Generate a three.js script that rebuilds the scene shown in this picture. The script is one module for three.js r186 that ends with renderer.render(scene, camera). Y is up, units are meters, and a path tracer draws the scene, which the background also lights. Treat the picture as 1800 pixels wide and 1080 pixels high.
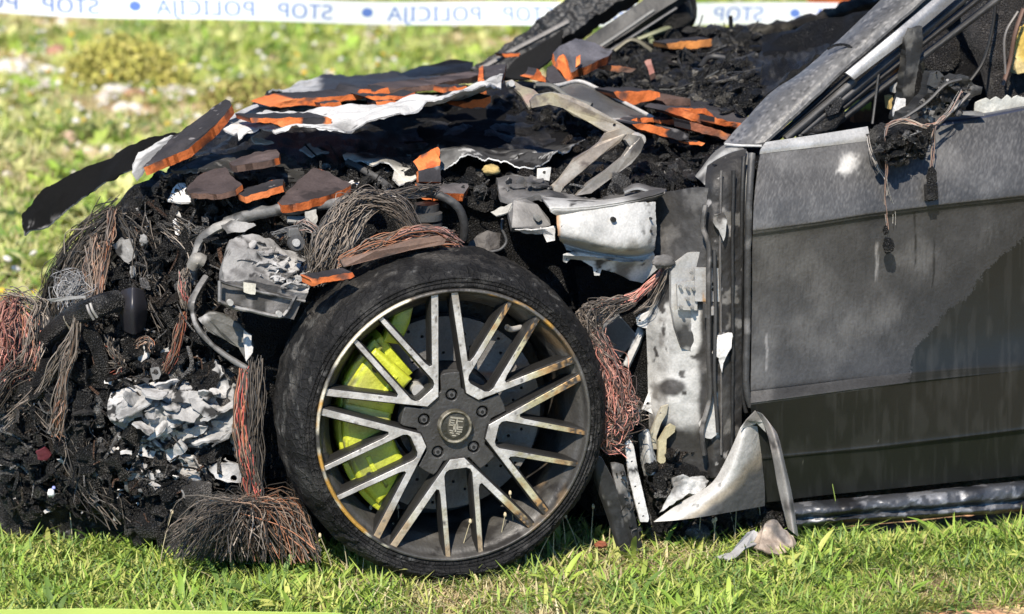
import * as THREE from 'three';
import { Sky } from 'three/addons/objects/Sky.js';
import { mergeGeometries, mergeVertices, toCreasedNormals } from 'three/addons/utils/BufferGeometryUtils.js';
import { RoundedBoxGeometry } from 'three/addons/geometries/RoundedBoxGeometry.js';

// ------------------------------------------------------------------ camera, sky, sun, exposure
const D2R = Math.PI / 180;
const YAW = 18 * D2R, PITCH = 12.6 * D2R, FPX = 4720;            // the lens: focal length in pixels of a 1800 x 1080 frame
const HUB = new THREE.Vector3(0, 0.317, -0.012);                  // centre of the front wheel; x runs along the car to its rear, z out of its side
const FWD = new THREE.Vector3(Math.sin(YAW) * Math.cos(PITCH), -Math.sin(PITCH), -Math.cos(YAW) * Math.cos(PITCH));
const RGT = new THREE.Vector3(Math.cos(YAW), 0, Math.sin(YAW));
const UPV = new THREE.Vector3().crossVectors(RGT, FWD);
const sight = (px, py) => FWD.clone().addScaledVector(RGT, (px - 900) / FPX).addScaledVector(UPV, (540 - py) / FPX);
const EYE = HUB.clone().addScaledVector(sight(800, 750), -5.4);
const scene = new THREE.Scene();
const camera = new THREE.PerspectiveCamera(2 * Math.atan(540 / FPX) / D2R, 1024 / 614, 0.1, 900);
camera.position.copy(EYE); camera.up.set(0, 1, 0); camera.lookAt(EYE.clone().add(FWD));
camera.focus = 5.45; camera.userData.fStop = 4;

const SUN_AZ = 14 * D2R, SUN_EL = 46 * D2R;                        // to the left of the viewer's back, high
const back = new THREE.Vector3(-Math.sin(YAW), 0, Math.cos(YAW)), left = RGT.clone().negate();
const SUN = back.multiplyScalar(Math.cos(SUN_AZ)).addScaledVector(left, Math.sin(SUN_AZ)).multiplyScalar(Math.cos(SUN_EL)).setY(Math.sin(SUN_EL));
const sky = new Sky(); sky.name = 'sky'; sky.scale.setScalar(800); sky.userData.kind = 'structure';
const su = sky.material.uniforms;
su.sunPosition.value.copy(SUN); su.turbidity.value = 3; su.rayleigh.value = 0.9; su.mieCoefficient.value = 0.004;
if (su.cloudCoverage) su.cloudCoverage.value = 0.15;
scene.add(sky);
scene.environmentIntensity = 0.13;
const sun = new THREE.DirectionalLight(0xfff3e2, 4.9);
sun.name = 'sun'; sun.position.copy(SUN).multiplyScalar(30); sun.castShadow = true; sun.shadow.radius = 1;
Object.assign(sun.shadow.camera, { left: -8, right: 8, top: 8, bottom: -8, near: 1, far: 80 }); sun.shadow.mapSize.set(4096, 4096);
scene.add(sun, sun.target);
const renderer = new THREE.WebGLRenderer({ antialias: true });
renderer.setSize(1024, 614); renderer.toneMapping = THREE.LinearToneMapping; renderer.toneMappingExposure = 1.85;
renderer.shadowMap.enabled = true; renderer.shadowMap.type = THREE.PCFSoftShadowMap;

// ------------------------------------------------------------------ random numbers and noise
function rng(a) { return () => { a |= 0; a = a + 0x6D2B79F5 | 0; let t = Math.imul(a ^ a >>> 15, 1 | a); t = t + Math.imul(t ^ t >>> 7, 61 | t) ^ t; return ((t ^ t >>> 14) >>> 0) / 4294967296; }; }
const hash = (x, y, z) => { let h = Math.imul(x, 374761393) ^ Math.imul(y, 668265263) ^ Math.imul(z, 1442695041); h = Math.imul(h ^ h >>> 13, 1274126177); return ((h ^ h >>> 16) >>> 0) / 4294967296; };
const sm = t => t * t * (3 - 2 * t), mix = (a, b, t) => a + (b - a) * t, clamp = (x, a = 0, b = 1) => Math.min(b, Math.max(a, x));
const step = (a, b, x) => sm(clamp((x - a) / (b - a)));
function n3(x, y, z, per = 0) {
  const X = Math.floor(x), Y = Math.floor(y), Z = Math.floor(z), u = sm(x - X), v = sm(y - Y), w = sm(z - Z);
  const m = per ? k => ((k % per) + per) % per : k => k, c = (i, j, k) => hash(m(X + i), m(Y + j), Z + k);
  return mix(mix(mix(c(0, 0, 0), c(1, 0, 0), u), mix(c(0, 1, 0), c(1, 1, 0), u), v), mix(mix(c(0, 0, 1), c(1, 0, 1), u), mix(c(0, 1, 1), c(1, 1, 1), u), v), w);
}
function fbm(x, y, z, oct = 4, per = 0) { let s = 0, a = 0.5, t = 0; for (let i = 0; i < oct; i++) { s += a * n3(x, y, z + i * 17.3, per); t += a; a *= 0.5; x *= 2; y *= 2; z *= 2; per *= 2; } return s / t; }
function worley(x, y, per, s) {                                    // distances to the two nearest points
  const X = Math.floor(x), Y = Math.floor(y); let a = 9, b = 9;
  for (let i = -1; i < 2; i++) for (let j = -1; j < 2; j++) {
    const cx = ((X + i) % per + per) % per, cy = ((Y + j) % per + per) % per;
    const d = Math.hypot(X + i + hash(cx, cy, s) - x, Y + j + hash(cx, cy, s + 7) - y);
    if (d < a) { b = a; a = d; } else if (d < b) b = d;
  }
  return [a, b];
}
function texture(size, fn, srgb) {
  const d = new Uint8Array(size * size * 4);
  for (let j = 0; j < size; j++) for (let i = 0; i < size; i++) { const c = fn(i / size, j / size), k = 4 * (j * size + i); for (let q = 0; q < 3; q++) d[k + q] = 255 * clamp(Array.isArray(c) ? c[q] : c); d[k + 3] = 255; }
  const t = new THREE.DataTexture(d, size, size); t.wrapS = t.wrapT = THREE.RepeatWrapping; t.magFilter = THREE.LinearFilter; t.minFilter = THREE.LinearMipmapLinearFilter; t.generateMipmaps = true;
  if (srgb) t.colorSpace = THREE.SRGBColorSpace; t.needsUpdate = true; return t;
}
const again = (t, r) => { const c = t.clone(); c.repeat.set(r, r); c.needsUpdate = true; return c; };
// uv are metres everywhere
const gritB = texture(512, (u, v) => fbm(u * 16, v * 16, 1, 5, 16));
const gritC = texture(512, (u, v) => { const a = fbm(u * 8, v * 8, 3, 5, 8), s = n3(u * 128, v * 128, 5, 128); return clamp(0.9 + 0.3 * (a - 0.5) + 0.1 * (s - 0.5)); }, true);
const crackB = texture(512, (u, v) => { const [a, b] = worley(u * 22 + 0.8 * fbm(u * 8, v * 8, 2, 3, 8), v * 22, 22, 3), [c, d] = worley(u * 64, v * 64, 64, 9); return clamp(0.75 * step(0, 0.28, b - a) + 0.25 * step(0, 0.3, d - c) - 0.4 * a * fbm(u * 32, v * 32, 8, 2, 32)); });
const charC = texture(512, (u, v) => { const a = fbm(u * 6, v * 6, 11, 6, 6), s = n3(u * 170, v * 170, 5, 170), p = fbm(u * 24, v * 24, 15, 4, 24); return clamp(0.72 + 0.8 * (a - 0.5) + 0.3 * (s - 0.5) * s + (p > 0.66 ? 0.2 : 0)); }, true);

// ------------------------------------------------------------------ materials
const std = (o, extra) => Object.assign(new THREE.MeshStandardMaterial(o), extra);
const g5 = again(gritB, 5), g2 = again(gritB, 2), g12 = again(gritB, 12), c3 = again(gritC, 3), k4 = again(crackB, 4), k8 = again(crackB, 8), h3 = again(charC, 3);
const M = {
  char: std({ vertexColors: true, map: h3, roughness: 0.46, bumpMap: k8, bumpScale: 0.01 }),
  soot: std({ vertexColors: true, map: c3, roughness: 0.6, metalness: 0.1, bumpMap: g5, bumpScale: 0.0018 }),
  metal: std({ vertexColors: true, map: c3, roughness: 0.42, metalness: 0.3, bumpMap: g5, bumpScale: 0.001 }),
  ash: std({ vertexColors: true, map: c3, roughness: 0.95, bumpMap: g5, bumpScale: 0.003 }),
  paint: new THREE.MeshPhysicalMaterial({ vertexColors: true, roughness: 0.36, specularIntensity: 0.6, bumpMap: g2, bumpScale: 0.0006 }),
  black: new THREE.MeshPhysicalMaterial({ vertexColors: true, map: c3, roughness: 0.9, specularIntensity: 0.25, bumpMap: g5, bumpScale: 0.002 }),
  primer: std({ vertexColors: true, map: again(gritC, 2), roughness: 0.5, metalness: 0.15, bumpMap: g12, bumpScale: 0.0006 }),
  tile: new THREE.MeshPhysicalMaterial({ vertexColors: true, map: c3, roughness: 0.85, specularIntensity: 0.45, bumpMap: g12, bumpScale: 0.0012 }),
  wire: std({ vertexColors: true, roughness: 0.55, metalness: 0.25 }),
  rubber: new THREE.MeshPhysicalMaterial({ vertexColors: true, map: again(charC, 2), roughness: 0.75, specularIntensity: 0.5, bumpMap: again(crackB, 3), bumpScale: 0.0022 }),
  alloy: std({ vertexColors: true, map: again(gritC, 4), roughness: 0.42, metalness: 0.45, bumpMap: g12, bumpScale: 0.0008 }),
  rim: std({ vertexColors: true, map: again(gritC, 4), roughness: 0.5, metalness: 0.3, bumpMap: g12, bumpScale: 0.0012 }),
  caliper: std({ vertexColors: true, map: again(gritC, 5), roughness: 0.42, bumpMap: g12, bumpScale: 0.001 }),
};

// ------------------------------------------------------------------ geometry helpers
const U = (px, py, w) => { const d = sight(px, py); return EYE.clone().addScaledVector(d, (-w - EYE.z) / d.z); };   // a point of the photograph's frame on the plane w metres in from the car's side
const onH = (px, py, h) => { const d = sight(px, py); return EYE.clone().addScaledVector(d, (h - EYE.y) / d.y); };   // the same on a level h
function boxUV(g) {                                                  // uv in metres, by the face's main direction
  const p = g.attributes.position, n = p.count, uv = new Float32Array(n * 2), a = new THREE.Vector3(), b = new THREE.Vector3(), c = new THREE.Vector3();
  for (let i = 0; i < n; i += 3) {
    a.fromBufferAttribute(p, i); b.fromBufferAttribute(p, i + 1); c.fromBufferAttribute(p, i + 2);
    const N = b.clone().sub(a).cross(c.clone().sub(a)), x = Math.abs(N.x), y = Math.abs(N.y), z = Math.abs(N.z);
    [a, b, c].forEach((v, k) => { uv[2 * (i + k)] = x > y && x > z ? v.z : v.x; uv[2 * (i + k) + 1] = y > x && y >= z ? v.z : v.y; });
  }
  g.setAttribute('uv', new THREE.BufferAttribute(uv, 2)); return g;
}
function colour(g, fn) {                                             // own colours of the thing, by place and noise
  const p = g.attributes.position, nn = g.attributes.normal, q = g.attributes.ref, out = new Float32Array(p.count * 3);
  for (let i = 0; i < p.count; i++) { const c = fn(p.getX(i), p.getY(i), p.getZ(i), nn.getX(i), nn.getY(i), nn.getZ(i), q ? q.getX(i) : 0, q ? q.getY(i) : 0, q ? q.getZ(i) : 0); out.set(c, 3 * i); }
  g.setAttribute('color', new THREE.BufferAttribute(out, 3)); return g;
}
function ready(g, col, crease) {
  const fn = typeof col === 'function' ? col : () => col;
  if (crease === undefined && g.index) colour(g, fn);
  g = crease !== undefined ? toCreasedNormals(g, crease) : g.index ? g.toNonIndexed() : g;
  boxUV(g); if (!g.attributes.color) colour(g, fn); g.deleteAttribute('ref'); return g;
}
const lerp3 = (a, b, t) => [mix(a[0], b[0], t), mix(a[1], b[1], t), mix(a[2], b[2], t)];
function pat(c0, ...layers) {                                        // layers: [colour, frequency, threshold, edge width]
  return (x, y, z) => { let c = c0; layers.forEach(([k, f, t, e], i) => { c = lerp3(c, k, step(t, t + e, fbm(x * f + i * 9.1, y * f + 3.3 * i, z * f, 4))); }); return c; };
}
function solid(V, R, T, o) {                                         // gives a sheet of triangles its thickness, dents and colours
  const { t = 0.003, amp = 0, freq = 14, seed = 1, col = [0.1, 0.1, 0.1], edge, crease = 0.7, dir } = o;
  const N = new THREE.Vector3(), e1 = new THREE.Vector3(), e2 = new THREE.Vector3(), mid = new THREE.Vector3();
  for (const [a, b, c] of T) N.add(e1.subVectors(V[b], V[a]).cross(e2.subVectors(V[c], V[a])).clone());
  V.forEach(v => mid.addScaledVector(v, 1 / V.length)); N.normalize();
  if (N.dot(e1.subVectors(EYE, mid)) < 0) { N.negate(); T = T.map(([a, b, c]) => [a, c, b]); }
  if (dir) N.copy(dir).normalize();
  V.forEach(v => v.addScaledVector(N, amp * 2 * (fbm(v.x * freq + seed, v.y * freq, v.z * freq, 4) - 0.5)));
  const n = V.length, pos = [], ref = [], idx = [], ends = new Map();
  V.forEach((v, i) => { pos.push(v.x, v.y, v.z); ref.push(R[i][0], R[i][1], 0); });
  V.forEach((v, i) => { pos.push(v.x - N.x * t, v.y - N.y * t, v.z - N.z * t); ref.push(R[i][0], R[i][1], 1); });
  for (const [a, b, c] of T) { idx.push(a, b, c, n + a, n + c, n + b); for (const [p, q] of [[a, b], [b, c], [c, a]]) { const k = p < q ? p * n + q : q * n + p; ends.set(k, ends.has(k) ? null : [p, q]); } }
  for (const e of ends.values()) if (e) {
    const [p, q] = e, k = pos.length / 3;
    for (const i of [p, q, n + q, n + p]) { pos.push(pos[3 * i], pos[3 * i + 1], pos[3 * i + 2]); ref.push(ref[3 * i], ref[3 * i + 1], 2); }
    idx.push(k, k + 2, k + 1, k, k + 3, k + 2);
  }
  const g = new THREE.BufferGeometry();
  g.setAttribute('position', new THREE.Float32BufferAttribute(pos, 3)); g.setAttribute('ref', new THREE.Float32BufferAttribute(ref, 3)); g.setIndex(idx);
  g.computeVertexNormals();
  const f = typeof col === 'function' ? col : () => col, ef = edge ? (typeof edge === 'function' ? edge : () => edge) : f;
  return ready(g, (x, y, z, nx, ny, nz, px, py, k) => (k > 1.5 ? ef : f)(x, y, z, px, py, k));
}
function refine(V, R, T, L) {
  for (let pass = 0; pass < 14; pass++) {
    const mids = new Map(), out = []; let cut = false;
    const half = (a, b) => { const k = a < b ? a * 1e6 + b : b * 1e6 + a; if (!mids.has(k)) { V.push(V[a].clone().lerp(V[b], 0.5)); R.push([(R[a][0] + R[b][0]) / 2, (R[a][1] + R[b][1]) / 2]); mids.set(k, V.length - 1); } return mids.get(k); };
    for (const [a, b, c] of T) {
      const ab = V[a].distanceTo(V[b]), bc = V[b].distanceTo(V[c]), ca = V[c].distanceTo(V[a]), m = Math.max(ab, bc, ca);
      if (m <= L) { out.push([a, b, c]); continue; }
      cut = true;
      if (m === ab) { const h = half(a, b); out.push([a, h, c], [h, b, c]); } else if (m === bc) { const h = half(b, c); out.push([b, h, a], [h, c, a]); } else { const h = half(c, a); out.push([c, h, b], [h, a, b]); }
    }
    T = out; if (!cut) break;
  }
  return T;
}
function ragged(poly, r, seed) {                                     // a torn outline
  if (!r) return poly;
  const q = rng(seed * 7 + 3), out = [];
  poly.forEach((a, i) => { const b = poly[(i + 1) % poly.length], d = Math.hypot(b[0] - a[0], b[1] - a[1]), n = Math.max(1, Math.round(d / 7)); for (let k = 0; k < n; k++) { const t = k / n, j = k ? r : r * 0.4; out.push([mix(a[0], b[0], t) + (q() - 0.5) * 2 * j, mix(a[1], b[1], t) + (q() - 0.5) * 2 * j, mix(a[2], b[2], t)]); } });
  return out;
}
// a plate from an outline of [px, py, depth]; holes as discs [px, py, radius px]
function plate(poly, o = {}) {
  const { L = 0.025, rag = 0, seed = 1, w = 0, holes = [] } = o;
  const full = ragged(poly.map(p => [p[0], p[1], p[2] ?? w]), rag, seed);
  const contour = full.map(p => new THREE.Vector2(p[0], -p[1]));
  const H = holes.map(([x, y, r]) => Array.from({ length: 10 }, (_, i) => { const a = i / 10 * 6.2832; return [x + r * Math.cos(a), y + r * Math.sin(a)]; }));
  let T = THREE.ShapeUtils.triangulateShape(contour, H.map(h => h.map(p => new THREE.Vector2(p[0], -p[1]))));
  const P2 = full.concat(...H.map(h => h.map(([x, y]) => { let s = 0, t = 0; full.forEach(p => { const k = 1 / (4 + (p[0] - x) ** 2 + (p[1] - y) ** 2); s += k * p[2]; t += k; }); return [x, y, s / t]; })));
  T = T.map(([a, b, c]) => ((P2[b][0] - P2[a][0]) * (P2[c][1] - P2[a][1]) - (P2[c][0] - P2[a][0]) * (P2[b][1] - P2[a][1])) > 0 ? [a, c, b] : [a, b, c]);
  const V = P2.map(p => U(...p)), R = P2.map(p => [p[0], p[1]]);
  T = refine(V, R, T, L);
  return solid(V, R, T, o);
}
const cat = (p0, p1, p2, p3, t) => 0.5 * (2 * p1 + (p2 - p0) * t + (2 * p0 - 5 * p1 + 4 * p2 - p3) * t * t + (3 * p1 - p0 - 3 * p2 + p3) * t * t * t);
function dense(line, n, soft = true) {
  const out = [];
  for (let i = 0; i < line.length - 1; i++) for (let k = 0; k < n; k++) { const t = k / n, a = line[Math.max(0, i - 1)], b = line[i], c = line[i + 1], d = line[Math.min(line.length - 1, i + 2)]; out.push(b.map((_, q) => soft ? cat(a[q], b[q], c[q], d[q], t) : mix(b[q], c[q], t))); }
  out.push(line[line.length - 1]); return out;
}
function loftGrid(rows, o) { const { nu = 4, nv = 4, soft = true } = o; const a = rows.map(r => dense(r, nu)); const cols = a[0].map((_, i) => dense(a.map(r => r[i]), nv, soft)); return cols[0].map((_, j) => cols.map(c => c[j])); }
// a sheet through rows of [px, py, depth]
function loft(rows, o = {}) {
  const G = loftGrid(rows, o), m = G[0].length, V = [], R = [], T = [];
  if (o.rag) { const q = rng(31 + Math.round(rows[0][0][0])); G.forEach((r, j) => r.forEach((p, i) => { const e = Math.min(i, j, m - 1 - i, G.length - 1 - j); if (e < 3) { const k = o.rag * [1, 0.6, 0.25][e]; p[0] += k * 2 * (fbm(i * 0.2, j * 0.2, 3, 4) - 0.5) + (e ? 0 : k * 0.3 * (q() - 0.5)); p[1] += k * 3.2 * (fbm(i * 0.17, j * 0.17, 9, 4) - 0.5) + (e ? 0 : k * 0.4 * (q() - 0.5)); } })); }
  G.forEach(r => r.forEach(p => { V.push(U(...p)); R.push([p[0], p[1]]); }));
  for (let j = 0; j < G.length - 1; j++) for (let i = 0; i < m - 1; i++) { const a = j * m + i;
    if (o.keep) {                                                    // a cell on the border of what is kept is cut finer
      const c4 = [G[j][i], G[j][i + 1], G[j + 1][i], G[j + 1][i + 1]], k = c4.map(o.keep);
      if (!k.some(v => v)) continue;
      if (!k.every(v => v)) {
        const S = 7, v4 = [V[a], V[a + 1], V[a + m], V[a + m + 1]], bl = (q, f, e) => q[0].map ? q[0].map((_, d) => mix(mix(q[0][d], q[1][d], f), mix(q[2][d], q[3][d], f), e)) : 0, o0 = V.length;
        for (let y = 0; y <= S; y++) for (let x = 0; x <= S; x++) { V.push(v4[0].clone().lerp(v4[1], x / S).lerp(v4[2].clone().lerp(v4[3], x / S), y / S)); R.push(bl(c4, x / S, y / S)); }
        for (let y = 0; y < S; y++) for (let x = 0; x < S; x++) if (o.keep(bl(c4, (x + 0.5) / S, (y + 0.5) / S))) { const b = o0 + y * (S + 1) + x; T.push([b, b + S + 1, b + 1], [b + 1, b + S + 1, b + S + 2]); }
        continue;
      }
    }
    T.push([a, a + m, a + 1], [a + 1, a + m, a + m + 1]); }
  return solid(V, R, T, o);
}
function tubeV(pts, r, o = {}) {                                     // r: radius, or a function of 0..1
  const { seg = Math.max(6, pts.length * 5), rad = 7, col = [0.03, 0.03, 0.03], lump = 0, seed = 0 } = o;
  const g = new THREE.TubeGeometry(new THREE.CatmullRomCurve3(pts), seg, 1, rad, false), p = g.attributes.position, c = g.parameters.path;
  const fn = typeof r === 'function' ? r : () => r, centre = new THREE.Vector3(), v = new THREE.Vector3();
  for (let i = 0; i <= seg; i++) { c.getPointAt(i / seg, centre); for (let k = 0; k <= rad; k++) { const q = i * (rad + 1) + k; v.fromBufferAttribute(p, q).sub(centre); const f = 1 + lump * 2 * (n3((centre.x + v.x * 0.02) * 60 + seed, (centre.y + v.y * 0.02) * 60, (centre.z + v.z * 0.02) * 60) - 0.5); p.setXYZ(q, centre.x + v.x * fn(i / seg) * f, centre.y + v.y * fn(i / seg) * f, centre.z + v.z * fn(i / seg) * f); } }
  g.computeVertexNormals(); g.deleteAttribute('uv'); return ready(g, col);
}
const tube = (pts, r, o) => tubeV(pts.map(p => U(...p)), r, o);
function bundle(path, n, spread, r, cols, seed = 1, o = {}) {        // many fine wires along one way; spread in metres, a number or one per point
  n = Math.round(n * 1.9); r *= 0.52; const q = rng(seed * 101 + 7), out = [], base = path.map(p => U(...p));
  for (let i = 0; i < n; i++) {
    const off = new THREE.Vector3(q() - 0.5, q() - 0.5, q() - 0.5), a = o.cutA ? q() * o.cutA : 0, b = o.cutB ? 1 - q() * o.cutB : 1;
    const c0 = new THREE.CatmullRomCurve3(base), m2 = base.length * 2 - 1, wd = o.wild ?? 0.95;
    let pts = Array.from({ length: m2 }, (_, k) => { const sp = Array.isArray(spread) ? mix(spread[Math.floor(k / 2)], spread[Math.min(spread.length - 1, Math.ceil(k / 2))], 0.5 * (k % 2)) : spread; return c0.getPoint(k / (m2 - 1)).addScaledVector(off, 2 * sp).add(new THREE.Vector3(q() - 0.5, q() - 0.5, q() - 0.5).multiplyScalar(wd * sp * (q() < 0.2 ? 1.7 : 0.7))); });
    if (q() < 0.45) { const cut = Math.floor(q() * m2 * 0.4); pts = q() < 0.5 ? pts.slice(cut) : pts.slice(0, m2 - cut); if (pts.length < 3) continue; }
    if (a > 0 || b < 1) { const c = new THREE.CatmullRomCurve3(pts), m = pts.length + 1; pts = Array.from({ length: m }, (_, k) => c.getPoint(mix(a, b, k / (m - 1)))); }
    const k = cols[Math.floor(q() * cols.length)], s = 0.7 + 0.6 * q();
    out.push(tubeV(pts, r * (0.7 + 0.6 * q()), { seg: (pts.length - 1) * 3, rad: 4, col: [k[0] * s, k[1] * s, k[2] * s] }));
  }
  return mergeGeometries(out);
}
function blobV(P, s, o = {}) {
  const { detail = 2, amp = 0.3, freq = 2, seed = 1, col = [0.03, 0.03, 0.03], rot, crease } = o;
  let g = new THREE.IcosahedronGeometry(1, detail); g.deleteAttribute('uv'); g.deleteAttribute('normal'); g = mergeVertices(g);
  const p = g.attributes.position, v = new THREE.Vector3();
  for (let i = 0; i < p.count; i++) { v.fromBufferAttribute(p, i); v.multiplyScalar(1 + amp * 2 * (fbm(v.x * freq + seed * 3.7, v.y * freq + seed, v.z * freq, 3) - 0.5)); p.setXYZ(i, v.x * s[0], v.y * s[1], v.z * s[2]); }
  if (rot) g.applyMatrix4(new THREE.Matrix4().makeRotationFromEuler(new THREE.Euler(...rot)));
  g.translate(P.x, P.y, P.z); g.computeVertexNormals(); return ready(g, col, crease);
}
const blob = (p, s, o) => blobV(U(...p), s, o);
function boxV(P, s, o = {}) { const g = new RoundedBoxGeometry(s[0], s[1], s[2], 2, o.r ?? Math.min(...s) * 0.15); g.deleteAttribute('uv'); if (o.rot) g.applyMatrix4(new THREE.Matrix4().makeRotationFromEuler(new THREE.Euler(...o.rot))); g.translate(P.x, P.y, P.z); return ready(g, o.col ?? [0.1, 0.1, 0.1]); }
const box = (p, s, o) => boxV(U(...p), s, o);
function cylV(P, r, len, dir, o = {}) { const g = new THREE.CylinderGeometry(r, o.r2 ?? r, len, o.n ?? 20); g.deleteAttribute('uv'); g.applyQuaternion(new THREE.Quaternion().setFromUnitVectors(new THREE.Vector3(0, 1, 0), new THREE.Vector3(...dir).normalize())); g.translate(P.x, P.y, P.z); return ready(g, o.col ?? [0.1, 0.1, 0.1]); }
const cyl = (p, r, len, dir, o) => cylV(U(...p), r, len, dir, o);
function inside(poly, x, y) { let k = false; for (let i = 0, j = poly.length - 1; i < poly.length; j = i++) if ((poly[i][1] > y) !== (poly[j][1] > y) && x < (poly[j][0] - poly[i][0]) * (y - poly[i][1]) / (poly[j][1] - poly[i][1]) + poly[i][0]) k = !k; return k; }
// loose charred bits lying within an outline; depth(px, py) says how far in
function rubble(poly, depth, n, size, seed, cols, o = {}) {
  const q = rng(seed * 31 + 5), out = [], xs = poly.map(p => p[0]), ys = poly.map(p => p[1]), x0 = Math.min(...xs), x1 = Math.max(...xs), y0 = Math.min(...ys), y1 = Math.max(...ys);
  for (let i = 0, tries = 0; i < n && tries < n * 20; tries++) {
    const x = mix(x0, x1, q()), y = mix(y0, y1, q()); if (!inside(poly, x, y)) continue; i++;
    const P = U(x, y, depth(x, y) + (q() - 0.5) * (o.jit ?? 0.04)), s = mix(size[0], size[1], q() ** 2.2), k = cols[Math.floor(q() ** (o.bias ?? 1) * cols.length)], f = 0.6 + 0.8 * q(), c = [k[0] * f, k[1] * f, k[2] * f], rot = [q() * 6, q() * 6, q() * 6], kind = o.only ? { blob: 0.2, shard: 0.6, strand: 1 }[o.only] : q();
    if (kind < 0.5) out.push(blobV(P, [s * (0.5 + q()), s * (0.4 + 0.6 * q()), s * (0.5 + q())], { detail: 1, amp: 0.75, freq: 1.7, seed: i + seed * 13, col: c, rot, crease: 0.5 }));
    else if (kind < 0.78) { const g = new THREE.BoxGeometry(s * (1 + 1.6 * q()), s * 0.18, s * (0.5 + q()), 2, 1, 2); g.deleteAttribute('uv'); const p = g.attributes.position; for (let v = 0; v < p.count; v++) { const a = n3(p.getX(v) / s * 2 + i, p.getZ(v) / s * 2, seed) - 0.5; p.setXYZ(v, p.getX(v) + s * 0.5 * a, p.getY(v) + s * 0.9 * a, p.getZ(v) + s * 0.6 * (n3(p.getX(v) / s * 2 + i, 3, p.getZ(v) / s * 2) - 0.5)); } g.computeVertexNormals(); g.applyMatrix4(new THREE.Matrix4().makeRotationFromEuler(new THREE.Euler(...rot)).setPosition(P)); out.push(ready(g, c)); }
    else { const d = new THREE.Vector3(q() - 0.5, q() - 0.7, q() - 0.5).multiplyScalar(s * 4), e = new THREE.Vector3(q() - 0.5, q() - 0.5, q() - 0.5).multiplyScalar(s * 2.4); out.push(tubeV([P.clone().sub(d), P.clone().add(e), P.clone().add(d)], s * (0.08 + 0.22 * q() ** 2), { seg: 8, rad: 5, col: c, lump: 0.4, seed: i })); }
  }
  return mergeGeometries(out);
}

// thin curled flakes lying over a surface
function flakes(poly, depth, n, rx, ry, seed, col, o = {}) {
  const q = rng(seed * 57 + 11), out = [], xs = poly.map(p => p[0]), ys = poly.map(p => p[1]), x0 = Math.min(...xs), x1 = Math.max(...xs), y0 = Math.min(...ys), y1 = Math.max(...ys);
  for (let i = 0, t = 0; i < n && t < n * 30; t++) {
    const x = mix(x0, x1, q()), y = mix(y0, y1, q()); if (!inside(poly, x, y)) continue; i++;
    const a = mix(...rx, q() ** 1.6), b = mix(...ry, q()), w = depth(x, y) - (o.lift ?? 0.02) * (0.5 + q()), tx = (q() - 0.5) * 0.03, ty = (q() - 0.3) * (o.tilt ?? 0.05), turn = (q() - 0.5) * (o.turn ?? 0.5), k = 9;
    out.push(plate(Array.from({ length: k }, (_, j) => { const e = j / k * 6.283, r = 0.65 + 0.6 * q(), c = Math.cos(e) * a * r, s = Math.sin(e) * b * r; return [x + c * Math.cos(turn) - s * Math.sin(turn), y + c * Math.sin(turn) + s * Math.cos(turn), w + tx * Math.cos(e) + ty * -Math.sin(e)]; }), { t: 0.002 + 0.003 * q(), rag: o.rag ?? 1.2, L: 0.009, amp: 0.012, freq: 26, seed: i + seed, col, edge: o.edge }));
  }
  return mergeGeometries(out);
}
// ------------------------------------------------------------------ objects
const counts = {};
function numbered(name) { const k = counts[name] = (counts[name] ?? -1) + 1; return k ? `${name}_${String(k).padStart(3, '0')}` : name; }
function tag(o, label, category, group, kind) { Object.assign(o.userData, label && { label }, category && { category }, group && { group }, kind && { kind }); return o; }
function thing(name, label, category, group, P = [0, 0, 0]) { const o = new THREE.Group(); o.name = numbered(name); o.position.set(...P); scene.add(o); return tag(o, label, category, group, 'thing'); }
const shade = m => { m.castShadow = m.receiveShadow = true; return m; };
const APART = new Set('ash_flake bracket shield_plate molten_metal foam_view_lump hose bonnet_sheet hinge_pivot spring_strut bolt caliper_bolt trim_strip hose_clamp hanging_strip heat_shield metal_flap windscreen_pillar window_frame bonnet_edge coolant_pipe latch_arm hinge_pin headrest windscreen_cowl seat_belt reflector gearbox inner_wing wing_bracket sensor cross_rail cable_channel door_edge window_corner'.split(' '));
function part(name, geos, mat, parent, extra) {
  if (Array.isArray(geos) && geos.length > 1 && APART.has(name) && !extra?.kind) return geos.map((g, i) => part(name, g, mat, parent, i ? undefined : extra))[0];                      // geometry in the parent's axes
  const m = shade(new THREE.Mesh(Array.isArray(geos) ? mergeGeometries(geos) : geos, mat)); m.name = name; if (extra) Object.assign(m.userData, extra); parent.add(m); return m;
}
function single(name, geos, mat, label, category, group) {           // a thing of one mesh, its origin at its base
  const g = Array.isArray(geos) ? mergeGeometries(geos) : geos; g.computeBoundingBox(); const c = g.boundingBox.getCenter(new THREE.Vector3()); c.y = g.boundingBox.min.y; g.translate(-c.x, -c.y, -c.z);
  const m = shade(new THREE.Mesh(g, mat)); m.name = numbered(name); m.position.copy(c); scene.add(m); return tag(m, label, category, group, 'thing');
}
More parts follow.
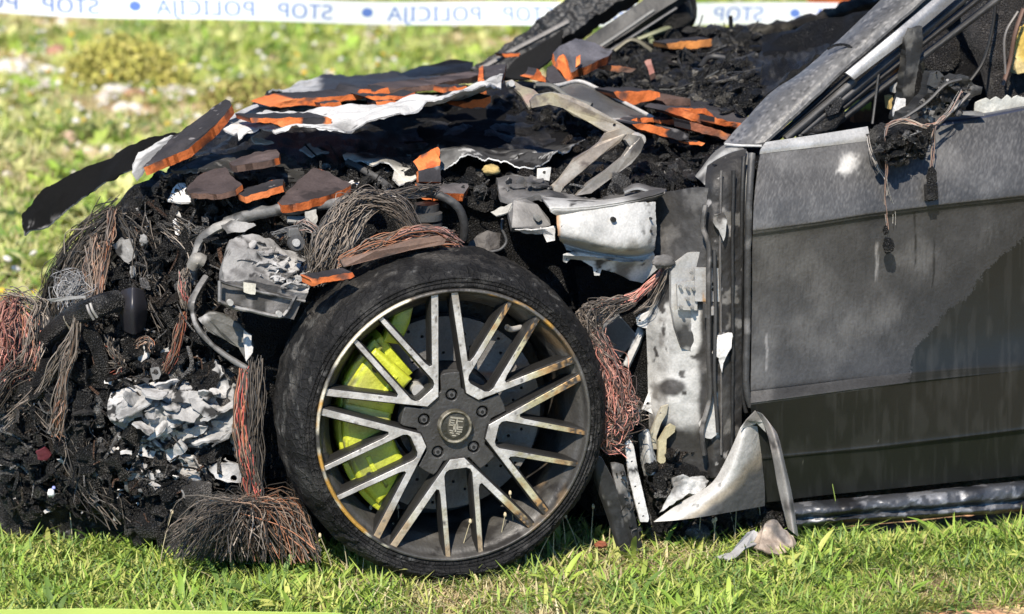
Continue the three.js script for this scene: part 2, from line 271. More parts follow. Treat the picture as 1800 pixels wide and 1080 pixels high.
// ------------------------------------------------------------------ ground
const GROUND = -0.03;
const groundAt = (x, z) => GROUND + 0.05 * (fbm(x * 0.9 + 40, z * 0.9, 2, 3) - 0.5) * step(0.2, 1.6, Math.abs(z + 0.8) - 0.6) + 0.018 * (fbm(x * 5, z * 5, 9, 3) - 0.5);
const soilC = texture(1024, (u, v) => {
  const a = fbm(u * 6, v * 6, 31, 6, 6), b = fbm(u * 14, v * 14, 37, 5, 14), s = n3(u * 256, v * 256, 3, 256), straw = fbm(u * 90, v * 30, 41, 2, 30);
  let c = lerp3([0.62, 0.5, 0.38], [0.46, 0.47, 0.22], step(0.42, 0.52, a)); c = lerp3(c, [0.74, 0.66, 0.48], 0.7 * step(0.6, 0.7, straw)); c = lerp3(c, [0.62, 0.44, 0.34], 0.6 * step(0.58, 0.66, b));
  return c.map(k => k * (0.75 + 0.5 * s));
}, true);
{
  const pos = [], uv = [], idx = [], xs = [], zs = [];
  for (let x = -200; x < -8; x += 24) xs.push(x); for (let x = -8; x <= 14; x += 0.14) xs.push(x); for (let x = 20; x <= 200; x += 24) xs.push(x);
  for (let z = -300; z < -16; z += 24) zs.push(z); for (let z = -16; z <= 3; z += 0.14) zs.push(z); for (let z = 8; z <= 200; z += 24) zs.push(z);
  for (const z of zs) for (const x of xs) { pos.push(x, groundAt(x, z), z); uv.push(x / 1.7, z / 1.7); }
  for (let j = 0; j < zs.length - 1; j++) for (let i = 0; i < xs.length - 1; i++) { const a = j * xs.length + i, b = a + xs.length; idx.push(a, b, a + 1, a + 1, b, b + 1); }
  const g = new THREE.BufferGeometry(); g.setAttribute('position', new THREE.Float32BufferAttribute(pos, 3)); g.setAttribute('uv', new THREE.Float32BufferAttribute(uv, 2)); g.setIndex(idx); g.computeVertexNormals();
  const m = shade(new THREE.Mesh(g, std({ map: soilC, roughness: 0.95, bumpMap: again(gritB, 6), bumpScale: 0.02 }))); m.name = 'ground'; m.userData.kind = 'structure'; scene.add(m);
}

// ------------------------------------------------------------------ the burnt car
const car = thing('burnt_car', 'burnt-out dark grey car with its engine bay exposed, sunk on the grass', 'car');
const DARK = [0.012, 0.012, 0.012], GREY = [0.09, 0.088, 0.085], ASH = [0.5, 0.49, 0.47], WHITE = [0.68, 0.67, 0.65], RUST = [0.2, 0.085, 0.035], BROWN = [0.11, 0.075, 0.05];

// ---- wheel: everything about the hub's centre, z outwards
const wheel = new THREE.Group(); wheel.name = 'wheel'; wheel.position.copy(HUB); wheel.rotation.y = -4 * D2R; car.add(wheel);
{
  const ring = (prof, seg = 96) => { const g = new THREE.LatheGeometry(prof.map(p => new THREE.Vector2(p[0], -p[1])), seg); g.deleteAttribute('uv'); g.rotateX(Math.PI / 2); return g; };   // profile of [radius, depth]; lathe axis turned onto z
  const flip = g => { g.index && g.setIndex(Array.from(g.index.array).reverse()); g.computeVertexNormals(); return g; };
  // tyre, flat at the bottom
  {
    let prof = dense([[0.2785, 0.016], [0.284, 0.004], [0.290, 0], [0.2945, 0.004], [0.297, 0.0015], [0.2985, 0.0045], [0.303, 0.0045], [0.3045, 0.003], [0.306, 0.0065], [0.3125, 0.0135], [0.324, 0.034], [0.333, 0.065], [0.337, 0.11], [0.338, 0.16], [0.336, 0.21], [0.325, 0.25], [0.29, 0.27]], 5);
    const g = ring(prof, 300), p = g.attributes.position;
    for (let i = 0; i < p.count; i++) {
      let x = p.getX(i), y = p.getY(i), z = p.getZ(i); const r = Math.hypot(x, y), a = Math.atan2(y, x), tread = step(0.318, 0.335, r);
      const k = 1 + (r > 0.287 ? 0.012 * (fbm(Math.cos(a) * 7, Math.sin(a) * 7, z * 14, 5) - 0.5) * (0.5 + tread) : 0) + tread * 0.03 * (fbm(Math.cos(a) * 22, Math.sin(a) * 22, z * 40, 3) - 0.5);
      x *= k; y *= k;
      const low = -0.318, under = low - y; if (y < low) { y = low - 0.02 * Math.min(1, under / 0.05); }
      const crack = Math.abs(n3(Math.cos(a) * 16, Math.sin(a) * 16, r * 40) - 0.5); if (crack < 0.05 && r > 0.3) { x *= 0.994; y *= 0.994; z -= 0.0035; }
      z += 0.03 * step(-0.2, -0.34, p.getY(i)) * (z > -0.06 ? 1 : 0) * step(0.288, 0.315, r) + 0.004 * (fbm(x * 30, y * 30, z * 30, 3) - 0.5) * step(0.29, 0.31, r);
      p.setXYZ(i, x, y, z);
    }
    g.computeVertexNormals();
const skin = pat([0.0085, 0.0085, 0.009], [[0.016, 0.016, 0.0165], 9, 0.5, 0.15], [[0.004, 0.004, 0.004], 40, 0.58, 0.06], [[0.032, 0.0315, 0.03], 26, 0.58, 0.06], [[0.09, 0.09, 0.087], 80, 0.7, 0.03]), worn = pat([0.014, 0.0135, 0.013], [[0.045, 0.042, 0.038], 20, 0.5, 0.08], [[0.1, 0.097, 0.09], 36, 0.6, 0.06], [[0.006, 0.006, 0.006], 28, 0.58, 0.05]);
    part('tyre', ready(g, (x, y, z) => lerp3(skin(x, y, z), worn(x, y * 0.5, z), step(-0.035, -0.06, z))), M.rubber, wheel);
  }
  // rim: lip and barrel
  {
    const g = flip(ring(dense([[0.2835, 0.02], [0.2835, 0.001], [0.281, -0.003], [0.2775, -0.003], [0.275, 0.002], [0.272, 0.012], [0.262, 0.024], [0.252, 0.05], [0.245, 0.07], [0.243, 0.12], [0.24, 0.2]], 4), 160));
    const lip = pat([0.075, 0.072, 0.066], [[0.13, 0.125, 0.115], 14, 0.5, 0.2], [[0.03, 0.028, 0.026], 22, 0.62, 0.05], [[0.16, 0.115, 0.07], 9, 0.66, 0.05]);
    part('rim', ready(g, (x, y, z) => {
      const r = Math.hypot(x, y), a = Math.atan2(y, x), n = fbm(x * 40, y * 40, 3, 3);
      let c = lip(x, y, z);
      if (r > 0.2745 && z > -0.003) { if (Math.abs(a) > 2.1 || (a > 1.9) || a < -2.3) c = lerp3(c, [0.62, 0.58, 0.46], step(0.36, 0.46, n) * step(0.276, 0.279, r)); if (a > 0.75 && a < 1.3 || a < -2.25 || a > 2.9) c = lerp3(c, [0.5, 0.28, 0.06], step(0.48, 0.56, n)); }
      return c;
    }), M.rim, wheel);
  }
  // spokes: five forks of four arms
  const half = [[0.0145, 0.070], [0.0562, 0.119], [0.1498, 0.2296], [0.1392, 0.2372], [0.0475, 0.1265], [0.0416, 0.129], [0.0394, 0.14], [0.0382, 0.2715], [0.0298, 0.2735], [0.0298, 0.103], [0.026, 0.094], [0.018, 0.0895]];
  const outline = half.concat(half.slice().reverse().map(([x, y]) => [-x, y]));
  const poly = (pts, k = 0) => { const s = new THREE.Shape(); const n = pts.length; pts.forEach(([x, y], i) => { const a = pts[(i + n - 1) % n], b = pts[(i + 1) % n]; let dx = b[1] - a[1], dy = a[0] - b[0]; const l = Math.hypot(dx, dy) || 1; s[i ? 'lineTo' : 'moveTo'](x + k * dx / l, y + k * dy / l); }); return s; };
  const turnTo = (g, ang) => { g.rotateZ(ang - Math.PI / 2); return g; };
  const prep = (shape, depth, o = {}) => { const g = new THREE.ExtrudeGeometry(shape, { depth, bevelEnabled: !!o.bevel, bevelThickness: o.bt ?? o.bevel, bevelSize: o.bevel, bevelOffset: 0, bevelSegments: o.bs ?? 2, curveSegments: o.cs ?? 12 }); g.deleteAttribute('uv'); return g; };
  const OFF = 4 * D2R;
  for (let k = 0; k < 5; k++) {
    const ang = (54 + 72 * k) * D2R + OFF;
    const b = turnTo(prep(poly(outline), 0.018, { bevel: 0.0045, bt: 0.016, bs: 2 }), ang); b.translate(0, 0, -0.0385);
    const body = part('spoke', ready(b, pat([0.022, 0.0215, 0.02], [[0.04, 0.039, 0.037], 18, 0.5, 0.15], [[0.022, 0.021, 0.02], 30, 0.6, 0.06])), M.rim, wheel);
    const f = turnTo(prep(poly(outline), 0.0022, { bevel: 0.0006, bs: 1 }), ang); f.translate(0, 0, -0.0062);
    // (a machined face; burnt to straw and orange towards the rim on the rear side)
    const s = refineGeo(f, 0.008);
    part('spoke_face', ready(s, (x, y, z) => {
      const r = Math.hypot(x, y), n = fbm(x * 45, y * 45, 4, 4), m = fbm(x * 160, y * 160, 9, 2), side = step(0.02, 0.12, x + 0.25 * y * (y > 0 ? 1 : -0.7) - 0.03), low = step(-0.12, -0.2, y);
      let c = lerp3([0.62, 0.61, 0.59], [0.46, 0.45, 0.43], step(0.45, 0.6, n));
      c = lerp3(c, [0.5, 0.46, 0.22], step(0.15, 0.2, r + 0.12 * (n - 0.5)) * Math.max(side, 0.55 * low) * 0.7);
      c = lerp3(c, [0.42, 0.2, 0.06], step(0.205, 0.245, r + 0.14 * (n - 0.5)) * Math.max(side, 0.6 * low) * 0.75);
      c = lerp3(c, [0.06, 0.055, 0.05], step(0.225, 0.25, r + 0.1 * (n - 0.5)) * side * step(0.4, 0.5, m));
      return lerp3(c, [0.16, 0.15, 0.14], step(0.76, 0.8, m));
    }), M.alloy, wheel, { label: 'machined silver face of the spokes' });
  }
  // hub with bolt holes
  {
    const pts = []; for (let i = 0; i < 200; i++) { const a = i / 200 * 2 * Math.PI; let d = ((a - OFF - Math.PI / 2) / D2R % 72 + 72) % 72; if (d > 36) d -= 72; const t = Math.abs(d) * D2R; let r = 0.0705 / Math.max(0.87, Math.cos(36 * D2R - t) ); if (t < 0.3) r = Math.max(r, Math.min(0.108, 0.0185 / Math.max(0.02, Math.sin(t)))); pts.push([r * Math.cos(a), r * Math.sin(a)]); }
    const s = poly(pts); for (let k = 0; k < 5; k++) { const a = (90 + 72 * k) * D2R + OFF, h = new THREE.Path(); h.absarc(0.0635 * Math.cos(a), 0.0635 * Math.sin(a), 0.0142, 0, 2 * Math.PI, true); s.holes.push(h); }
    const g = prep(s, 0.024, { bevel: 0.002, bs: 2 }); g.translate(0, 0, -0.0365);
    part('hub', ready(g, pat([0.05, 0.049, 0.047], [[0.07, 0.069, 0.066], 30, 0.5, 0.2])), M.rim, wheel);
    for (let k = 0; k < 5; k++) {
      const a = (90 + 72 * k) * D2R + OFF, P = new THREE.Vector3(0.0635 * Math.cos(a), 0.0635 * Math.sin(a), 0);
      part('wheel_bolt', [cylV(P.clone().setZ(-0.034), 0.0155, 0.004, [0, 0, 1], { col: [0.01, 0.01, 0.01] }), cylV(P.clone().setZ(-0.024), 0.0092, 0.018, [0, 0, 1], { n: 18, col: [0.03, 0.03, 0.03] }), cylV(P.clone().setZ(-0.0135), 0.0072, 0.006, [0, 0, 1], { n: 6, r2: 0.0078, col: [0.09, 0.09, 0.09] }), cylV(P.clone().setZ(-0.0103), 0.0036, 0.0016, [0, 0, 1], { n: 6, col: [0.012, 0.012, 0.012] })], M.rim, wheel);
    }
    const capg = ready(flip(ring(dense([[0.0005, -0.0035], [0.02, -0.003], [0.0285, -0.0015], [0.0295, -0.0045], [0.033, -0.005], [0.0345, 0], [0.0345, 0.02]], 3), 64)), (x, y) => { const r = Math.hypot(x, y); return r > 0.0288 ? lerp3([0.26, 0.24, 0.19], [0.1, 0.09, 0.06], step(0.45, 0.6, fbm(x * 120, y * 120, 1, 3))) : [0.035, 0.035, 0.026]; });
    part('centre_cap', capg, M.rim, wheel);
    // the scorched badge: a shield of raised bars
    const bars = [], tilt = -10 * D2R, bar = (x, y, w, h, a = 0) => { const b = new THREE.BoxGeometry(w, h, 0.0022); b.deleteAttribute('uv'); b.rotateZ(a); b.translate(x, y, 0.0042); b.rotateZ(tilt); bars.push(ready(b, [0.42, 0.4, 0.33])); };
    const sh = new THREE.Shape(); [[-0.0155, 0.021], [0.0155, 0.021], [0.017, 0.004], [0.014, -0.012], [0.006, -0.02], [0, -0.0235], [-0.006, -0.02], [-0.014, -0.012], [-0.017, 0.004]].forEach(([x, y], i) => sh[i ? 'lineTo' : 'moveTo'](x, y));
    const rim = new THREE.ExtrudeGeometry(sh, { depth: 0.0012, bevelEnabled: true, bevelSize: 0.0006, bevelThickness: 0.0006, bevelSegments: 1 }); rim.deleteAttribute('uv'); rim.translate(0, 0, 0.0018); rim.rotateZ(tilt); bars.push(ready(rim, [0.09, 0.085, 0.066]));
    bar(0, 0.0185, 0.028, 0.0034); for (const s of [-1, 1]) for (const y of [0.013, 0.008, 0.003]) bar(s * 0.0092, y * (s < 0 ? 1 : 0.96) - (s < 0 ? 0 : 0.012), 0.0105, 0.0024, 0.05 * s);
    bar(-0.0135, 0.008, 0.0026, 0.014); bar(0.0008, 0.003, 0.003, 0.026); bar(0, 0.0005, 0.0105, 0.011, 0.2); bar(-0.0075, -0.0085, 0.008, 0.0022, -0.1); bar(-0.006, -0.013, 0.008, 0.0022, -0.1); bar(0.007, -0.0135, 0.008, 0.0022, -0.15); bar(0.0075, 0.0125, 0.0105, 0.0022); bar(0, -0.018, 0.008, 0.0022);
    part('badge', bars, M.metal, wheel);
  }
  // drilled disc and its bell
  {
    const s = new THREE.Shape(); s.absarc(0, 0, 0.204, 0, 2 * Math.PI, false); const hub = new THREE.Path(); hub.absarc(0, 0, 0.112, 0, 2 * Math.PI, true); s.holes.push(hub);
    for (let k = 0; k < 48; k++) { const a = k / 48 * 6.2832, r = [0.128, 0.148, 0.17, 0.19][k % 4], h = new THREE.Path(); h.absarc(r * Math.cos(a), r * Math.sin(a), 0.0032, 0, 2 * Math.PI, true); s.holes.push(h); }
    const g = prep(s, 0.03, { cs: 24 }); g.translate(0, 0, -0.135);
    part('brake_disc', [ready(g, pat([0.17, 0.165, 0.16], [[0.23, 0.22, 0.21], 12, 0.5, 0.15], [[0.3, 0.17, 0.1], 14, 0.68, 0.03])), cylV(new THREE.Vector3(0, 0, -0.095), 0.105, 0.06, [0, 0, 1], { r2: 0.112, n: 48, col: [0.05, 0.05, 0.05] }), cylV(new THREE.Vector3(0, 0, -0.19), 0.235, 0.01, [0, 0, 1], { n: 64, col: [0.012, 0.012, 0.012] })], M.rim, wheel);
  }
  // caliper on the front side of the disc
  {
    const arc = (r0, r1, a0, a1, n = 14) => { const p = []; for (let i = 0; i <= n; i++) { const a = mix(a0, a1, i / n) * D2R; p.push([r1 * Math.cos(a), r1 * Math.sin(a)]); } for (let i = n; i >= 0; i--) { const a = mix(a0, a1, i / n) * D2R; p.push([r0 * Math.cos(a), r0 * Math.sin(a)]); } return p; };
    const green = pat([0.5, 0.54, 0.04], [[0.4, 0.46, 0.03], 16, 0.5, 0.12], [[0.42, 0.4, 0.12], 11, 0.56, 0.06], [[0.2, 0.2, 0.07], 40, 0.62, 0.06], [[0.06, 0.065, 0.02], 30, 0.66, 0.05]);
    const blk = (pts, z0, z1, bev = 0.006) => { const s = new THREE.Shape(); pts.forEach(([x, y], i) => s[i ? 'lineTo' : 'moveTo'](x, y)); const g = prep(s, z1 - z0 - 2 * bev, { bevel: bev, bs: 3 }); g.translate(0, 0, z0 + bev); return ready(g, green, 0.9); };
    const cal = [blk(arc(0.128, 0.224, 128, 234), -0.17, -0.062, 0.005), blk(arc(0.132, 0.212, 136, 164, 8), -0.075, -0.036, 0.012), blk(arc(0.132, 0.212, 169, 191, 8), -0.075, -0.042, 0.01), blk(arc(0.132, 0.212, 197, 225, 8), -0.075, -0.036, 0.012), blk(arc(0.214, 0.23, 132, 158, 8), -0.08, -0.046, 0.005), blk(arc(0.214, 0.23, 200, 230, 8), -0.08, -0.046, 0.005), blk([[-0.13, 0.17], [-0.105, 0.222], [-0.075, 0.232], [-0.082, 0.205], [-0.1, 0.165]], -0.1, -0.06, 0.004), blk(arc(0.15, 0.156, 138, 162, 8), -0.045, -0.0335, 0.002), blk(arc(0.18, 0.186, 200, 223, 8), -0.045, -0.033, 0.002)];
    part('brake_caliper', cal, M.caliper, wheel, { label: 'bright yellow-green brake caliper' });
    part('caliper_bolt', [0.0115].flatMap(r => [[-0.068, 0.07], [-0.155, 0.12], [-0.17, -0.1]].map(([x, y], i) => cylV(new THREE.Vector3(x, y, i ? -0.045 : -0.05), i ? 0.007 : 0.013, 0.03, [0, 0, 1], { n: 14, col: i ? [0.03, 0.03, 0.03] : [0.5, 0.49, 0.46] }))), M.metal, wheel);
  }
  part('valve_stem', [tubeV([new THREE.Vector3(0.15, 0.185, -0.05), new THREE.Vector3(0.122, 0.187, -0.03), new THREE.Vector3(0.112, 0.195, -0.018)], 0.006, { col: [0.5, 0.48, 0.44] })], M.metal, wheel);
}
function refineGeo(g, L) {                                          // smaller triangles, so that colours can change within a face
  const p = (g.index ? g.toNonIndexed() : g).attributes.position, V = [], T = [], key = new Map();
  const at = i => { const v = new THREE.Vector3().fromBufferAttribute(p, i), k = `${v.x.toFixed(6)},${v.y.toFixed(6)},${v.z.toFixed(6)}`; if (!key.has(k)) { key.set(k, V.length); V.push(v); } return key.get(k); };
  for (let i = 0; i < p.count; i += 3) { const t = [at(i), at(i + 1), at(i + 2)]; if (t[0] !== t[1] && t[1] !== t[2] && t[0] !== t[2]) T.push(t); }
  const R = V.map(() => [0, 0]), out = refine(V, R, T, L), q = new THREE.BufferGeometry();
  q.setAttribute('position', new THREE.Float32BufferAttribute(V.flatMap(v => [v.x, v.y, v.z]), 3)); q.setIndex(out.flat()); const n = q.toNonIndexed(); n.computeVertexNormals(); return n;
}
// ---- dark masses inside: floor, firewall, engine block, far side, roof
const charPat = pat([0.008, 0.008, 0.008], [[0.02, 0.02, 0.0195], 12, 0.5, 0.12], [[0.06, 0.057, 0.053], 18, 0.58, 0.08], [[0.09, 0.087, 0.083], 44, 0.64, 0.06], [[0.006, 0.006, 0.006], 22, 0.6, 0.08], [[0.26, 0.255, 0.25], 60, 0.74, 0.03]);
const coal = pat([0.005, 0.005, 0.0055], [[0.011, 0.0105, 0.0105], 14, 0.5, 0.15], [[0.03, 0.03, 0.03], 40, 0.7, 0.05]);
const V3 = (x, y, z) => new THREE.Vector3(x, y, z);
part('floor', [boxV(V3(1.3, 0.12, -0.95), [1.9, 0.16, 1.55], { col: coal }), boxV(V3(-0.05, 0.3, -0.95), [1.0, 0.34, 1.0], { col: coal })], M.char, car);
part('firewall', [boxV(V3(0.5, 0.42, -0.95), [0.06, 0.6, 1.4], { col: coal }), boxV(V3(0.62, 0.66, -0.98), [0.5, 0.14, 1.35], { col: coal })], M.char, car);
part('roof', [boxV(V3(2.3, 1.36, -0.95), [1.9, 0.04, 1.2], { col: coal }), boxV(V3(1.75, 0.62, -0.98), [0.12, 0.9, 1.3], { col: coal, rot: [0, 0, -0.25] })], M.char, car);
// wheel arch liner and inner walls behind the wheel
part('wheel_arch', [
  loft([[[430, 470, 0.34], [640, 350, 0.36], [860, 330, 0.38], [1060, 400, 0.36], [1200, 520, 0.3]], [[430, 640, 0.33], [640, 560, 0.34], [860, 560, 0.35], [1060, 600, 0.34], [1200, 660, 0.28]], [[430, 960, 0.33], [640, 960, 0.34], [860, 960, 0.34], [1060, 960, 0.33], [1200, 960, 0.26]]], { amp: 0.02, freq: 9, t: 0.01, col: coal }),
  loft([[[1010, 470, 0.3], [1100, 470, 0.25], [1180, 500, 0.16]], [[1030, 700, 0.28], [1110, 700, 0.22], [1170, 700, 0.15]], [[1040, 960, 0.26], [1110, 960, 0.2], [1180, 960, 0.13]]], { amp: 0.012, t: 0.01, col: coal })], M.char, car);

// ---- heap of burnt-out front: bumper, cooler, headlamp
const heapRows = [
  [[238, 325, 0.66], [330, 300, 0.58], [440, 305, 0.52], [560, 330, 0.46], [690, 345, 0.42]],
  [[196, 372, 0.66], [290, 390, 0.54], [400, 400, 0.45], [520, 420, 0.4], [640, 440, 0.38]],
  [[128, 440, 0.72], [230, 480, 0.54], [350, 500, 0.44], [480, 520, 0.4], [610, 540, 0.38]],
  [[66, 540, 0.8], [190, 580, 0.54], [330, 600, 0.42], [470, 620, 0.4], [600, 640, 0.38]],
  [[-50, 600, 0.82], [110, 660, 0.55], [290, 690, 0.42], [450, 710, 0.4], [600, 740, 0.38]],
  [[-60, 760, 0.74], [100, 780, 0.5], [280, 800, 0.4], [440, 820, 0.39], [600, 840, 0.38]],
  [[-60, 940, 0.66], [110, 945, 0.54], [290, 970, 0.44], [450, 990, 0.4], [600, 1000, 0.38]]];
const heapG = loftGrid(heapRows, { nu: 6, nv: 6 }).flat();
const heapW = (x, y) => { let a = 9e9, w = 0.5; for (const p of heapG) { const d = (p[0] - x) ** 2 + (p[1] - y) ** 2; if (d < a) { a = d; w = p[2]; } } return w; };
part('burnt_front', [loft(heapRows, { nu: 30, nv: 26, amp: 0.035, freq: 17, t: 0.02, seed: 4, col: charPat })], M.char, car);
const bits = [[0.006, 0.006, 0.006], [0.01, 0.01, 0.01], [0.006, 0.006, 0.0065], [0.022, 0.021, 0.02], [0.04, 0.038, 0.036], [0.01, 0.0095, 0.009], [0.07, 0.068, 0.064], [0.12, 0.117, 0.11], [0.04, 0.029, 0.021], [0.26, 0.255, 0.245]];
const heapPoly = [[250, 335], [400, 305], [620, 340], [650, 400], [600, 470], [540, 560], [480, 640], [460, 760], [470, 900], [400, 950], [270, 945], [200, 918], [100, 900], [0, 905], [0, 700], [90, 640], [150, 560], [185, 480], [230, 400]];
part('charred_debris', [rubble(heapPoly, (x, y) => heapW(x, y) - 0.05, 520, [0.006, 0.017], 6, [[0.012, 0.012, 0.012], [0.03, 0.028, 0.026], [0.08, 0.06, 0.045], [0.12, 0.11, 0.1], [0.2, 0.11, 0.07], [0.28, 0.27, 0.26]], { jit: 0.05, only: 'strand' }), rubble(heapPoly, (x, y) => heapW(x, y) - 0.055, 210, [0.008, 0.03], 7, [[0.02, 0.02, 0.019], [0.05, 0.048, 0.045], [0.09, 0.085, 0.08], [0.13, 0.12, 0.11], [0.2, 0.195, 0.19], [0.035, 0.026, 0.02]], { jit: 0.04, only: 'shard' }), rubble(heapPoly, (x, y) => heapW(x, y) - 0.025, 2600, [0.004, 0.022], 3, bits, { jit: 0.06, bias: 1.15 }), rubble(heapPoly, (x, y) => heapW(x, y) - 0.04, 130, [0.02, 0.036], 5, bits.slice(0, 6), { jit: 0.03 })], M.char, car, { kind: 'stuff' });
// smooth black curve of the bumper's edge
part('bumper_skin', [loft([[[205, 366, 0.6], [150, 405, 0.68], [108, 465, 0.74], [78, 525, 0.8], [60, 575, 0.84]], [[216, 385, 0.56], [172, 425, 0.62], [135, 480, 0.68], [108, 540, 0.74], [92, 600, 0.78]], [[235, 420, 0.53], [200, 455, 0.58], [168, 505, 0.63], [145, 560, 0.68], [130, 620, 0.72]]], { amp: 0.006, t: 0.006, col: pat([0.008, 0.008, 0.008], [[0.022, 0.019, 0.017], 9, 0.52, 0.1], [[0.1, 0.097, 0.094], 24, 0.68, 0.05]) })], M.soot, car, { label: 'curved black edge of the melted bumper' });

// ---- engine bay bed under the bonnet
const bedRows = [
  [[250, 330, 0.58], [420, 318, 0.5], [620, 345, 0.4], [800, 350, 0.36], [960, 335, 0.34], [1120, 330, 0.3], [1280, 340, 0.22]],
  [[300, 290, 0.72], [450, 280, 0.66], [640, 285, 0.56], [800, 290, 0.54], [960, 285, 0.52], [1120, 285, 0.48], [1290, 280, 0.38]],
  [[380, 230, 1.05], [500, 215, 1.0], [660, 215, 0.95], [820, 210, 0.92], [980, 215, 0.88], [1140, 235, 0.76], [1300, 225, 0.6]],
  [[470, 165, 1.6], [580, 160, 1.55], [720, 165, 1.45], [860, 150, 1.4], [1010, 150, 1.25], [1160, 165, 1.05], [1320, 160, 0.85]]];
const bedG = loftGrid(bedRows, { nu: 5, nv: 6 }).flat();
const bedW = (x, y) => { let a = 9e9, w = 0.5; for (const p of bedG) { const d = (p[0] - x) ** 2 + 2 * (p[1] - y) ** 2; if (d < a) { a = d; w = p[2]; } } return w; };
part('engine_bay', [loft(bedRows, { nu: 22, nv: 22, amp: 0.03, freq: 16, t: 0.02, seed: 14, col: charPat })], M.char, car);
part('charred_debris', [rubble([[250, 320], [430, 280], [620, 290], [900, 300], [1100, 300], [1270, 260], [1230, 330], [1100, 345], [900, 345], [640, 350], [430, 330]], (x, y) => bedW(x, y) - 0.02, 800, [0.004, 0.02], 8, bits, { jit: 0.05 }), rubble([[860, 170], [1100, 160], [1290, 200], [1270, 270], [1100, 290], [1000, 260]], (x, y) => bedW(x, y) - 0.03, 520, [0.004, 0.018], 9, bits, { jit: 0.06 })], M.char, car, { kind: 'stuff' });

// ---- dashboard debris between the windscreen pillars
const dashRows = [
  [[960, 160, 1.15], [1080, 190, 0.95], [1180, 215, 0.75], [1290, 225, 0.5]],
  [[980, 120, 1.3], [1100, 145, 1.1], [1210, 160, 0.9], [1330, 180, 0.5]],
  [[1020, 85, 1.5], [1140, 100, 1.3], [1260, 110, 1.05], [1390, 130, 0.55]],
  [[1100, 60, 1.62], [1200, 60, 1.5], [1310, 70, 1.3], [1470, 80, 0.7]]];
const dashG = loftGrid(dashRows, { nu: 6, nv: 6 }).flat(), dashW = (x, y) => { let a = 9e9, w = 1; for (const p of dashG) { const d = (p[0] - x) ** 2 + 2 * (p[1] - y) ** 2; if (d < a) { a = d; w = p[2]; } } return w; };
part('dashboard', [loft(dashRows, { nu: 22, nv: 18, amp: 0.035, freq: 13, t: 0.02, seed: 24, col: pat([0.012, 0.012, 0.012], [[0.035, 0.034, 0.033], 12, 0.5, 0.12], [[0.1, 0.098, 0.095], 34, 0.62, 0.06], [[0.008, 0.008, 0.008], 22, 0.62, 0.06]) })], M.char, car);
part('charred_debris', [rubble([[985, 125], [1100, 60], [1230, 45], [1330, 60], [1330, 170], [1290, 205], [1180, 205], [1060, 170]], (x, y) => dashW(x, y) - 0.03, 1300, [0.004, 0.024], 11, [[0.01, 0.01, 0.01], [0.022, 0.022, 0.021], [0.007, 0.007, 0.007], [0.05, 0.049, 0.047], [0.12, 0.118, 0.114], [0.03, 0.03, 0.027], [0.28, 0.26, 0.22]], { jit: 0.07 })], M.char, car, { kind: 'stuff' });
part('burnt_layers', [flakes([[990, 130], [1110, 70], [1300, 60], [1330, 160], [1280, 205], [1180, 200], [1060, 165]], dashW, 46, [14, 56], [3, 8], 12, pat([0.018, 0.018, 0.018], [[0.05, 0.049, 0.047], 16, 0.5, 0.1], [[0.15, 0.147, 0.14], 40, 0.62, 0.05]), { lift: 0.05, turn: 0.35 }), flakes([[1130, 270], [1250, 240], [1260, 320], [1110, 335]], bedW, 18, [8, 26], [3, 9], 13, charPat, { lift: 0.04 }), flakes([[260, 335], [560, 330], [560, 440], [330, 480], [210, 440]], (x, y) => heapW(x, y) - 0.04, 40, [6, 24], [4, 12], 14, charPat, { turn: 3 }), flakes([[20, 700], [200, 600], [330, 620], [190, 880], [40, 880]], (x, y) => heapW(x, y) - 0.04, 44, [6, 22], [4, 12], 15, charPat, { turn: 3 })], M.char, car, { kind: 'stuff' });
part('steering_column', [loft([[[1340, 60, 1.0], [1420, 45, 0.95], [1500, 25, 0.9], [1560, 10, 0.85]], [[1345, 110, 0.9], [1430, 95, 0.85], [1500, 70, 0.82], [1560, 50, 0.8]], [[1380, 165, 0.75], [1440, 150, 0.72], [1500, 120, 0.7], [1560, 100, 0.7]]], { amp: 0.03, t: 0.08, col: coal })], M.char, car);
part('far_door', [plate([[1190, 54], [1290, 56], [1380, 46], [1440, 32], [1510, 10], [1600, -20], [1640, 60], [1500, 140], [1180, 120]], { w: 1.74, t: 0.05, rag: 3, amp: 0.02, col: coal }), tube([[1180, 60, 1.72], [1290, 58, 1.72], [1390, 46, 1.72], [1440, 34, 1.72], [1500, 12, 1.72], [1530, 2, 1.72]], 0.02, { lump: 0.5, seg: 40, col: pat([0.05, 0.045, 0.04], [[0.2, 0.19, 0.15], 30, 0.58, 0.05]) })], M.char, car, { label: 'burnt top edge of the far front door' });
part('wire_bundle', [tube([[1230, 120, 0.95], [1250, 100, 1.0], [1300, 105, 0.95], [1330, 95, 0.9]], 0.007), tube([[1080, 90, 1.3], [1110, 70, 1.3], [1140, 85, 1.25], [1170, 120, 1.1]], 0.006, { col: [0.1, 0.09, 0.06] }), tube([[1110, 30, 1.5], [1140, 60, 1.42], [1150, 95, 1.3]], 0.008, { col: [0.2, 0.22, 0.12] }), tube([[1120, 70, 1.4], [1160, 55, 1.4], [1210, 40, 1.45]], 0.008, { col: [0.15, 0.16, 0.1] }), bundle([[1180, 180, 0.85], [1240, 160, 0.85], [1320, 140, 0.7]], 8, 0.03, 0.004, [[0.03, 0.03, 0.03], [0.1, 0.1, 0.09]], 3)], M.wire, car, { kind: 'stuff' });

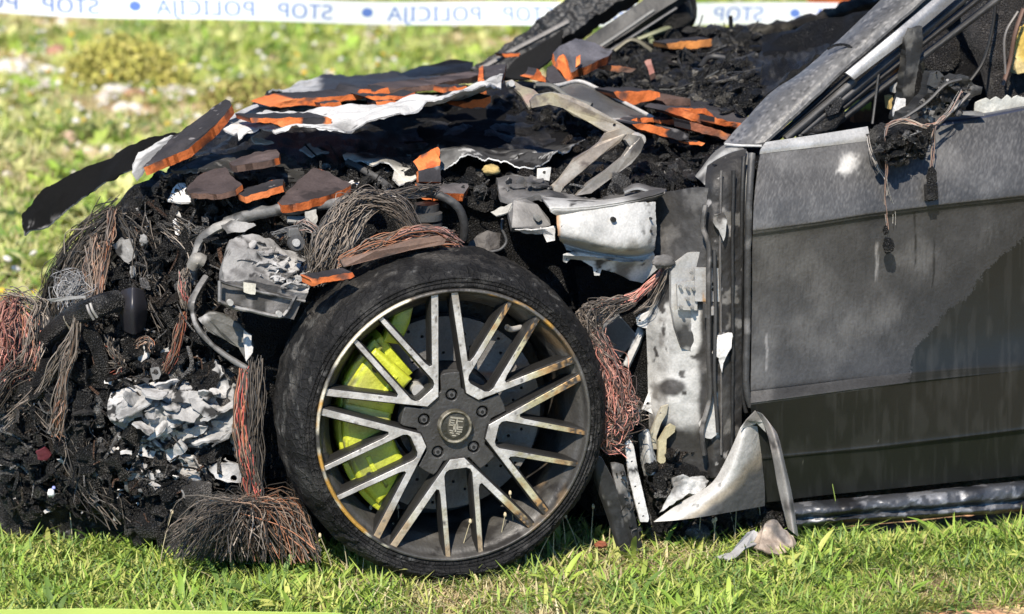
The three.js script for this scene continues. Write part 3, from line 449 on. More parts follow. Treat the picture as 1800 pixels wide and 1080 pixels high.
// ---- far windscreen pillar and its neighbours
const pillarBlack = pat([0.009, 0.009, 0.009], [[0.024, 0.024, 0.024], 26, 0.52, 0.08], [[0.1, 0.1, 0.098], 50, 0.68, 0.05]);
part('windscreen_pillar', [
  loft([[[826, 122, 1.62], [890, 78, 1.62], [950, 32, 1.6], [1010, -18, 1.58]], [[850, 128, 1.58], [915, 86, 1.58], [985, 36, 1.56], [1060, -18, 1.54]], [[885, 132, 1.55], [950, 90, 1.54], [1030, 40, 1.52], [1120, -18, 1.5]]], { amp: 0.02, freq: 40, t: 0.05, nu: 40, nv: 18, col: pillarBlack }),
  loft([[[975, 110, 1.45], [1040, 62, 1.45], [1110, 14, 1.42], [1160, -20, 1.4]], [[990, 118, 1.42], [1060, 70, 1.42], [1130, 22, 1.4], [1185, -18, 1.38]], [[1000, 122, 1.4], [1075, 76, 1.4], [1150, 26, 1.38], [1215, -18, 1.36]]], { amp: 0.005, t: 0.03, nu: 10, col: pat([0.02, 0.02, 0.019], [[0.055, 0.054, 0.05], 16, 0.5, 0.1]) })], M.soot, car, { label: 'charred far windscreen pillar' });
part('trim_strip', [tube([[845, 122, 1.52], [905, 88, 1.5], [955, 62, 1.48], [1000, 38, 1.46]], 0.008, { col: [0.16, 0.15, 0.14] }), tube([[1020, 105, 1.38], [1080, 66, 1.38], [1150, 18, 1.36]], 0.005, { col: [0.16, 0.16, 0.15] }), tube([[1035, 112, 1.36], [1100, 72, 1.36], [1190, 14, 1.34]], 0.004, { col: [0.09, 0.09, 0.09] })], M.soot, car);
part('cowl_panel', [loft([[[885, 132, 1.3], [905, 105, 1.32], [950, 78, 1.34], [990, 52, 1.36]], [[905, 138, 1.24], [925, 125, 1.26], [965, 95, 1.3], [985, 85, 1.32]], [[930, 138, 1.2], [945, 122, 1.22], [975, 98, 1.26], [982, 92, 1.28]]], { amp: 0.004, t: 0.005, col: [0.01, 0.01, 0.01] })], M.black, car, { label: 'black flap below the far pillar' });
part('headrest', [blob([1170, 22, 1.45], [0.075, 0.06, 0.05], { detail: 3, amp: 0.2, col: coal }), blob([1205, 15, 1.5], [0.03, 0.06, 0.03], { detail: 2, amp: 0.2, col: coal })], M.char, car);

// ---- bonnet: torn sheets
const white = pat([0.46, 0.46, 0.45], [[0.55, 0.55, 0.54], 6, 0.45, 0.2], [[0.3, 0.3, 0.29], 9, 0.6, 0.1], [[0.1, 0.1, 0.1], 42, 0.74, 0.03]);
const whiteSoot = (x, y, z, px, py) => lerp3(white(x, y, z), [0.03, 0.03, 0.032], step(556, 572, px + 22 * (fbm(x * 22, y * 22, z * 22) - 0.5)));
part('bonnet_sheet', [plate([[386, 220, 0.56], [400, 209, 0.66], [443, 200, 0.74], [473, 193, 0.8], [520, 189, 0.8], [597, 187, 0.8], [660, 186, 0.8], [720, 178, 0.8], [760, 172, 0.8], [820, 158, 0.8], [860, 143, 0.82], [886, 137, 0.8], [880, 150, 0.62], [868, 158, 0.56], [852, 154, 0.5], [830, 160, 0.48], [802, 168, 0.46], [777, 178, 0.44], [752, 182, 0.44], [736, 200, 0.42], [712, 211, 0.4], [690, 214, 0.4], [660, 218, 0.4], [630, 224, 0.4], [605, 232, 0.38], [580, 232, 0.39], [555, 229, 0.4], [513, 223, 0.42], [507, 228, 0.42], [485, 232, 0.43], [477, 220, 0.46], [455, 217, 0.48], [447, 224, 0.48], [428, 230, 0.48], [418, 240, 0.47], [417, 230, 0.49], [410, 233, 0.48], [397, 226, 0.5]], { t: 0.003, rag: 1.6, amp: 0.03, freq: 9, L: 0.014, seed: 2, col: white, edge: [0.5, 0.5, 0.5] })], M.ash, car, { label: 'torn white ash-coated bonnet sheet' });
part('bonnet_sheet', [
  plate([[398, 205, 0.78], [424, 193, 0.86], [452, 183, 0.95], [455, 188, 0.92], [425, 201, 0.8], [402, 212, 0.74]], { t: 0.004, amp: 0.004, L: 0.015, col: white }),
  loft([[[474, 160, 1.35], [520, 145, 1.5], [562, 136, 1.6], [600, 132, 1.65], [680, 132, 1.66], [760, 131, 1.66], [835, 128, 1.62]], [[496, 165, 1.2], [530, 156, 1.3], [565, 150, 1.34], [610, 146, 1.38], [680, 146, 1.38], [760, 138, 1.42], [838, 132, 1.45]], [[505, 170, 1.08], [540, 168, 1.1], [570, 172, 1.06], [620, 164, 1.08], [680, 155, 1.14], [760, 146, 1.2], [842, 136, 1.3]]], { nu: 16, nv: 8, amp: 0.018, freq: 9, rag: 4, t: 0.004, col: whiteSoot })], M.soot, car, { label: 'sooty far half of the bonnet' });
part('bonnet_sheet', [plate([[395, 212, 0.9], [440, 192, 1.0], [500, 170, 1.15], [520, 178, 1.05], [470, 196, 0.92], [420, 214, 0.84]], { t: 0.01, amp: 0.01, col: [0.008, 0.008, 0.008] }), plate([[640, 150, 1.5], [735, 118, 1.72], [800, 104, 1.75], [832, 108, 1.74], [830, 126, 1.68], [760, 132, 1.6]], { t: 0.008, amp: 0.008, col: [0.015, 0.015, 0.016] })], M.char, car);
// drooping front edge
part('bonnet_edge', [loft([[[38, 374, 0.98], [62, 345, 0.95], [115, 308, 0.9], [180, 279, 0.84], [240, 254, 0.78], [310, 232, 0.74]], [[35, 392, 0.96], [68, 368, 0.92], [118, 336, 0.88], [175, 302, 0.82], [236, 276, 0.75], [318, 248, 0.69]], [[38, 409, 0.93], [82, 396, 0.89], [120, 370, 0.86], [165, 332, 0.8], [228, 302, 0.71], [322, 262, 0.65]]], { nu: 14, nv: 8, amp: 0.016, freq: 8, rag: 4, t: 0.004, col: (x, y, z, px, py, k) => k === 2 ? [0.4, 0.4, 0.39] : lerp3([0.004, 0.004, 0.004], [0.2, 0.195, 0.19], step(0.56, 0.64, fbm(x * 60, y * 60, z * 60)) * step(380, 400, py + 0.1 * (px - 60)) * step(130, 110, px)), edge: pat([0.42, 0.41, 0.4], [[0.03, 0.03, 0.03], 20, 0.55, 0.05]) })], M.black, car, { label: 'black drooping front edge of the bonnet' });
part('bonnet_edge', [plate([[232, 290, 0.64], [244, 270, 0.66], [280, 250, 0.68], [300, 238, 0.7], [312, 240, 0.68], [285, 262, 0.6], [262, 290, 0.54], [250, 306, 0.52], [240, 318, 0.53], [233, 306, 0.58]], { t: 0.004, amp: 0.01, L: 0.012, rag: 1, col: pat([0.2, 0.2, 0.195], [[0.46, 0.46, 0.45], 20, 0.5, 0.1], [[0.05, 0.05, 0.05], 28, 0.6, 0.06]) })], M.ash, car);

// ---- sheets lying in the engine bay
const scale = pat([0.06, 0.06, 0.06], [[0.14, 0.14, 0.137], 14, 0.5, 0.12], [[0.015, 0.015, 0.015], 24, 0.56, 0.08], [[0.4, 0.4, 0.39], 40, 0.66, 0.04]);
const lipEdge = pat([0.62, 0.62, 0.6], [[0.3, 0.3, 0.3], 30, 0.55, 0.1]);
part('heat_shield', [loft([[[690, 262, 0.72], [740, 222, 0.86], [800, 195, 1.0], [880, 195, 1.0], [970, 210, 0.95], [1042, 232, 0.8]], [[715, 275, 0.62], [760, 245, 0.72], [810, 232, 0.78], [890, 235, 0.78], [970, 242, 0.72], [1025, 246, 0.66]], [[735, 290, 0.5], [778, 262, 0.52], [815, 258, 0.5], [862, 268, 0.48], [930, 276, 0.46], [985, 264, 0.5]], [[772, 292, 0.42], [800, 288, 0.41], [830, 276, 0.41], [862, 282, 0.4], [928, 300, 0.38], [980, 272, 0.44]]], { nu: 16, nv: 10, amp: 0.022, freq: 13, rag: 6, t: 0.003, seed: 6, col: (x, y, z, px, py) => lerp3([0.004, 0.004, 0.0045], scale(x, y, z), step(250, 266, py + 16 * (fbm(x * 18, y * 18, z * 18) - 0.5))), edge: lipEdge })], M.black, car, { label: 'buckled shield, its top blackened as shade under the bonnet, with a bright torn lower lip' });  // black upper part: the shade under the bonnet is put into the colour
part('heat_shield', [plate([[602, 281, 0.58], [612, 273, 0.62], [650, 262, 0.68], [700, 262, 0.68], [735, 275, 0.6], [745, 290, 0.5], [728, 300, 0.44], [732, 315, 0.4], [702, 324, 0.38], [690, 312, 0.4], [694, 298, 0.44], [684, 288, 0.46], [668, 287, 0.47], [655, 292, 0.46], [640, 287, 0.48], [605, 284, 0.54]], { t: 0.003, rag: 1, amp: 0.016, L: 0.012, freq: 14, seed: 9, col: (x, y, z, px, py) => lerp3(scale(x, y, z), [0.58, 0.56, 0.5], step(286, 300, py - 0.2 * (px - 700))), edge: lipEdge })], M.soot, car, { label: 'crumpled grey shield with a pale tip' });
part('ash_flake', [plate([[526, 264, 0.66], [545, 254, 0.7], [552, 262, 0.66], [578, 265, 0.62], [556, 272, 0.58], [548, 277, 0.56], [538, 270, 0.6]], { t: 0.004, rag: 1, amp: 0.008, L: 0.008, col: ASH })], M.ash, car);
part('ash_flake', [plate([[294, 352, 0.5], [312, 325, 0.52], [326, 323, 0.52], [330, 336, 0.5], [347, 346, 0.47], [340, 355, 0.46], [318, 356, 0.46]], { t: 0.005, rag: 1.5, amp: 0.01, L: 0.008, col: WHITE })], M.ash, car);
part('ash_flake', [plate([[441, 240, 0.6], [470, 246, 0.6], [482, 250, 0.6], [465, 252, 0.57], [447, 250, 0.57]], { t: 0.003, rag: 1, amp: 0.006, L: 0.008, col: ASH }), plate([[606, 322, 0.42], [618, 315, 0.44], [632, 318, 0.43], [626, 330, 0.4], [612, 331, 0.4]], { t: 0.003, rag: 1, amp: 0.006, L: 0.008, col: WHITE })], M.ash, car);
part('foam_view_lump', [blob([863, 299, 0.4], [0.02, 0.012, 0.015], { col: [0.42, 0.31, 0.12], amp: 0.4, detail: 3 })], M.ash, car);
part('windscreen_cowl', [loft([[[960, 172, 0.8], [990, 150, 0.86], [1018, 144, 0.88], [1060, 162, 0.8], [1110, 188, 0.7], [1150, 208, 0.62]], [[985, 180, 0.7], [1005, 168, 0.74], [1030, 165, 0.74], [1060, 180, 0.68], [1100, 198, 0.62], [1140, 210, 0.58]], [[1000, 192, 0.6], [1020, 190, 0.62], [1045, 196, 0.6], [1070, 206, 0.58], [1095, 208, 0.57], [1125, 212, 0.56]]], { nu: 8, nv: 6, amp: 0.003, t: 0.004, col: pat([0.085, 0.084, 0.08], [[0.13, 0.128, 0.12], 14, 0.5, 0.1]), edge: [0.5, 0.5, 0.48] }), tube([[962, 152, 0.82], [985, 149, 0.84], [1018, 143, 0.86], [1060, 161, 0.78], [1110, 187, 0.68], [1150, 208, 0.6]], 0.0045, { col: [0.45, 0.44, 0.42], seg: 30 }), tube([[940, 150, 0.7], [970, 152, 0.7], [1000, 172, 0.66], [1040, 186, 0.62]], 0.007, { col: [0.12, 0.12, 0.11] })], M.soot, car);

// ---- bonnet hinge
const cream = pat([0.33, 0.29, 0.235], [[0.43, 0.38, 0.26], 16, 0.5, 0.12], [[0.2, 0.17, 0.14], 40, 0.6, 0.06], [[0.36, 0.27, 0.22], 18, 0.62, 0.1]);
{
  const hinge = part('bonnet_hinge', [
    plate([[888, 142, 0.5], [900, 139, 0.5], [918, 150, 0.48], [938, 157, 0.46], [955, 172, 0.42], [942, 178, 0.4], [930, 190, 0.39], [922, 178, 0.42], [915, 165, 0.45], [905, 155, 0.47]], { t: 0.006, L: 0.01, amp: 0.003, col: cream }),
    plate([[932, 178, 0.36], [942, 168, 0.36], [970, 163, 0.36], [1000, 168, 0.36], [1030, 182, 0.35], [1070, 204, 0.34], [1100, 222, 0.33], [1128, 238, 0.32], [1132, 246, 0.32], [1122, 252, 0.32], [1100, 250, 0.33], [1085, 240, 0.33], [1060, 230, 0.34], [1030, 212, 0.35], [1008, 204, 0.36], [990, 190, 0.36], [965, 184, 0.36], [945, 188, 0.36], [935, 190, 0.36]], { t: 0.016, L: 0.012, amp: 0.004, col: cream, holes: [[1080, 220, 3]] }),
    plate([[1066, 234, 0.32], [1092, 226, 0.32], [1102, 234, 0.32], [1090, 250, 0.32], [1060, 272, 0.315], [1030, 298, 0.31], [992, 328, 0.3], [986, 338, 0.3], [974, 338, 0.3], [970, 328, 0.3], [985, 314, 0.305], [1005, 288, 0.31], [1012, 278, 0.31], [1040, 262, 0.315], [1055, 250, 0.32]], { t: 0.012, L: 0.012, amp: 0.003, col: pat([0.3, 0.25, 0.2], [[0.4, 0.36, 0.3], 18, 0.5, 0.15], [[0.13, 0.1, 0.08], 36, 0.62, 0.08]) })], M.metal, car, { label: 'bare bonnet hinge, scorched cream metal' });
  part('hinge_arm', [plate([[1108, 236, 0.280], [1128, 240, 0.280], [1133, 252, 0.280], [1126, 268, 0.280], [1110, 288, 0.275], [1080, 310, 0.270], [1040, 340, 0.260], [1014, 344, 0.260], [1035, 322, 0.265], [1070, 298, 0.270], [1096, 276, 0.275], [1108, 258, 0.280], [1100, 246, 0.280]], { t: 0.014, L: 0.012, amp: 0.004, col: pat([0.22, 0.2, 0.17], [[0.36, 0.33, 0.29], 20, 0.5, 0.15], [[0.1, 0.09, 0.08], 40, 0.6, 0.08]) })], M.metal, hinge);
  part('hinge_pivot', [cyl([978, 331, 0.285], 0.0095, 0.02, [0, 0, 1], { col: [0.4, 0.36, 0.3] }), cyl([1122, 244, 0.3], 0.012, 0.03, [0, 0, 1], { col: [0.5, 0.47, 0.42] }), cyl([897, 148, 0.48], 0.007, 0.02, [0, 0.3, 1], { col: [0.5, 0.48, 0.44] })], M.metal, hinge);
}

// ---- inner wing: rail, shield plates, hinge pillar
const bare = pat([0.42, 0.42, 0.405], [[0.58, 0.58, 0.565], 7, 0.45, 0.15], [[0.18, 0.172, 0.16], 12, 0.58, 0.1], [[0.05, 0.047, 0.044], 26, 0.66, 0.05]);
const greyed = pat([0.1, 0.097, 0.094], [[0.2, 0.193, 0.186], 12, 0.5, 0.12], [[0.035, 0.034, 0.032], 20, 0.58, 0.08]);
part('inner_wing', [plate([[872, 312, 0.36], [900, 306, 0.38], [945, 312, 0.36], [985, 335, 0.28], [1050, 345, 0.26], [1110, 336, 0.26], [1150, 330, 0.25], [1168, 334, 0.23], [1120, 348, 0.2], [1060, 352, 0.2], [985, 352, 0.2], [940, 344, 0.22], [905, 350, 0.22], [880, 345, 0.26]], { t: 0.012, rag: 1.2, amp: 0.012, L: 0.012, col: greyed }), loft([[[952, 346, 0.22], [1000, 348, 0.22], [1060, 350, 0.21], [1120, 340, 0.2], [1158, 333, 0.19]], [[956, 352, 0.16], [1000, 353, 0.15], [1060, 353, 0.15], [1118, 344, 0.15], [1164, 334, 0.15]], [[966, 364, 0.125], [1000, 364, 0.115], [1060, 359, 0.115], [1116, 349, 0.12], [1168, 338, 0.125]], [[984, 379, 0.13], [1012, 375, 0.125], [1062, 366, 0.125], [1114, 354, 0.13], [1166, 343, 0.135]]], { nu: 10, nv: 8, t: 0.004, amp: 0.006, rag: 2, col: (x, y, z, px) => lerp3(bare(x, y, z), [0.06, 0.059, 0.057], step(1090, 1124, px + 20 * (fbm(x * 30, y * 30, z * 30) - 0.5))), edge: [0.3, 0.29, 0.28] }), tube([[986, 384, 0.13], [1014, 380, 0.125], [1062, 371, 0.125], [1112, 359, 0.13], [1154, 348, 0.135]], 0.004, { col: [0.012, 0.012, 0.012] }), flakes([[880, 315], [940, 312], [985, 340], [900, 348]], () => 0.3, 14, [6, 20], [3, 8], 5, greyed), loft([[[1096, 330, 0.24], [1120, 322, 0.24], [1150, 330, 0.22], [1172, 332, 0.2]], [[1098, 336, 0.2], [1122, 330, 0.2], [1150, 338, 0.19], [1168, 336, 0.18]]], { nu: 8, nv: 3, amp: 0.006, t: 0.005, col: greyed, edge: [0.3, 0.3, 0.29] })], M.soot, car);
part('shield_plate', [loft([[[980, 372, 0.13], [1020, 368, 0.12], [1070, 362, 0.12], [1120, 358, 0.12], [1152, 356, 0.13]], [[980, 402, 0.12], [1020, 402, 0.1], [1070, 398, 0.1], [1120, 396, 0.1], [1154, 398, 0.12]], [[984, 420, 0.13], [1020, 424, 0.105], [1070, 434, 0.095], [1120, 438, 0.095], [1152, 432, 0.12]], [[990, 428, 0.17], [1024, 438, 0.16], [1070, 448, 0.155], [1116, 452, 0.15], [1148, 444, 0.15]], [[996, 438, 0.16], [1030, 448, 0.145], [1070, 457, 0.135], [1112, 462, 0.13], [1140, 456, 0.14]]], { nu: 20, nv: 12, amp: 0.007, freq: 12, rag: 2, t: 0.004, col: (x, y, z, px, py) => lerp3(lerp3(bare(x, y, z), [0.46, 0.46, 0.44], 0.4), [0.42, 0.2, 0.06], step(12, 5, px - 978 + 5 * fbm(x * 40, y * 40, z * 40)) * 0.8) }), plate([[990, 448, 0.15], [1010, 442, 0.15], [1060, 452, 0.14], [1130, 462, 0.14], [1150, 446, 0.14], [1158, 470, 0.15], [1130, 498, 0.17], [1108, 494, 0.17], [1080, 480, 0.16], [1058, 474, 0.16], [1054, 485, 0.16], [1045, 485, 0.16], [1042, 470, 0.16], [1022, 458, 0.16], [1002, 455, 0.16], [996, 462, 0.16], [990, 460, 0.16]], { t: 0.004, amp: 0.006, L: 0.012, col: bare, holes: [[996, 455, 1.8], [1049, 479, 2]] })], M.soot, car, { label: 'pale pressed steel plate above the wheel' });
part('bolt', [cyl([1078, 386, 0.098], 0.0055, 0.008, [0, 0, 1], { col: [0.008, 0.008, 0.008] }), cyl([1144, 384, 0.11], 0.0025, 0.008, [0, 0, 1], { col: [0.02, 0.02, 0.02] }), cyl([1144, 406, 0.11], 0.0025, 0.008, [0, 0, 1], { col: [0.02, 0.02, 0.02] }), cyl([988, 398, 0.12], 0.003, 0.008, [0, 0, 1], { col: [0.02, 0.02, 0.02] })], M.soot, car);
part('shield_plate', [plate([[893, 372, 0.2], [903, 352, 0.22], [925, 350, 0.22], [945, 360, 0.2], [966, 385, 0.18], [968, 396, 0.17], [950, 402, 0.17], [900, 400, 0.19]], { t: 0.02, amp: 0.006, L: 0.012, col: greyed }), plate([[905, 404, 0.19], [950, 402, 0.17], [976, 400, 0.16], [976, 422, 0.16], [962, 426, 0.17], [955, 412, 0.18], [935, 410, 0.19], [918, 408, 0.2]], { t: 0.004, rag: 1.5, amp: 0.006, L: 0.01, col: ASH }), cyl([944, 383, 0.18], 0.007, 0.02, [0, 0, 1], { n: 6, col: [0.2, 0.2, 0.19] })], M.soot, car, { label: 'grey bracket plate beside the pale plate' });
part('bracket', [plate([[945, 296, 0.34], [969, 294, 0.34], [966, 318, 0.33], [944, 314, 0.33]], { t: 0.003, amp: 0.003, L: 0.01, col: [0.62, 0.6, 0.54], holes: [[957, 303, 3]] })], M.metal, car);
part('bracket', [plate([[862, 372, 0.24], [900, 356, 0.22], [900, 362, 0.21], [895, 372, 0.2], [872, 380, 0.22]], { t: 0.003, rag: 1.5, amp: 0.006, L: 0.01, col: [0.4, 0.39, 0.35] })], M.ash, car);
// hinge pillar
const pillarPaint = (x, y, z, px, py) => { const n = 18 * (fbm(x * 20, y * 20, z * 20) - 0.5); let c = lerp3([0.035, 0.034, 0.033], [0.09, 0.087, 0.083], step(0.48, 0.62, fbm(x * 26, y * 26, z * 26))); c = lerp3(c, bare(x, y, z), step(1234, 1224, px + n) * step(528, 548, py + 2 * n)); c = lerp3(c, [0.06, 0.057, 0.055], step(1.15, 0.7, Math.hypot((px - 1182 + n * 0.6) / 26, (py - 680 + n * 0.6) / 17))); return lerp3(c, [0.035, 0.033, 0.03], step(735, 765, py + 2.5 * n)); };
part('hinge_pillar', [loft([[[1150, 340, 0.2], [1185, 336, 0.16], [1220, 330, 0.12], [1248, 330, 0.1]], [[1150, 430, 0.18], [1185, 430, 0.14], [1220, 430, 0.11], [1250, 430, 0.09]], [[1136, 540, 0.17], [1175, 545, 0.12], [1215, 545, 0.1], [1250, 540, 0.09]], [[1138, 640, 0.17], [1175, 640, 0.12], [1215, 640, 0.1], [1250, 640, 0.09]], [[1140, 740, 0.16], [1175, 745, 0.12], [1215, 745, 0.1], [1252, 740, 0.09]], [[1142, 900, 0.18], [1180, 905, 0.14], [1220, 900, 0.12], [1256, 890, 0.1]]], { nu: 26, nv: 30, amp: 0.01, freq: 12, t: 0.006, col: pillarPaint })], M.soot, car, { label: 'bare hinge pillar, black above and white below' });
part('hinge_pillar', [loft([[[1244, 292, 0.15], [1262, 280, 0.145], [1288, 268, 0.14], [1312, 262, 0.14]], [[1240, 338, 0.105], [1254, 334, 0.088], [1278, 330, 0.082], [1307, 326, 0.088]], [[1240, 480, 0.095], [1252, 480, 0.075], [1278, 480, 0.07], [1304, 480, 0.075]], [[1242, 640, 0.095], [1254, 640, 0.075], [1276, 640, 0.07], [1304, 640, 0.075]], [[1244, 840, 0.1], [1256, 840, 0.08], [1276, 830, 0.075], [1304, 790, 0.08]]], { nu: 16, nv: 60, amp: 0.006, freq: 26, t: 0.01, col: pat([0.02, 0.019, 0.018], [[0.045, 0.043, 0.04], 10, 0.5, 0.14], [[0.14, 0.135, 0.125], 24, 0.62, 0.05], [[0.3, 0.29, 0.28], 50, 0.7, 0.03], [[0.02, 0.02, 0.02], 16, 0.6, 0.06]) })], M.soot, car, { label: 'scorched dark strip behind the door edge' });
part('cable_channel', [tube([[1290, 300, 0.075], [1288, 400, 0.068], [1288, 560, 0.066], [1288, 700, 0.068], [1286, 820, 0.07]], 0.004, { col: [0.016, 0.016, 0.016], seg: 50, lump: 0.4 }), tube([[1268, 300, 0.08], [1266, 430, 0.07], [1268, 640, 0.068], [1268, 800, 0.072]], 0.0028, { col: [0.1, 0.095, 0.09], seg: 50, lump: 0.5 }), tube([[1240, 360, 0.07], [1236, 400, 0.07], [1246, 430, 0.065], [1246, 480, 0.06], [1246, 620, 0.06], [1248, 700, 0.06], [1234, 760, 0.07], [1238, 800, 0.07]], 0.006, { col: pat([0.05, 0.048, 0.045], [[0.2, 0.19, 0.18], 30, 0.6, 0.06]), seg: 60 }), tube([[1256, 440, 0.06], [1258, 560, 0.055], [1256, 660, 0.055], [1262, 760, 0.06]], 0.004, { col: [0.04, 0.04, 0.04], seg: 40 })], M.soot, car);
part('ash_flake', [plate([[1256, 378, 0.055], [1272, 374, 0.055], [1278, 384, 0.05], [1276, 410, 0.05], [1272, 424, 0.055], [1264, 405, 0.055], [1254, 392, 0.06]], { t: 0.006, rag: 1.2, amp: 0.008, L: 0.006, col: bare }), plate([[1262, 590, 0.055], [1288, 586, 0.05], [1286, 612, 0.05], [1280, 620, 0.05], [1272, 640, 0.055], [1270, 656, 0.055], [1264, 630, 0.055], [1252, 622, 0.06]], { t: 0.006, rag: 1.2, amp: 0.008, L: 0.006, col: WHITE }), plate([[1228, 745, 0.08], [1240, 728, 0.075], [1246, 700, 0.07], [1262, 690, 0.065], [1264, 760, 0.065], [1250, 772, 0.07], [1236, 768, 0.075]], { t: 0.006, rag: 1, amp: 0.008, L: 0.008, col: bare })], M.ash, car);
{
  const hinge = part('door_hinge', [plate([[1180, 478, 0.1], [1190, 462, 0.1], [1212, 446, 0.1], [1230, 443, 0.1], [1230, 590, 0.1], [1215, 618, 0.1], [1198, 612, 0.1], [1188, 580, 0.1], [1180, 540, 0.1]], { t: 0.012, amp: 0.003, L: 0.012, col: (x, y, z, px, py) => lerp3([0.54, 0.54, 0.525], scale(x, y, z), step(560, 590, py + 20 * fbm(x * 30, y * 30, z * 30))) }), plate([[1190, 500, 0.082], [1226, 492, 0.082], [1226, 546, 0.082], [1192, 545, 0.082]], { t: 0.006, L: 0.015, col: [0.48, 0.48, 0.465] }), plate([[1222, 472, 0.076], [1265, 472, 0.07], [1265, 531, 0.07], [1222, 530, 0.076]], { t: 0.012, L: 0.005, col: (x, y, z, px, py) => lerp3([0.5, 0.5, 0.49], [0.46, 0.24, 0.06], step(0.36, 0.5, fbm(x * 40, y * 14, z * 40)) * step(1252, 1247, px) * step(1233, 1237, px)), holes: [[1255, 500, 4], [1255, 509, 4]] })], M.metal, car, { label: 'white door hinge plate with an orange scorch' });
  for (const [x, y] of [[1216, 480], [1196, 504], [1209, 507], [1219, 508], [1209, 526], [1197, 540], [1217, 540]]) part('bolt', [cyl([x, y, 0.074], 0.0035, 0.008, [0, 0, 1], { n: 8, col: [0.3, 0.3, 0.29] })], M.metal, hinge);
  part('hinge_pin', [cyl([1243, 545, 0.065], 0.009, 0.03, [0, 1, 0], { col: [0.07, 0.068, 0.065] }), cyl([1252, 546, 0.06], 0.006, 0.018, [0, 1, 0], { col: [0.3, 0.29, 0.28] })], M.metal, hinge);
}
part('bracket', [plate([[1118, 560, 0.17], [1124, 554, 0.17], [1146, 545, 0.165], [1150, 580, 0.165], [1128, 576, 0.17], [1120, 572, 0.17]], { t: 0.004, L: 0.01, amp: 0.003, col: [0.55, 0.54, 0.52], holes: [[1125, 564, 2.2]] }), plate([[1122, 572, 0.2], [1132, 582, 0.19], [1124, 604, 0.19], [1104, 646, 0.19], [1095, 640, 0.2], [1112, 600, 0.2]], { t: 0.012, L: 0.01, amp: 0.003, col: bare }), plate([[1128, 720, 0.16], [1140, 690, 0.16], [1150, 688, 0.15], [1158, 710, 0.15], [1150, 730, 0.15], [1136, 722, 0.16]], { t: 0.006, L: 0.01, amp: 0.006, col: bare, holes: [[1139, 710, 3]] })], M.soot, car);
part('latch_arm', [plate([[1163, 716, 0.11], [1175, 712, 0.11], [1172, 728, 0.11], [1162, 745, 0.11], [1154, 768, 0.11], [1155, 790, 0.115], [1146, 790, 0.115], [1144, 760, 0.11], [1152, 740, 0.11]], { t: 0.006, L: 0.01, col: [0.52, 0.48, 0.38], holes: [[1161, 727, 2]] }), plate([[1172, 752, 0.1], [1180, 746, 0.1], [1188, 750, 0.1], [1186, 760, 0.1], [1172, 772, 0.1], [1170, 812, 0.1], [1164, 818, 0.1], [1157, 812, 0.1], [1158, 776, 0.1]], { t: 0.008, L: 0.01, col: [0.55, 0.49, 0.32] })], M.metal, car);
part('cooler_core', [(() => { const out = []; for (let i = 0; i < 16; i++) { const t = i / 15; out.push(plate([[mix(1056, 1085, t), mix(586, 556, t)], [mix(1059, 1088, t), mix(583, 553, t)], [mix(1093, 1122, t), mix(625, 592, t)], [mix(1090, 1119, t), mix(628, 595, t)]], { w: 0.2, t: 0.025, L: 0.05, col: [0.15, 0.155, 0.16] })); } out.push(plate([[1056, 586], [1086, 554], [1122, 593], [1092, 628]], { w: 0.212, t: 0.03, L: 0.05, col: [0.04, 0.04, 0.042] })); return mergeGeometries(out); })()], M.soot, car);
// hanging strips behind the wheel
part('hanging_strip', [loft([[[1032, 790, 0.06], [1040, 797, 0.05], [1058, 806, 0.05]], [[1046, 850, 0.06], [1056, 850, 0.05], [1080, 850, 0.05]], [[1064, 900, 0.06], [1074, 900, 0.05], [1096, 900, 0.05]], [[1086, 970, 0.06], [1094, 974, 0.05], [1112, 976, 0.05]]], { nu: 6, nv: 8, amp: 0.004, t: 0.008, col: pat([0.014, 0.014, 0.014], [[0.028, 0.028, 0.028], 14, 0.5, 0.1], [[0.1, 0.1, 0.097], 60, 0.68, 0.04]), edge: [0.16, 0.16, 0.155] }), loft([[[1074, 815, 0.05], [1084, 815, 0.045], [1096, 818, 0.05]], [[1086, 870, 0.05], [1096, 870, 0.045], [1108, 870, 0.05]], [[1100, 925, 0.05], [1110, 925, 0.045], [1120, 925, 0.05]], [[1112, 968, 0.05], [1118, 968, 0.045], [1130, 968, 0.05]]], { nu: 6, nv: 10, amp: 0.006, freq: 30, t: 0.008, col: pat([0.09, 0.087, 0.083], [[0.26, 0.25, 0.24], 22, 0.58, 0.08], [[0.012, 0.012, 0.012], 30, 0.52, 0.05]) }), rubble([[1078, 815], [1100, 820], [1132, 965], [1108, 965]], () => 0.045, 26, [0.004, 0.009], 44, bits.slice(0, 4))], M.soot, car, { label: 'hanging dark wheel arch strip' });
part('hanging_strip', [plate([[1099, 780], [1108, 773], [1114, 785], [1122, 830], [1134, 880], [1141, 912], [1139, 918], [1126, 918], [1116, 880], [1106, 840]], { w: 0.06, t: 0.006, amp: 0.004, L: 0.01, col: pat([0.58, 0.57, 0.55], [[0.04, 0.04, 0.04], 34, 0.66, 0.04]), holes: [[1117, 856, 2], [1124, 886, 2], [1131, 908, 2], [1111, 812, 2]] }), loft([[[1122, 765, 0.12], [1138, 756, 0.09], [1146, 790, 0.1]], [[1124, 800, 0.12], [1140, 798, 0.08], [1152, 810, 0.1]], [[1132, 838, 0.12], [1145, 836, 0.09], [1154, 834, 0.11]]], { t: 0.005, amp: 0.006, col: bare })], M.ash, car, { label: 'white perforated strip hanging by the pillar' });
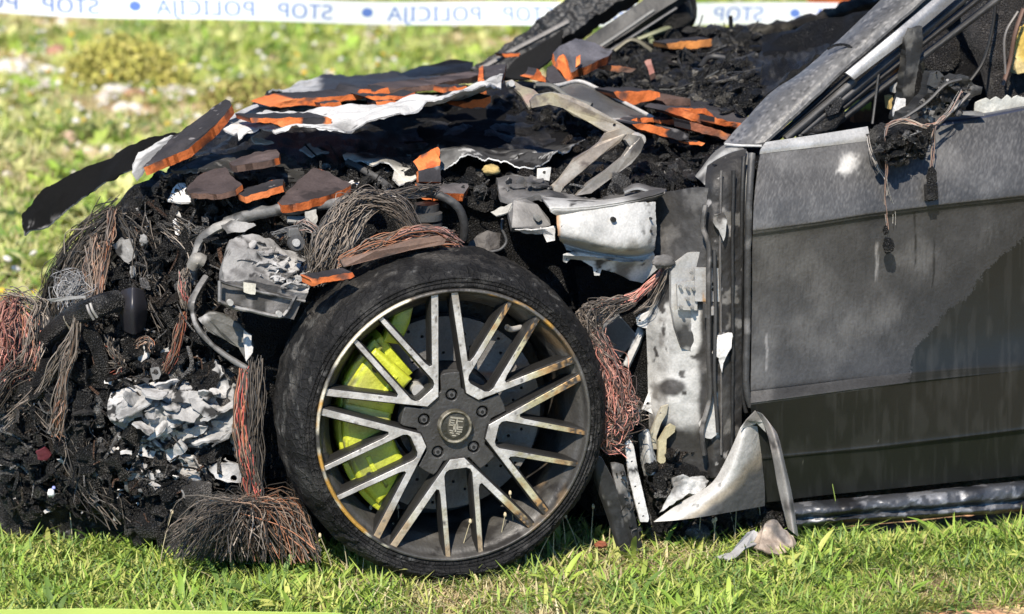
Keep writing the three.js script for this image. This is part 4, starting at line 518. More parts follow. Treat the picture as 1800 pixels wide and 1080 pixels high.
part('charred_debris', [rubble([[1040, 720], [1120, 720], [1140, 780], [1060, 800]], () => 0.13, 60, [0.006, 0.02], 41, bits), rubble([[1140, 800], [1230, 790], [1240, 850], [1150, 900]], () => 0.11, 90, [0.006, 0.02], 42, bits), rubble([[1140, 920], [1400, 895], [1400, 930], [1140, 950]], () => 0.12, 120, [0.006, 0.022], 43, bits)], M.char, car, { kind: 'stuff' });

// ---- door
const rowsDoor = [
  [[1338, 266, 0.128], [1440, 257, 0.128], [1530, 245, 0.126], [1660, 221, 0.122], [1800, 194, 0.12], [1940, 168, 0.12]],
  [[1332, 300, 0.098], [1440, 290, 0.096], [1530, 280, 0.094], [1660, 258, 0.092], [1800, 235, 0.09], [1940, 212, 0.09]],
  [[1326, 350, 0.066], [1440, 338, 0.062], [1530, 326, 0.06], [1660, 308, 0.058], [1800, 290, 0.056], [1940, 272, 0.056]],
  [[1324, 398, 0.05], [1440, 384, 0.045], [1530, 370, 0.042], [1660, 354, 0.04], [1800, 338, 0.038], [1940, 322, 0.038]],
  [[1324, 410, 0.053], [1440, 394, 0.048], [1530, 380, 0.046], [1660, 363, 0.044], [1800, 348, 0.042], [1940, 332, 0.042]],
  [[1323, 430, 0.066], [1440, 414, 0.061], [1530, 400, 0.059], [1660, 384, 0.056], [1800, 368, 0.054], [1940, 352, 0.054]],
  [[1322, 520, 0.082], [1440, 510, 0.076], [1530, 500, 0.073], [1660, 488, 0.07], [1800, 474, 0.067], [1940, 462, 0.066]],
  [[1321, 610, 0.082], [1440, 602, 0.076], [1530, 594, 0.072], [1660, 584, 0.068], [1800, 574, 0.065], [1940, 564, 0.064]],
  [[1320, 680, 0.074], [1440, 666, 0.067], [1530, 655, 0.062], [1660, 644, 0.056], [1800, 634, 0.051], [1940, 624, 0.048]],
  [[1320, 690, 0.074], [1440, 676, 0.066], [1530, 665, 0.058], [1660, 654, 0.047], [1800, 648, 0.037], [1940, 638, 0.034]],
  [[1320, 708, 0.036], [1440, 693, 0.03], [1530, 681, 0.028], [1660, 665, 0.03], [1800, 652, 0.032], [1940, 641, 0.03]],
  [[1320, 716, 0.037], [1440, 700, 0.031], [1530, 688, 0.029], [1660, 674, 0.034], [1800, 660, 0.032], [1940, 650, 0.03]],
  [[1326, 790, 0.06], [1440, 782, 0.053], [1530, 773, 0.047], [1660, 760, 0.043], [1800, 744, 0.04], [1940, 728, 0.038]],
  [[1330, 808, 0.062], [1440, 797, 0.054], [1530, 788, 0.047], [1660, 772, 0.041], [1800, 755, 0.037], [1940, 738, 0.034]],
  [[1332, 816, 0.068], [1440, 805, 0.061], [1530, 796, 0.056], [1660, 780, 0.051], [1800, 763, 0.048], [1940, 746, 0.046]],
  [[1345, 884, 0.095], [1440, 872, 0.09], [1530, 863, 0.085], [1660, 850, 0.08], [1800, 836, 0.078], [1940, 822, 0.076]]];
const paintLine = [[1320, 712], [1440, 696], [1530, 684], [1600, 672], [1602, 640], [1612, 604], [1640, 574], [1668, 548], [1700, 520], [1722, 490], [1748, 462], [1775, 438], [1812, 418], [1960, 380], [1960, 900], [1300, 930]];
const jag = (x, y) => [x + 26 * (fbm(x * 0.022, y * 0.022, 3, 5) - 0.5) + 22 * (n3(x * 0.5, y * 0.5, 3) - 0.5) * n3(x * 0.03, y * 0.03, 5), y + 26 * (fbm(x * 0.022, y * 0.022, 8, 5) - 0.5) + 22 * (n3(x * 0.5, y * 0.5, 8) - 0.5) * n3(x * 0.03, y * 0.03, 6)];
const painted = (x, y) => { const [a, b] = jag(x, y); return inside(paintLine, y > 668 && x < 1640 ? x : a, y > 668 && x < 1640 ? y : b); };
const burnt = (x, y, z, px, py) => {
  const f = (s, o) => fbm(px * s + o, py * s, o, 5);
  let c = lerp3([0.058, 0.058, 0.0585], [0.1, 0.099, 0.0975], step(0.42, 0.6, f(0.012, 4)));
  c = lerp3(c, [0.036, 0.037, 0.039], step(0.48, 0.66, f(0.013, 21)) * 0.7);
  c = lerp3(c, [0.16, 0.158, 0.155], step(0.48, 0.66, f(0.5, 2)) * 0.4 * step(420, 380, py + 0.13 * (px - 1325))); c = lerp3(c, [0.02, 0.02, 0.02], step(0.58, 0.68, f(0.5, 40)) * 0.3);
  const zone = Math.min(...paintLine.slice(3, 13).map(([a, b]) => Math.hypot(px - a, py - b))); c = lerp3(c, [0.026, 0.0265, 0.027], step(75, 20, zone + 90 * (f(0.02, 51) - 0.5) + 60 * (f(0.3, 52) - 0.5)) * 0.85);
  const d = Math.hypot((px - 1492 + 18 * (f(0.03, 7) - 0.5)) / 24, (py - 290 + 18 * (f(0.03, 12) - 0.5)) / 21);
  c = lerp3(c, [0.58, 0.57, 0.54], step(1.2, 0.4, d + 0.7 * (f(0.2, 31) - 0.5)) * 0.8);  // pale spot near the mirror: a highlight painted into the colour, with white ash
  for (const [sx, y0, y1, w] of [[1610, 372, 466, 2.6], [1641, 415, 516, 2.2], [1543, 425, 492, 4], [1348, 590, 652, 3]]) { const in_ = step(w, w * 0.4, Math.abs(px - sx - 5 * (n3(py * 0.05, sx, 1) - 0.5))) * step(y0 - 2, y0 + 3, py) * step(y1 + 2, y1 - 3, py); c = lerp3(c, sx > 1600 ? [0.012, 0.012, 0.012] : [0.24, 0.235, 0.23], in_ * (f(0.3, 4) > 0.4 ? 0.9 : 0.4)); }
  return c;
};
const gloss = (x, y, z, px, py) => { const f = (s, o) => fbm(px * s + o, py * s * 0.35, o, 4); let c = [0.0105, 0.0113, 0.0102]; c = lerp3(c, [0.016, 0.0168, 0.0155], step(0.55, 0.68, f(0.05, 3))); const s = n3(px * 0.5, py * 0.5, 4); if (s > 0.975 && n3(px * 0.03, py * 0.03, 2) > 0.5) c = [0.06, 0.06, 0.055]; c = lerp3(c, [0.05, 0.05, 0.048], step(0.62, 0.66, fbm(px * 0.16, py * 0.012, 6, 3)) * 0.12); return c; };
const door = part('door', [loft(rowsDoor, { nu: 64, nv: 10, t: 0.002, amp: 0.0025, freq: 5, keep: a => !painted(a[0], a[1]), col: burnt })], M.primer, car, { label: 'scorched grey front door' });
part('paint_patch', [loft(rowsDoor, { nu: 64, nv: 10, t: 0.002, amp: 0.0025, freq: 5, keep: a => painted(a[0], a[1]), col: gloss })], M.paint, door, { label: 'glossy black paint left on the door' });
part('door_frame', [boxV(V3(1.35, 0.47, -0.14), [1.5, 0.66, 0.03], { col: [0.01, 0.01, 0.01] })], M.char, door);
part('door_edge', [tube([[1322, 270, 0.09], [1318, 340, 0.06], [1315, 430, 0.06], [1314, 560, 0.072], [1313, 690, 0.06], [1320, 715, 0.06]], 0.0075, { col: pat([0.04, 0.04, 0.04], [[0.13, 0.128, 0.125], 24, 0.56, 0.06]), seg: 70, lump: 0.15 }), tube([[1308, 275, 0.1], [1305, 340, 0.08], [1303, 560, 0.088], [1304, 690, 0.08], [1312, 725, 0.08]], 0.005, { col: [0.014, 0.014, 0.014], seg: 40 })], M.soot, door);
part('trim_strip', [loft([[[1346, 250, 0.135], [1400, 242, 0.135], [1460, 233, 0.135], [1526, 222, 0.135]], [[1338, 262, 0.125], [1400, 254, 0.125], [1460, 247, 0.125], [1529, 238, 0.125]], [[1336, 271, 0.124], [1400, 263, 0.124], [1460, 256, 0.124], [1530, 247, 0.124]]], { t: 0.004, amp: 0.002, nu: 6, col: pat([0.42, 0.42, 0.41], [[0.3, 0.3, 0.29], 20, 0.5, 0.2]) })], M.metal, door);
part('window_sill', [loft([[[1640, 205, 0.18], [1720, 200, 0.18], [1800, 186, 0.18], [1940, 160, 0.18]], [[1640, 216, 0.13], [1720, 205, 0.13], [1800, 190, 0.13], [1940, 164, 0.13]], [[1640, 226, 0.125], [1720, 212, 0.12], [1800, 197, 0.118], [1940, 171, 0.118]]], { t: 0.004, nu: 8, col: [0.03, 0.035, 0.055] })], M.paint, door);
part('broken_glass', [plate([[1712, 205], [1716, 180], [1735, 172], [1742, 176], [1752, 170], [1762, 176], [1772, 167], [1780, 174], [1790, 168], [1802, 172], [1815, 165], [1940, 140], [1940, 162], [1800, 190]], { w: 0.2, t: 0.005, rag: 1, L: 0.02, amp: 0.004, col: pat([0.5, 0.5, 0.45], [[0.62, 0.62, 0.56], 30, 0.5, 0.1]) })], M.ash, door, { label: 'ragged stub of the shattered window' });

// ---- near windscreen pillar and window frame
const pil = pat([0.12, 0.12, 0.119], [[0.23, 0.227, 0.222], 6, 0.48, 0.2], [[0.1, 0.1, 0.099], 12, 0.54, 0.14], [[0.24, 0.235, 0.23], 170, 0.55, 0.16], [[0.06, 0.06, 0.06], 190, 0.6, 0.12]);
part('windscreen_pillar', [loft([[[1272, 252, 0.3], [1310, 210, 0.3], [1362, 158, 0.31], [1412, 124, 0.32], [1470, 74, 0.33], [1540, 8, 0.35], [1575, -30, 0.36]], [[1296, 253, 0.22], [1345, 200, 0.23], [1395, 152, 0.24], [1446, 112, 0.25], [1504, 62, 0.27], [1572, 4, 0.29], [1608, -30, 0.3]], [[1322, 254, 0.18], [1376, 200, 0.19], [1425, 154, 0.2], [1478, 106, 0.22], [1538, 52, 0.24], [1606, -4, 0.26], [1636, -30, 0.27]], [[1344, 250, 0.17], [1394, 204, 0.18], [1440, 162, 0.19], [1494, 112, 0.21], [1555, 58, 0.23], [1625, -4, 0.25], [1656, -30, 0.26]]], { nu: 14, nv: 8, t: 0.006, amp: 0.004, freq: 10, col: pil })], M.primer, car, { label: 'grey near windscreen pillar' });
part('windscreen_pillar', [loft([[[1222, 310, 0.24], [1245, 280, 0.26], [1272, 256, 0.26], [1300, 256, 0.22]], [[1236, 322, 0.17], [1262, 300, 0.16], [1292, 284, 0.15], [1318, 274, 0.14]], [[1246, 342, 0.12], [1270, 340, 0.1], [1296, 336, 0.09], [1318, 320, 0.09]], [[1250, 440, 0.1], [1272, 440, 0.085], [1292, 440, 0.08], [1308, 440, 0.085]]], { nu: 8, nv: 8, t: 0.005, amp: 0.006, freq: 10, col: pat([0.15, 0.148, 0.14], [[0.4, 0.4, 0.38], 14, 0.58, 0.1], [[0.06, 0.06, 0.058], 16, 0.58, 0.08]) }), tube([[1275, 254, 0.24], [1300, 256, 0.2], [1340, 257, 0.165]], 0.003, { col: [0.5, 0.5, 0.48] })], M.soot, car, { label: 'flared foot of the near pillar' });
part('pillar_foot_backing', [plate([[1225, 300, 0.3], [1260, 258, 0.32], [1300, 244, 0.28], [1352, 236, 0.22], [1372, 262, 0.17], [1330, 300, 0.15], [1300, 340, 0.16], [1240, 350, 0.22]], { t: 0.02, col: coal })], M.char, car);
part('pillar_cut_shade', [tube([[1455, 86, 0.265], [1472, 79, 0.25], [1490, 80, 0.24], [1502, 88, 0.23]], 0.003, { col: [0.01, 0.01, 0.01] })], M.char, car);  // dark tube added to stand for the shaded cut in the pillar
const rail = (a, b, wd, col, w0 = 0.17, w1 = 0.24, dz = 0) => loft([0, 0.5, 1].map(k => [0, 0.33, 0.66, 1].map(t => [mix(a[0], b[0], t) + k * wd * 0.62, mix(a[1], b[1], t) + k * wd * 0.78, mix(w0, w1, t) + dz + (k === 0.5 ? -0.006 : 0)])), { nu: 6, nv: 3, t: 0.012, amp: 0.002, col });
part('window_frame', [rail([1352, 252], [1680, -28], 8, [0.012, 0.012, 0.012], 0.19, 0.26), rail([1380, 240], [1500, 138], 12, pat([0.05, 0.05, 0.05], [[0.09, 0.09, 0.09], 16, 0.5, 0.1]), 0.18, 0.21), rail([1402, 236], [1716, -26], 12, pat([0.035, 0.036, 0.038], [[0.07, 0.07, 0.072], 16, 0.52, 0.1]), 0.19, 0.26), rail([1420, 236], [1740, -22], 9, [0.014, 0.014, 0.015], 0.2, 0.27), rail([1440, 236], [1760, -10], 10, pat([0.03, 0.03, 0.03], [[0.07, 0.07, 0.07], 16, 0.52, 0.1]), 0.21, 0.28)], M.soot, door, { label: 'blackened window frame rails' });
part('window_frame', [loft([[[1487, 128, 0.19], [1540, 84, 0.205], [1600, 34, 0.22], [1668, -24, 0.24]], [[1496, 134, 0.182], [1548, 91, 0.197], [1610, 41, 0.212], [1682, -22, 0.232]], [[1502, 140, 0.186], [1554, 100, 0.2], [1620, 50, 0.216], [1700, -18, 0.236]]], { nu: 8, t: 0.006, col: (x, y, z, px) => lerp3([0.52, 0.52, 0.51], [0.22, 0.225, 0.235], step(1560, 1600, px + 20 * fbm(x * 20, y * 20, z * 20))) })], M.metal, door, { label: 'bright bare strip of the window frame' });
part('window_frame', [plate([[1590, 66], [1600, 50], [1622, 46], [1622, 92], [1612, 130], [1604, 190], [1602, 212], [1574, 212], [1584, 170], [1592, 110]], { w: 0.2, t: 0.03, rag: 1.2, amp: 0.008, L: 0.012, col: pat([0.016, 0.016, 0.0155], [[0.1, 0.097, 0.088], 40, 0.56, 0.08]) }), tube([[1545, 130, 0.22], [1540, 170, 0.22], [1534, 218, 0.2]], 0.003, { col: [0.05, 0.05, 0.05] })], M.soot, door, { label: 'upright bar of the small front window' });
part('ash_flake', [plate([[1574, 190], [1580, 172], [1592, 174], [1594, 200], [1606, 208], [1585, 214], [1574, 206]], { w: 0.17, t: 0.01, rag: 1, amp: 0.006, L: 0.008, col: WHITE })], M.ash, door);
part('window_corner', [plate([[1400, 238, 0.19], [1440, 206, 0.2], [1480, 178, 0.21], [1488, 200, 0.2], [1470, 222, 0.18], [1440, 234, 0.17]], { t: 0.02, amp: 0.01, rag: 1.5, L: 0.012, col: charPat }), plate([[1450, 190, 0.19], [1476, 168, 0.195], [1484, 178, 0.19], [1474, 198, 0.185], [1456, 204, 0.185]], { t: 0.006, L: 0.01, col: [0.07, 0.07, 0.07], holes: [[1460, 186, 3]] })], M.char, door);
// cabin seen through the side window
part('seat', [loft([[[1720, -30, 0.62], [1760, -30, 0.56], [1820, -30, 0.52], [1900, -30, 0.5]], [[1690, 40, 0.62], [1730, 40, 0.55], [1790, 40, 0.52], [1900, 40, 0.5]], [[1722, 120, 0.6], [1750, 120, 0.53], [1800, 120, 0.52], [1900, 120, 0.5]], [[1740, 185, 0.56], [1765, 185, 0.51], [1800, 180, 0.5], [1900, 180, 0.5]]], { nu: 8, nv: 8, amp: 0.03, freq: 10, t: 0.05, col: pat([0.06, 0.055, 0.053], [[0.1, 0.092, 0.088], 8, 0.5, 0.12], [[0.03, 0.028, 0.027], 16, 0.56, 0.08], [[0.24, 0.23, 0.21], 40, 0.7, 0.04]) }), blob([1650, 95, 0.7], [0.05, 0.06, 0.05], { detail: 3, amp: 0.3, col: [0.04, 0.036, 0.034] })], M.char, car, { label: 'scorched grey-brown seat back' });
part('added_dark_backing', [plate([[1460, 230, 0.9], [1560, 100, 1.0], [1700, -60, 1.1], [1960, -60, 0.9], [1960, 220, 0.8], [1640, 240, 0.8]], { t: 0.05, amp: 0.03, L: 0.05, col: coal })], M.char, car);  // black sheet added so the cabin looks dark through the side window
part('seat_belt', [tube([[1752, -10, 0.5], [1745, 50, 0.5], [1728, 110, 0.5], [1700, 150, 0.5]], 0.004, { col: [0.01, 0.01, 0.01] }), tube([[1800, 15, 0.45], [1785, 60, 0.45], [1776, 110, 0.46], [1764, 150, 0.46]], 0.0055, { col: [0.12, 0.07, 0.05] }), tube([[1790, 20, 0.46], [1768, 60, 0.46], [1768, 130, 0.46]], 0.003, { col: [0.15, 0.14, 0.13] })], M.wire, car);
part('foam_view_lump', [plate([[1802, 48], [1792, 82], [1786, 100], [1784, 118], [1788, 130], [1800, 128], [1840, 120], [1840, 40]], { w: 0.47, t: 0.03, rag: 2, amp: 0.015, L: 0.01, col: pat([0.66, 0.46, 0.1], [[0.7, 0.55, 0.25], 14, 0.5, 0.1], [[0.05, 0.03, 0.02], 20, 0.68, 0.04]) })], M.ash, car, { label: 'yellow foam at the seat edge' });
part('foam_view_lump', [plate([[1574, 112], [1585, 110], [1586, 138], [1572, 138]], { w: 0.26, t: 0.02, rag: 1, amp: 0.006, L: 0.01, col: [0.5, 0.2, 0.07] }), plate([[1502, 186], [1518, 178], [1533, 180], [1532, 214], [1503, 216]], { w: 0.4, t: 0.02, rag: 1.5, amp: 0.006, L: 0.01, col: (x, y, z, px, py) => py < 192 ? [0.3, 0.3, 0.04] : [0.16, 0.05, 0.012] }), plate([[1562, 170], [1570, 168], [1572, 192], [1564, 192]], { w: 0.26, t: 0.02, L: 0.01, col: [0.5, 0.36, 0.14] }), plate([[1572, 140], [1586, 140], [1586, 163], [1572, 163]], { w: 0.24, t: 0.02, rag: 1, L: 0.01, col: [0.35, 0.35, 0.34] })], M.ash, car);  // green-topped plate is added, standing for grass seen through the far window

// ---- mirror remains
{
  const mirror = part('mirror', [plate([[1588, 200], [1608, 190], [1626, 168], [1632, 150], [1640, 128], [1655, 128], [1664, 140], [1680, 132], [1700, 134], [1712, 148], [1724, 152], [1722, 165], [1708, 172], [1695, 190], [1680, 206], [1660, 214], [1640, 222], [1600, 222], [1585, 214]], { w: 0.11, t: 0.035, rag: 1.5, amp: 0.02, L: 0.008, freq: 30, col: pat([0.028, 0.029, 0.029], [[0.055, 0.055, 0.054], 16, 0.5, 0.1], [[0.01, 0.01, 0.01], 26, 0.55, 0.05], [[0.34, 0.34, 0.32], 44, 0.7, 0.04]), holes: [[1664, 185, 7], [1642, 160, 3], [1685, 155, 5], [1650, 200, 4]] }), plate([[1640, 130], [1652, 125], [1665, 143], [1650, 158], [1634, 150]], { w: 0.095, t: 0.012, L: 0.01, amp: 0.004, col: [0.05, 0.052, 0.053] }), rubble([[1600, 205], [1650, 135], [1710, 150], [1690, 195]], () => 0.1, 60, [0.003, 0.01], 46, bits, { jit: 0.02 }), tube([[1590, 208, 0.09], [1630, 180, 0.085], [1664, 148, 0.085], [1690, 140, 0.09]], 0.004, { col: [0.05, 0.05, 0.05] }), tube([[1650, 218, 0.09], [1680, 190, 0.085], [1705, 165, 0.09]], 0.004, { col: [0.16, 0.15, 0.14] }), plate([[1690, 196], [1728, 198], [1732, 204], [1690, 202]], { w: 0.1, t: 0.02, L: 0.01, col: [0.2, 0.2, 0.2] })], M.soot, door, { label: 'skeleton of the wing mirror' });
  part('mirror_housing', [loft([[[1524, 238, 0.1], [1545, 228, 0.05], [1580, 222, 0.04], [1620, 220, 0.05], [1648, 224, 0.1]], [[1530, 262, 0.09], [1550, 258, 0.035], [1585, 254, 0.02], [1618, 250, 0.035], [1645, 246, 0.09]], [[1540, 285, 0.09], [1560, 286, 0.05], [1590, 286, 0.04], [1612, 276, 0.05], [1632, 268, 0.09]], [[1552, 294, 0.09], [1570, 296, 0.075], [1590, 294, 0.07], [1605, 286, 0.075], [1618, 280, 0.09]]], { nu: 12, nv: 12, amp: 0.045, freq: 34, t: 0.02, seed: 31, col: charPat }), rubble([[1530, 240], [1640, 228], [1620, 280], [1560, 292]], () => 0.03, 90, [0.004, 0.012], 45, bits, { jit: 0.03 }), flakes([[1535, 240], [1635, 235], [1610, 280], [1560, 288]], () => 0.04, 12, [5, 16], [3, 8], 8, charPat)], M.char, mirror, { label: 'melted black lump of the mirror housing' });
  part('mirror_wire', [bundle([[1600, 206, 0.08], [1580, 214, 0.055], [1560, 222, 0.03], [1556, 250, 0.02], [1557, 300, 0.03], [1554, 350, 0.04], [1560, 405, 0.045]], 3, 0.004, 0.0016, [[0.4, 0.26, 0.2], [0.3, 0.27, 0.24]], 2), bundle([[1556, 300, 0.03], [1562, 340, 0.04], [1570, 360, 0.045], [1572, 395, 0.045]], 1, 0.003, 0.0014, [[0.42, 0.4, 0.36]], 3), bundle([[1525, 240, 0.08], [1532, 270, 0.06], [1545, 298, 0.05], [1556, 315, 0.045], [1560, 345, 0.045]], 2, 0.003, 0.0014, [[0.3, 0.28, 0.26]], 4), bundle([[1690, 160, 0.07], [1670, 195, 0.06], [1645, 222, 0.05], [1642, 250, 0.05], [1640, 280, 0.05], [1638, 300, 0.05]], 3, 0.004, 0.0016, [[0.4, 0.27, 0.22], [0.2, 0.19, 0.18]], 5), bundle([[1560, 222, 0.03], [1590, 212, 0.05], [1620, 222, 0.04], [1645, 218, 0.05], [1662, 205, 0.06]], 4, 0.005, 0.0018, [[0.46, 0.27, 0.2], [0.36, 0.3, 0.24]], 6)], M.wire, mirror, { kind: 'stuff' });
  part('wire_plug', [blob([1562, 432, 0.03], [0.013, 0.017, 0.01], { amp: 0.25, detail: 2, col: coal }), blob([1557, 405, 0.035], [0.006, 0.01, 0.006], { amp: 0.3, col: coal })], M.char, mirror);
  part('wire_plug', [box([1637, 338, 0.03], [0.026, 0.035, 0.018], { col: coal, rot: [0, 0, 0.1] }), blob([1638, 312, 0.035], [0.011, 0.022, 0.01], { amp: 0.4, detail: 3, col: coal }), box([1637, 346, 0.02], [0.016, 0.012, 0.014], { col: [0.04, 0.04, 0.04] })], M.char, mirror);
}
// ---- sill and the peeled wing end
part('sill', [loft([[[1385, 886, 0.1], [1500, 876, 0.09], [1650, 861, 0.085], [1800, 846, 0.08], [1940, 832, 0.08]], [[1388, 894, 0.07], [1500, 884, 0.055], [1650, 868, 0.05], [1800, 851, 0.045], [1940, 836, 0.045]], [[1390, 906, 0.06], [1500, 897, 0.045], [1650, 885, 0.04], [1800, 873, 0.035], [1940, 862, 0.035]], [[1392, 913, 0.075], [1500, 904, 0.06], [1650, 892, 0.055], [1800, 880, 0.05], [1940, 869, 0.05]], [[1394, 924, 0.07], [1500, 914, 0.055], [1650, 904, 0.05], [1800, 894, 0.045], [1940, 884, 0.045]], [[1396, 932, 0.1], [1500, 920, 0.09], [1650, 910, 0.08], [1800, 900, 0.075], [1940, 890, 0.075]]], { nu: 60, nv: 8, t: 0.004, amp: 0.012, freq: 26, col: pat([0.035, 0.038, 0.045], [[0.07, 0.075, 0.085], 16, 0.48, 0.12], [[0.2, 0.205, 0.22], 44, 0.6, 0.06], [[0.02, 0.02, 0.022], 12, 0.6, 0.08]) })], M.metal, car, { label: 'blistered blue-grey sill' });
{
  const flapCol = (x, y, z, px, py) => { const n = 30 * (fbm(x * 16, y * 16, z * 16) - 0.5), e = px - (1150 + 155 * Math.sin(clamp((920 - py) / 170) * 1.5708) ** 0.9); let c = lerp3([0.5, 0.49, 0.465], [0.3, 0.26, 0.2], step(26, 46, e + n)); c = lerp3(c, [0.085, 0.085, 0.085], step(46, 66, e + n)); return lerp3(c, [0.05, 0.05, 0.05], step(0.7, 0.73, fbm(x * 50, y * 50, z * 50)) * 0.7); };  // white edge to grey: lit and shaded sides painted into the colour
  part('peeled_wing', [loft([[[1150, 918, 0.05], [1200, 914, 0.02], [1260, 905, 0.015], [1345, 890, 0.07]], [[1198, 884, 0.05], [1236, 880, 0.02], [1282, 872, 0.02], [1345, 858, 0.065]], [[1252, 850, 0.045], [1275, 846, 0.02], [1300, 840, 0.025], [1342, 828, 0.06]], [[1281, 802, 0.04], [1296, 799, 0.02], [1312, 796, 0.025], [1338, 792, 0.055]], [[1303, 752, 0.035], [1311, 750, 0.025], [1320, 748, 0.03], [1332, 750, 0.045]]], { nu: 14, nv: 10, t: 0.003, amp: 0.004, freq: 6, col: flapCol }), plate([[1302, 754, 0.02], [1312, 738, 0.02], [1328, 722, 0.02], [1342, 742, 0.025], [1346, 760, 0.03], [1330, 744, 0.03], [1318, 748, 0.03]], { t: 0.003, amp: 0.004, L: 0.008, col: bare })], M.soot, car, { label: 'peeled wing end, painted from a lit white edge to shaded grey' });
  part('wing_strip', [loft([[[1330, 724, 0.02], [1340, 728, 0.005], [1350, 745, 0.02]], [[1346, 752, 0.02], [1356, 752, 0.0], [1366, 762, 0.02]], [[1358, 800, 0.02], [1370, 800, 0.0], [1378, 806, 0.02]], [[1370, 865, 0.02], [1384, 865, 0.0], [1392, 868, 0.02]], [[1386, 930, 0.015], [1396, 938, -0.005], [1404, 945, 0.015]]], { nu: 6, nv: 8, t: 0.003, amp: 0.003, col: pat([0.36, 0.345, 0.335], [[0.48, 0.44, 0.42], 14, 0.5, 0.1], [[0.14, 0.13, 0.13], 20, 0.6, 0.06]) })], M.metal, car, { label: 'bent grey strip hanging to the grass' });
  part('ash_flake', [plate([[1160, 900, 0.05], [1172, 880, 0.055], [1185, 855, 0.06], [1180, 842, 0.07], [1200, 836, 0.07], [1212, 840, 0.07], [1238, 838, 0.065], [1246, 846, 0.06], [1240, 858, 0.05], [1225, 868, 0.05], [1212, 866, 0.05], [1195, 880, 0.045]], { t: 0.008, rag: 1.6, amp: 0.02, L: 0.006, freq: 40, col: bare })], M.ash, car, { label: 'white molten metal on the wing end' });
}
// ------------------------------------------------------------------ what is left of the front
const COP = [[0.3, 0.13, 0.07], [0.2, 0.13, 0.09], [0.1, 0.07, 0.05], [0.06, 0.05, 0.045], [0.28, 0.19, 0.14], [0.13, 0.11, 0.095]], PINK = [[0.48, 0.2, 0.16], [0.42, 0.22, 0.17], [0.3, 0.16, 0.13], [0.13, 0.1, 0.09]], DUN = [[0.16, 0.13, 0.105], [0.1, 0.085, 0.07], [0.2, 0.17, 0.14], [0.05, 0.045, 0.04]], SOOTW = [[0.02, 0.02, 0.02], [0.05, 0.045, 0.04], [0.09, 0.075, 0.06]];
const wires = (name, list, extra) => part(name, list, M.wire, car, { kind: 'stuff', ...extra });
const ashen = pat([0.22, 0.217, 0.21], [[0.34, 0.335, 0.325], 14, 0.46, 0.14], [[0.1, 0.097, 0.094], 20, 0.56, 0.08], [[0.02, 0.02, 0.02], 34, 0.62, 0.04]);
const pipeGreyDark = pat([0.12, 0.118, 0.115], [[0.3, 0.295, 0.285], 30, 0.54, 0.08], [[0.03, 0.03, 0.03], 34, 0.58, 0.05]);
// control box
{
  const b = part('control_box', [loft([[[402, 424, 0.3], [430, 412, 0.32], [470, 420, 0.33], [520, 448, 0.33], [548, 462, 0.32]], [[392, 462, 0.24], [430, 452, 0.25], [470, 458, 0.26], [515, 480, 0.26], [548, 488, 0.25]], [[396, 492, 0.2], [430, 490, 0.19], [470, 502, 0.19], [510, 516, 0.19], [540, 518, 0.19]]], { nu: 14, nv: 12, amp: 0.02, freq: 20, t: 0.02, seed: 5, col: ashen }), loft([[[390, 496, 0.2], [430, 500, 0.185], [470, 512, 0.18], [530, 528, 0.18]], [[388, 512, 0.2], [430, 520, 0.185], [470, 532, 0.18], [524, 544, 0.18]], [[387, 528, 0.2], [430, 540, 0.185], [470, 552, 0.18], [516, 562, 0.18]]], { nu: 8, nv: 5, amp: 0.004, t: 0.02, col: greyed })], M.ash, car, { label: 'ash-crusted metal control box' });
  part('box_flange', [tube([[386, 494, 0.18], [392, 497, 0.178], [450, 512, 0.172], [536, 530, 0.17]], 0.0032, { col: pipeGreyDark }), tube([[386, 530, 0.18], [410, 540, 0.176], [440, 546, 0.172], [496, 556, 0.17], [504, 548, 0.17], [520, 520, 0.17]], 0.0045, { col: pipeGreyDark, seg: 40, lump: 0.3 }), tube([[386, 494, 0.18], [386, 530, 0.18]], 0.004, { col: [0.24, 0.235, 0.23] }), plate([[428, 496, 0.17], [450, 500, 0.17], [448, 518, 0.17], [428, 514, 0.17]], { t: 0.006, L: 0.01, rag: 1, amp: 0.003, col: [0.56, 0.54, 0.46] }), cyl([404, 532, 0.17], 0.006, 0.012, [0, 0, 1], { col: [0.4, 0.4, 0.38] }), cyl([490, 552, 0.165], 0.006, 0.012, [0, 0, 1], { col: [0.4, 0.4, 0.38] })], M.soot, b);
  part('ash_crust', [flakes([[404, 432], [432, 420], [515, 452], [538, 468], [524, 508], [470, 498], [402, 482]], (x, y) => 0.33 - (y - 420) / 100 * 0.14, 34, [8, 30], [3, 9], 21, pat([0.26, 0.256, 0.25], [[0.4, 0.395, 0.385], 20, 0.48, 0.12], [[0.08, 0.078, 0.075], 34, 0.6, 0.05]), { turn: 0.7 }), rubble([[400, 430], [430, 418], [510, 450], [545, 470], [530, 515], [470, 500], [398, 488]], (x, y) => 0.33 - (y - 420) / 100 * 0.14 - 0.02, 50, [0.003, 0.008], 51, [[0.35, 0.35, 0.34], [0.25, 0.245, 0.24], [0.42, 0.42, 0.41], [0.1, 0.1, 0.097]], { jit: 0.01 })], M.ash, b, { kind: 'stuff' });
}
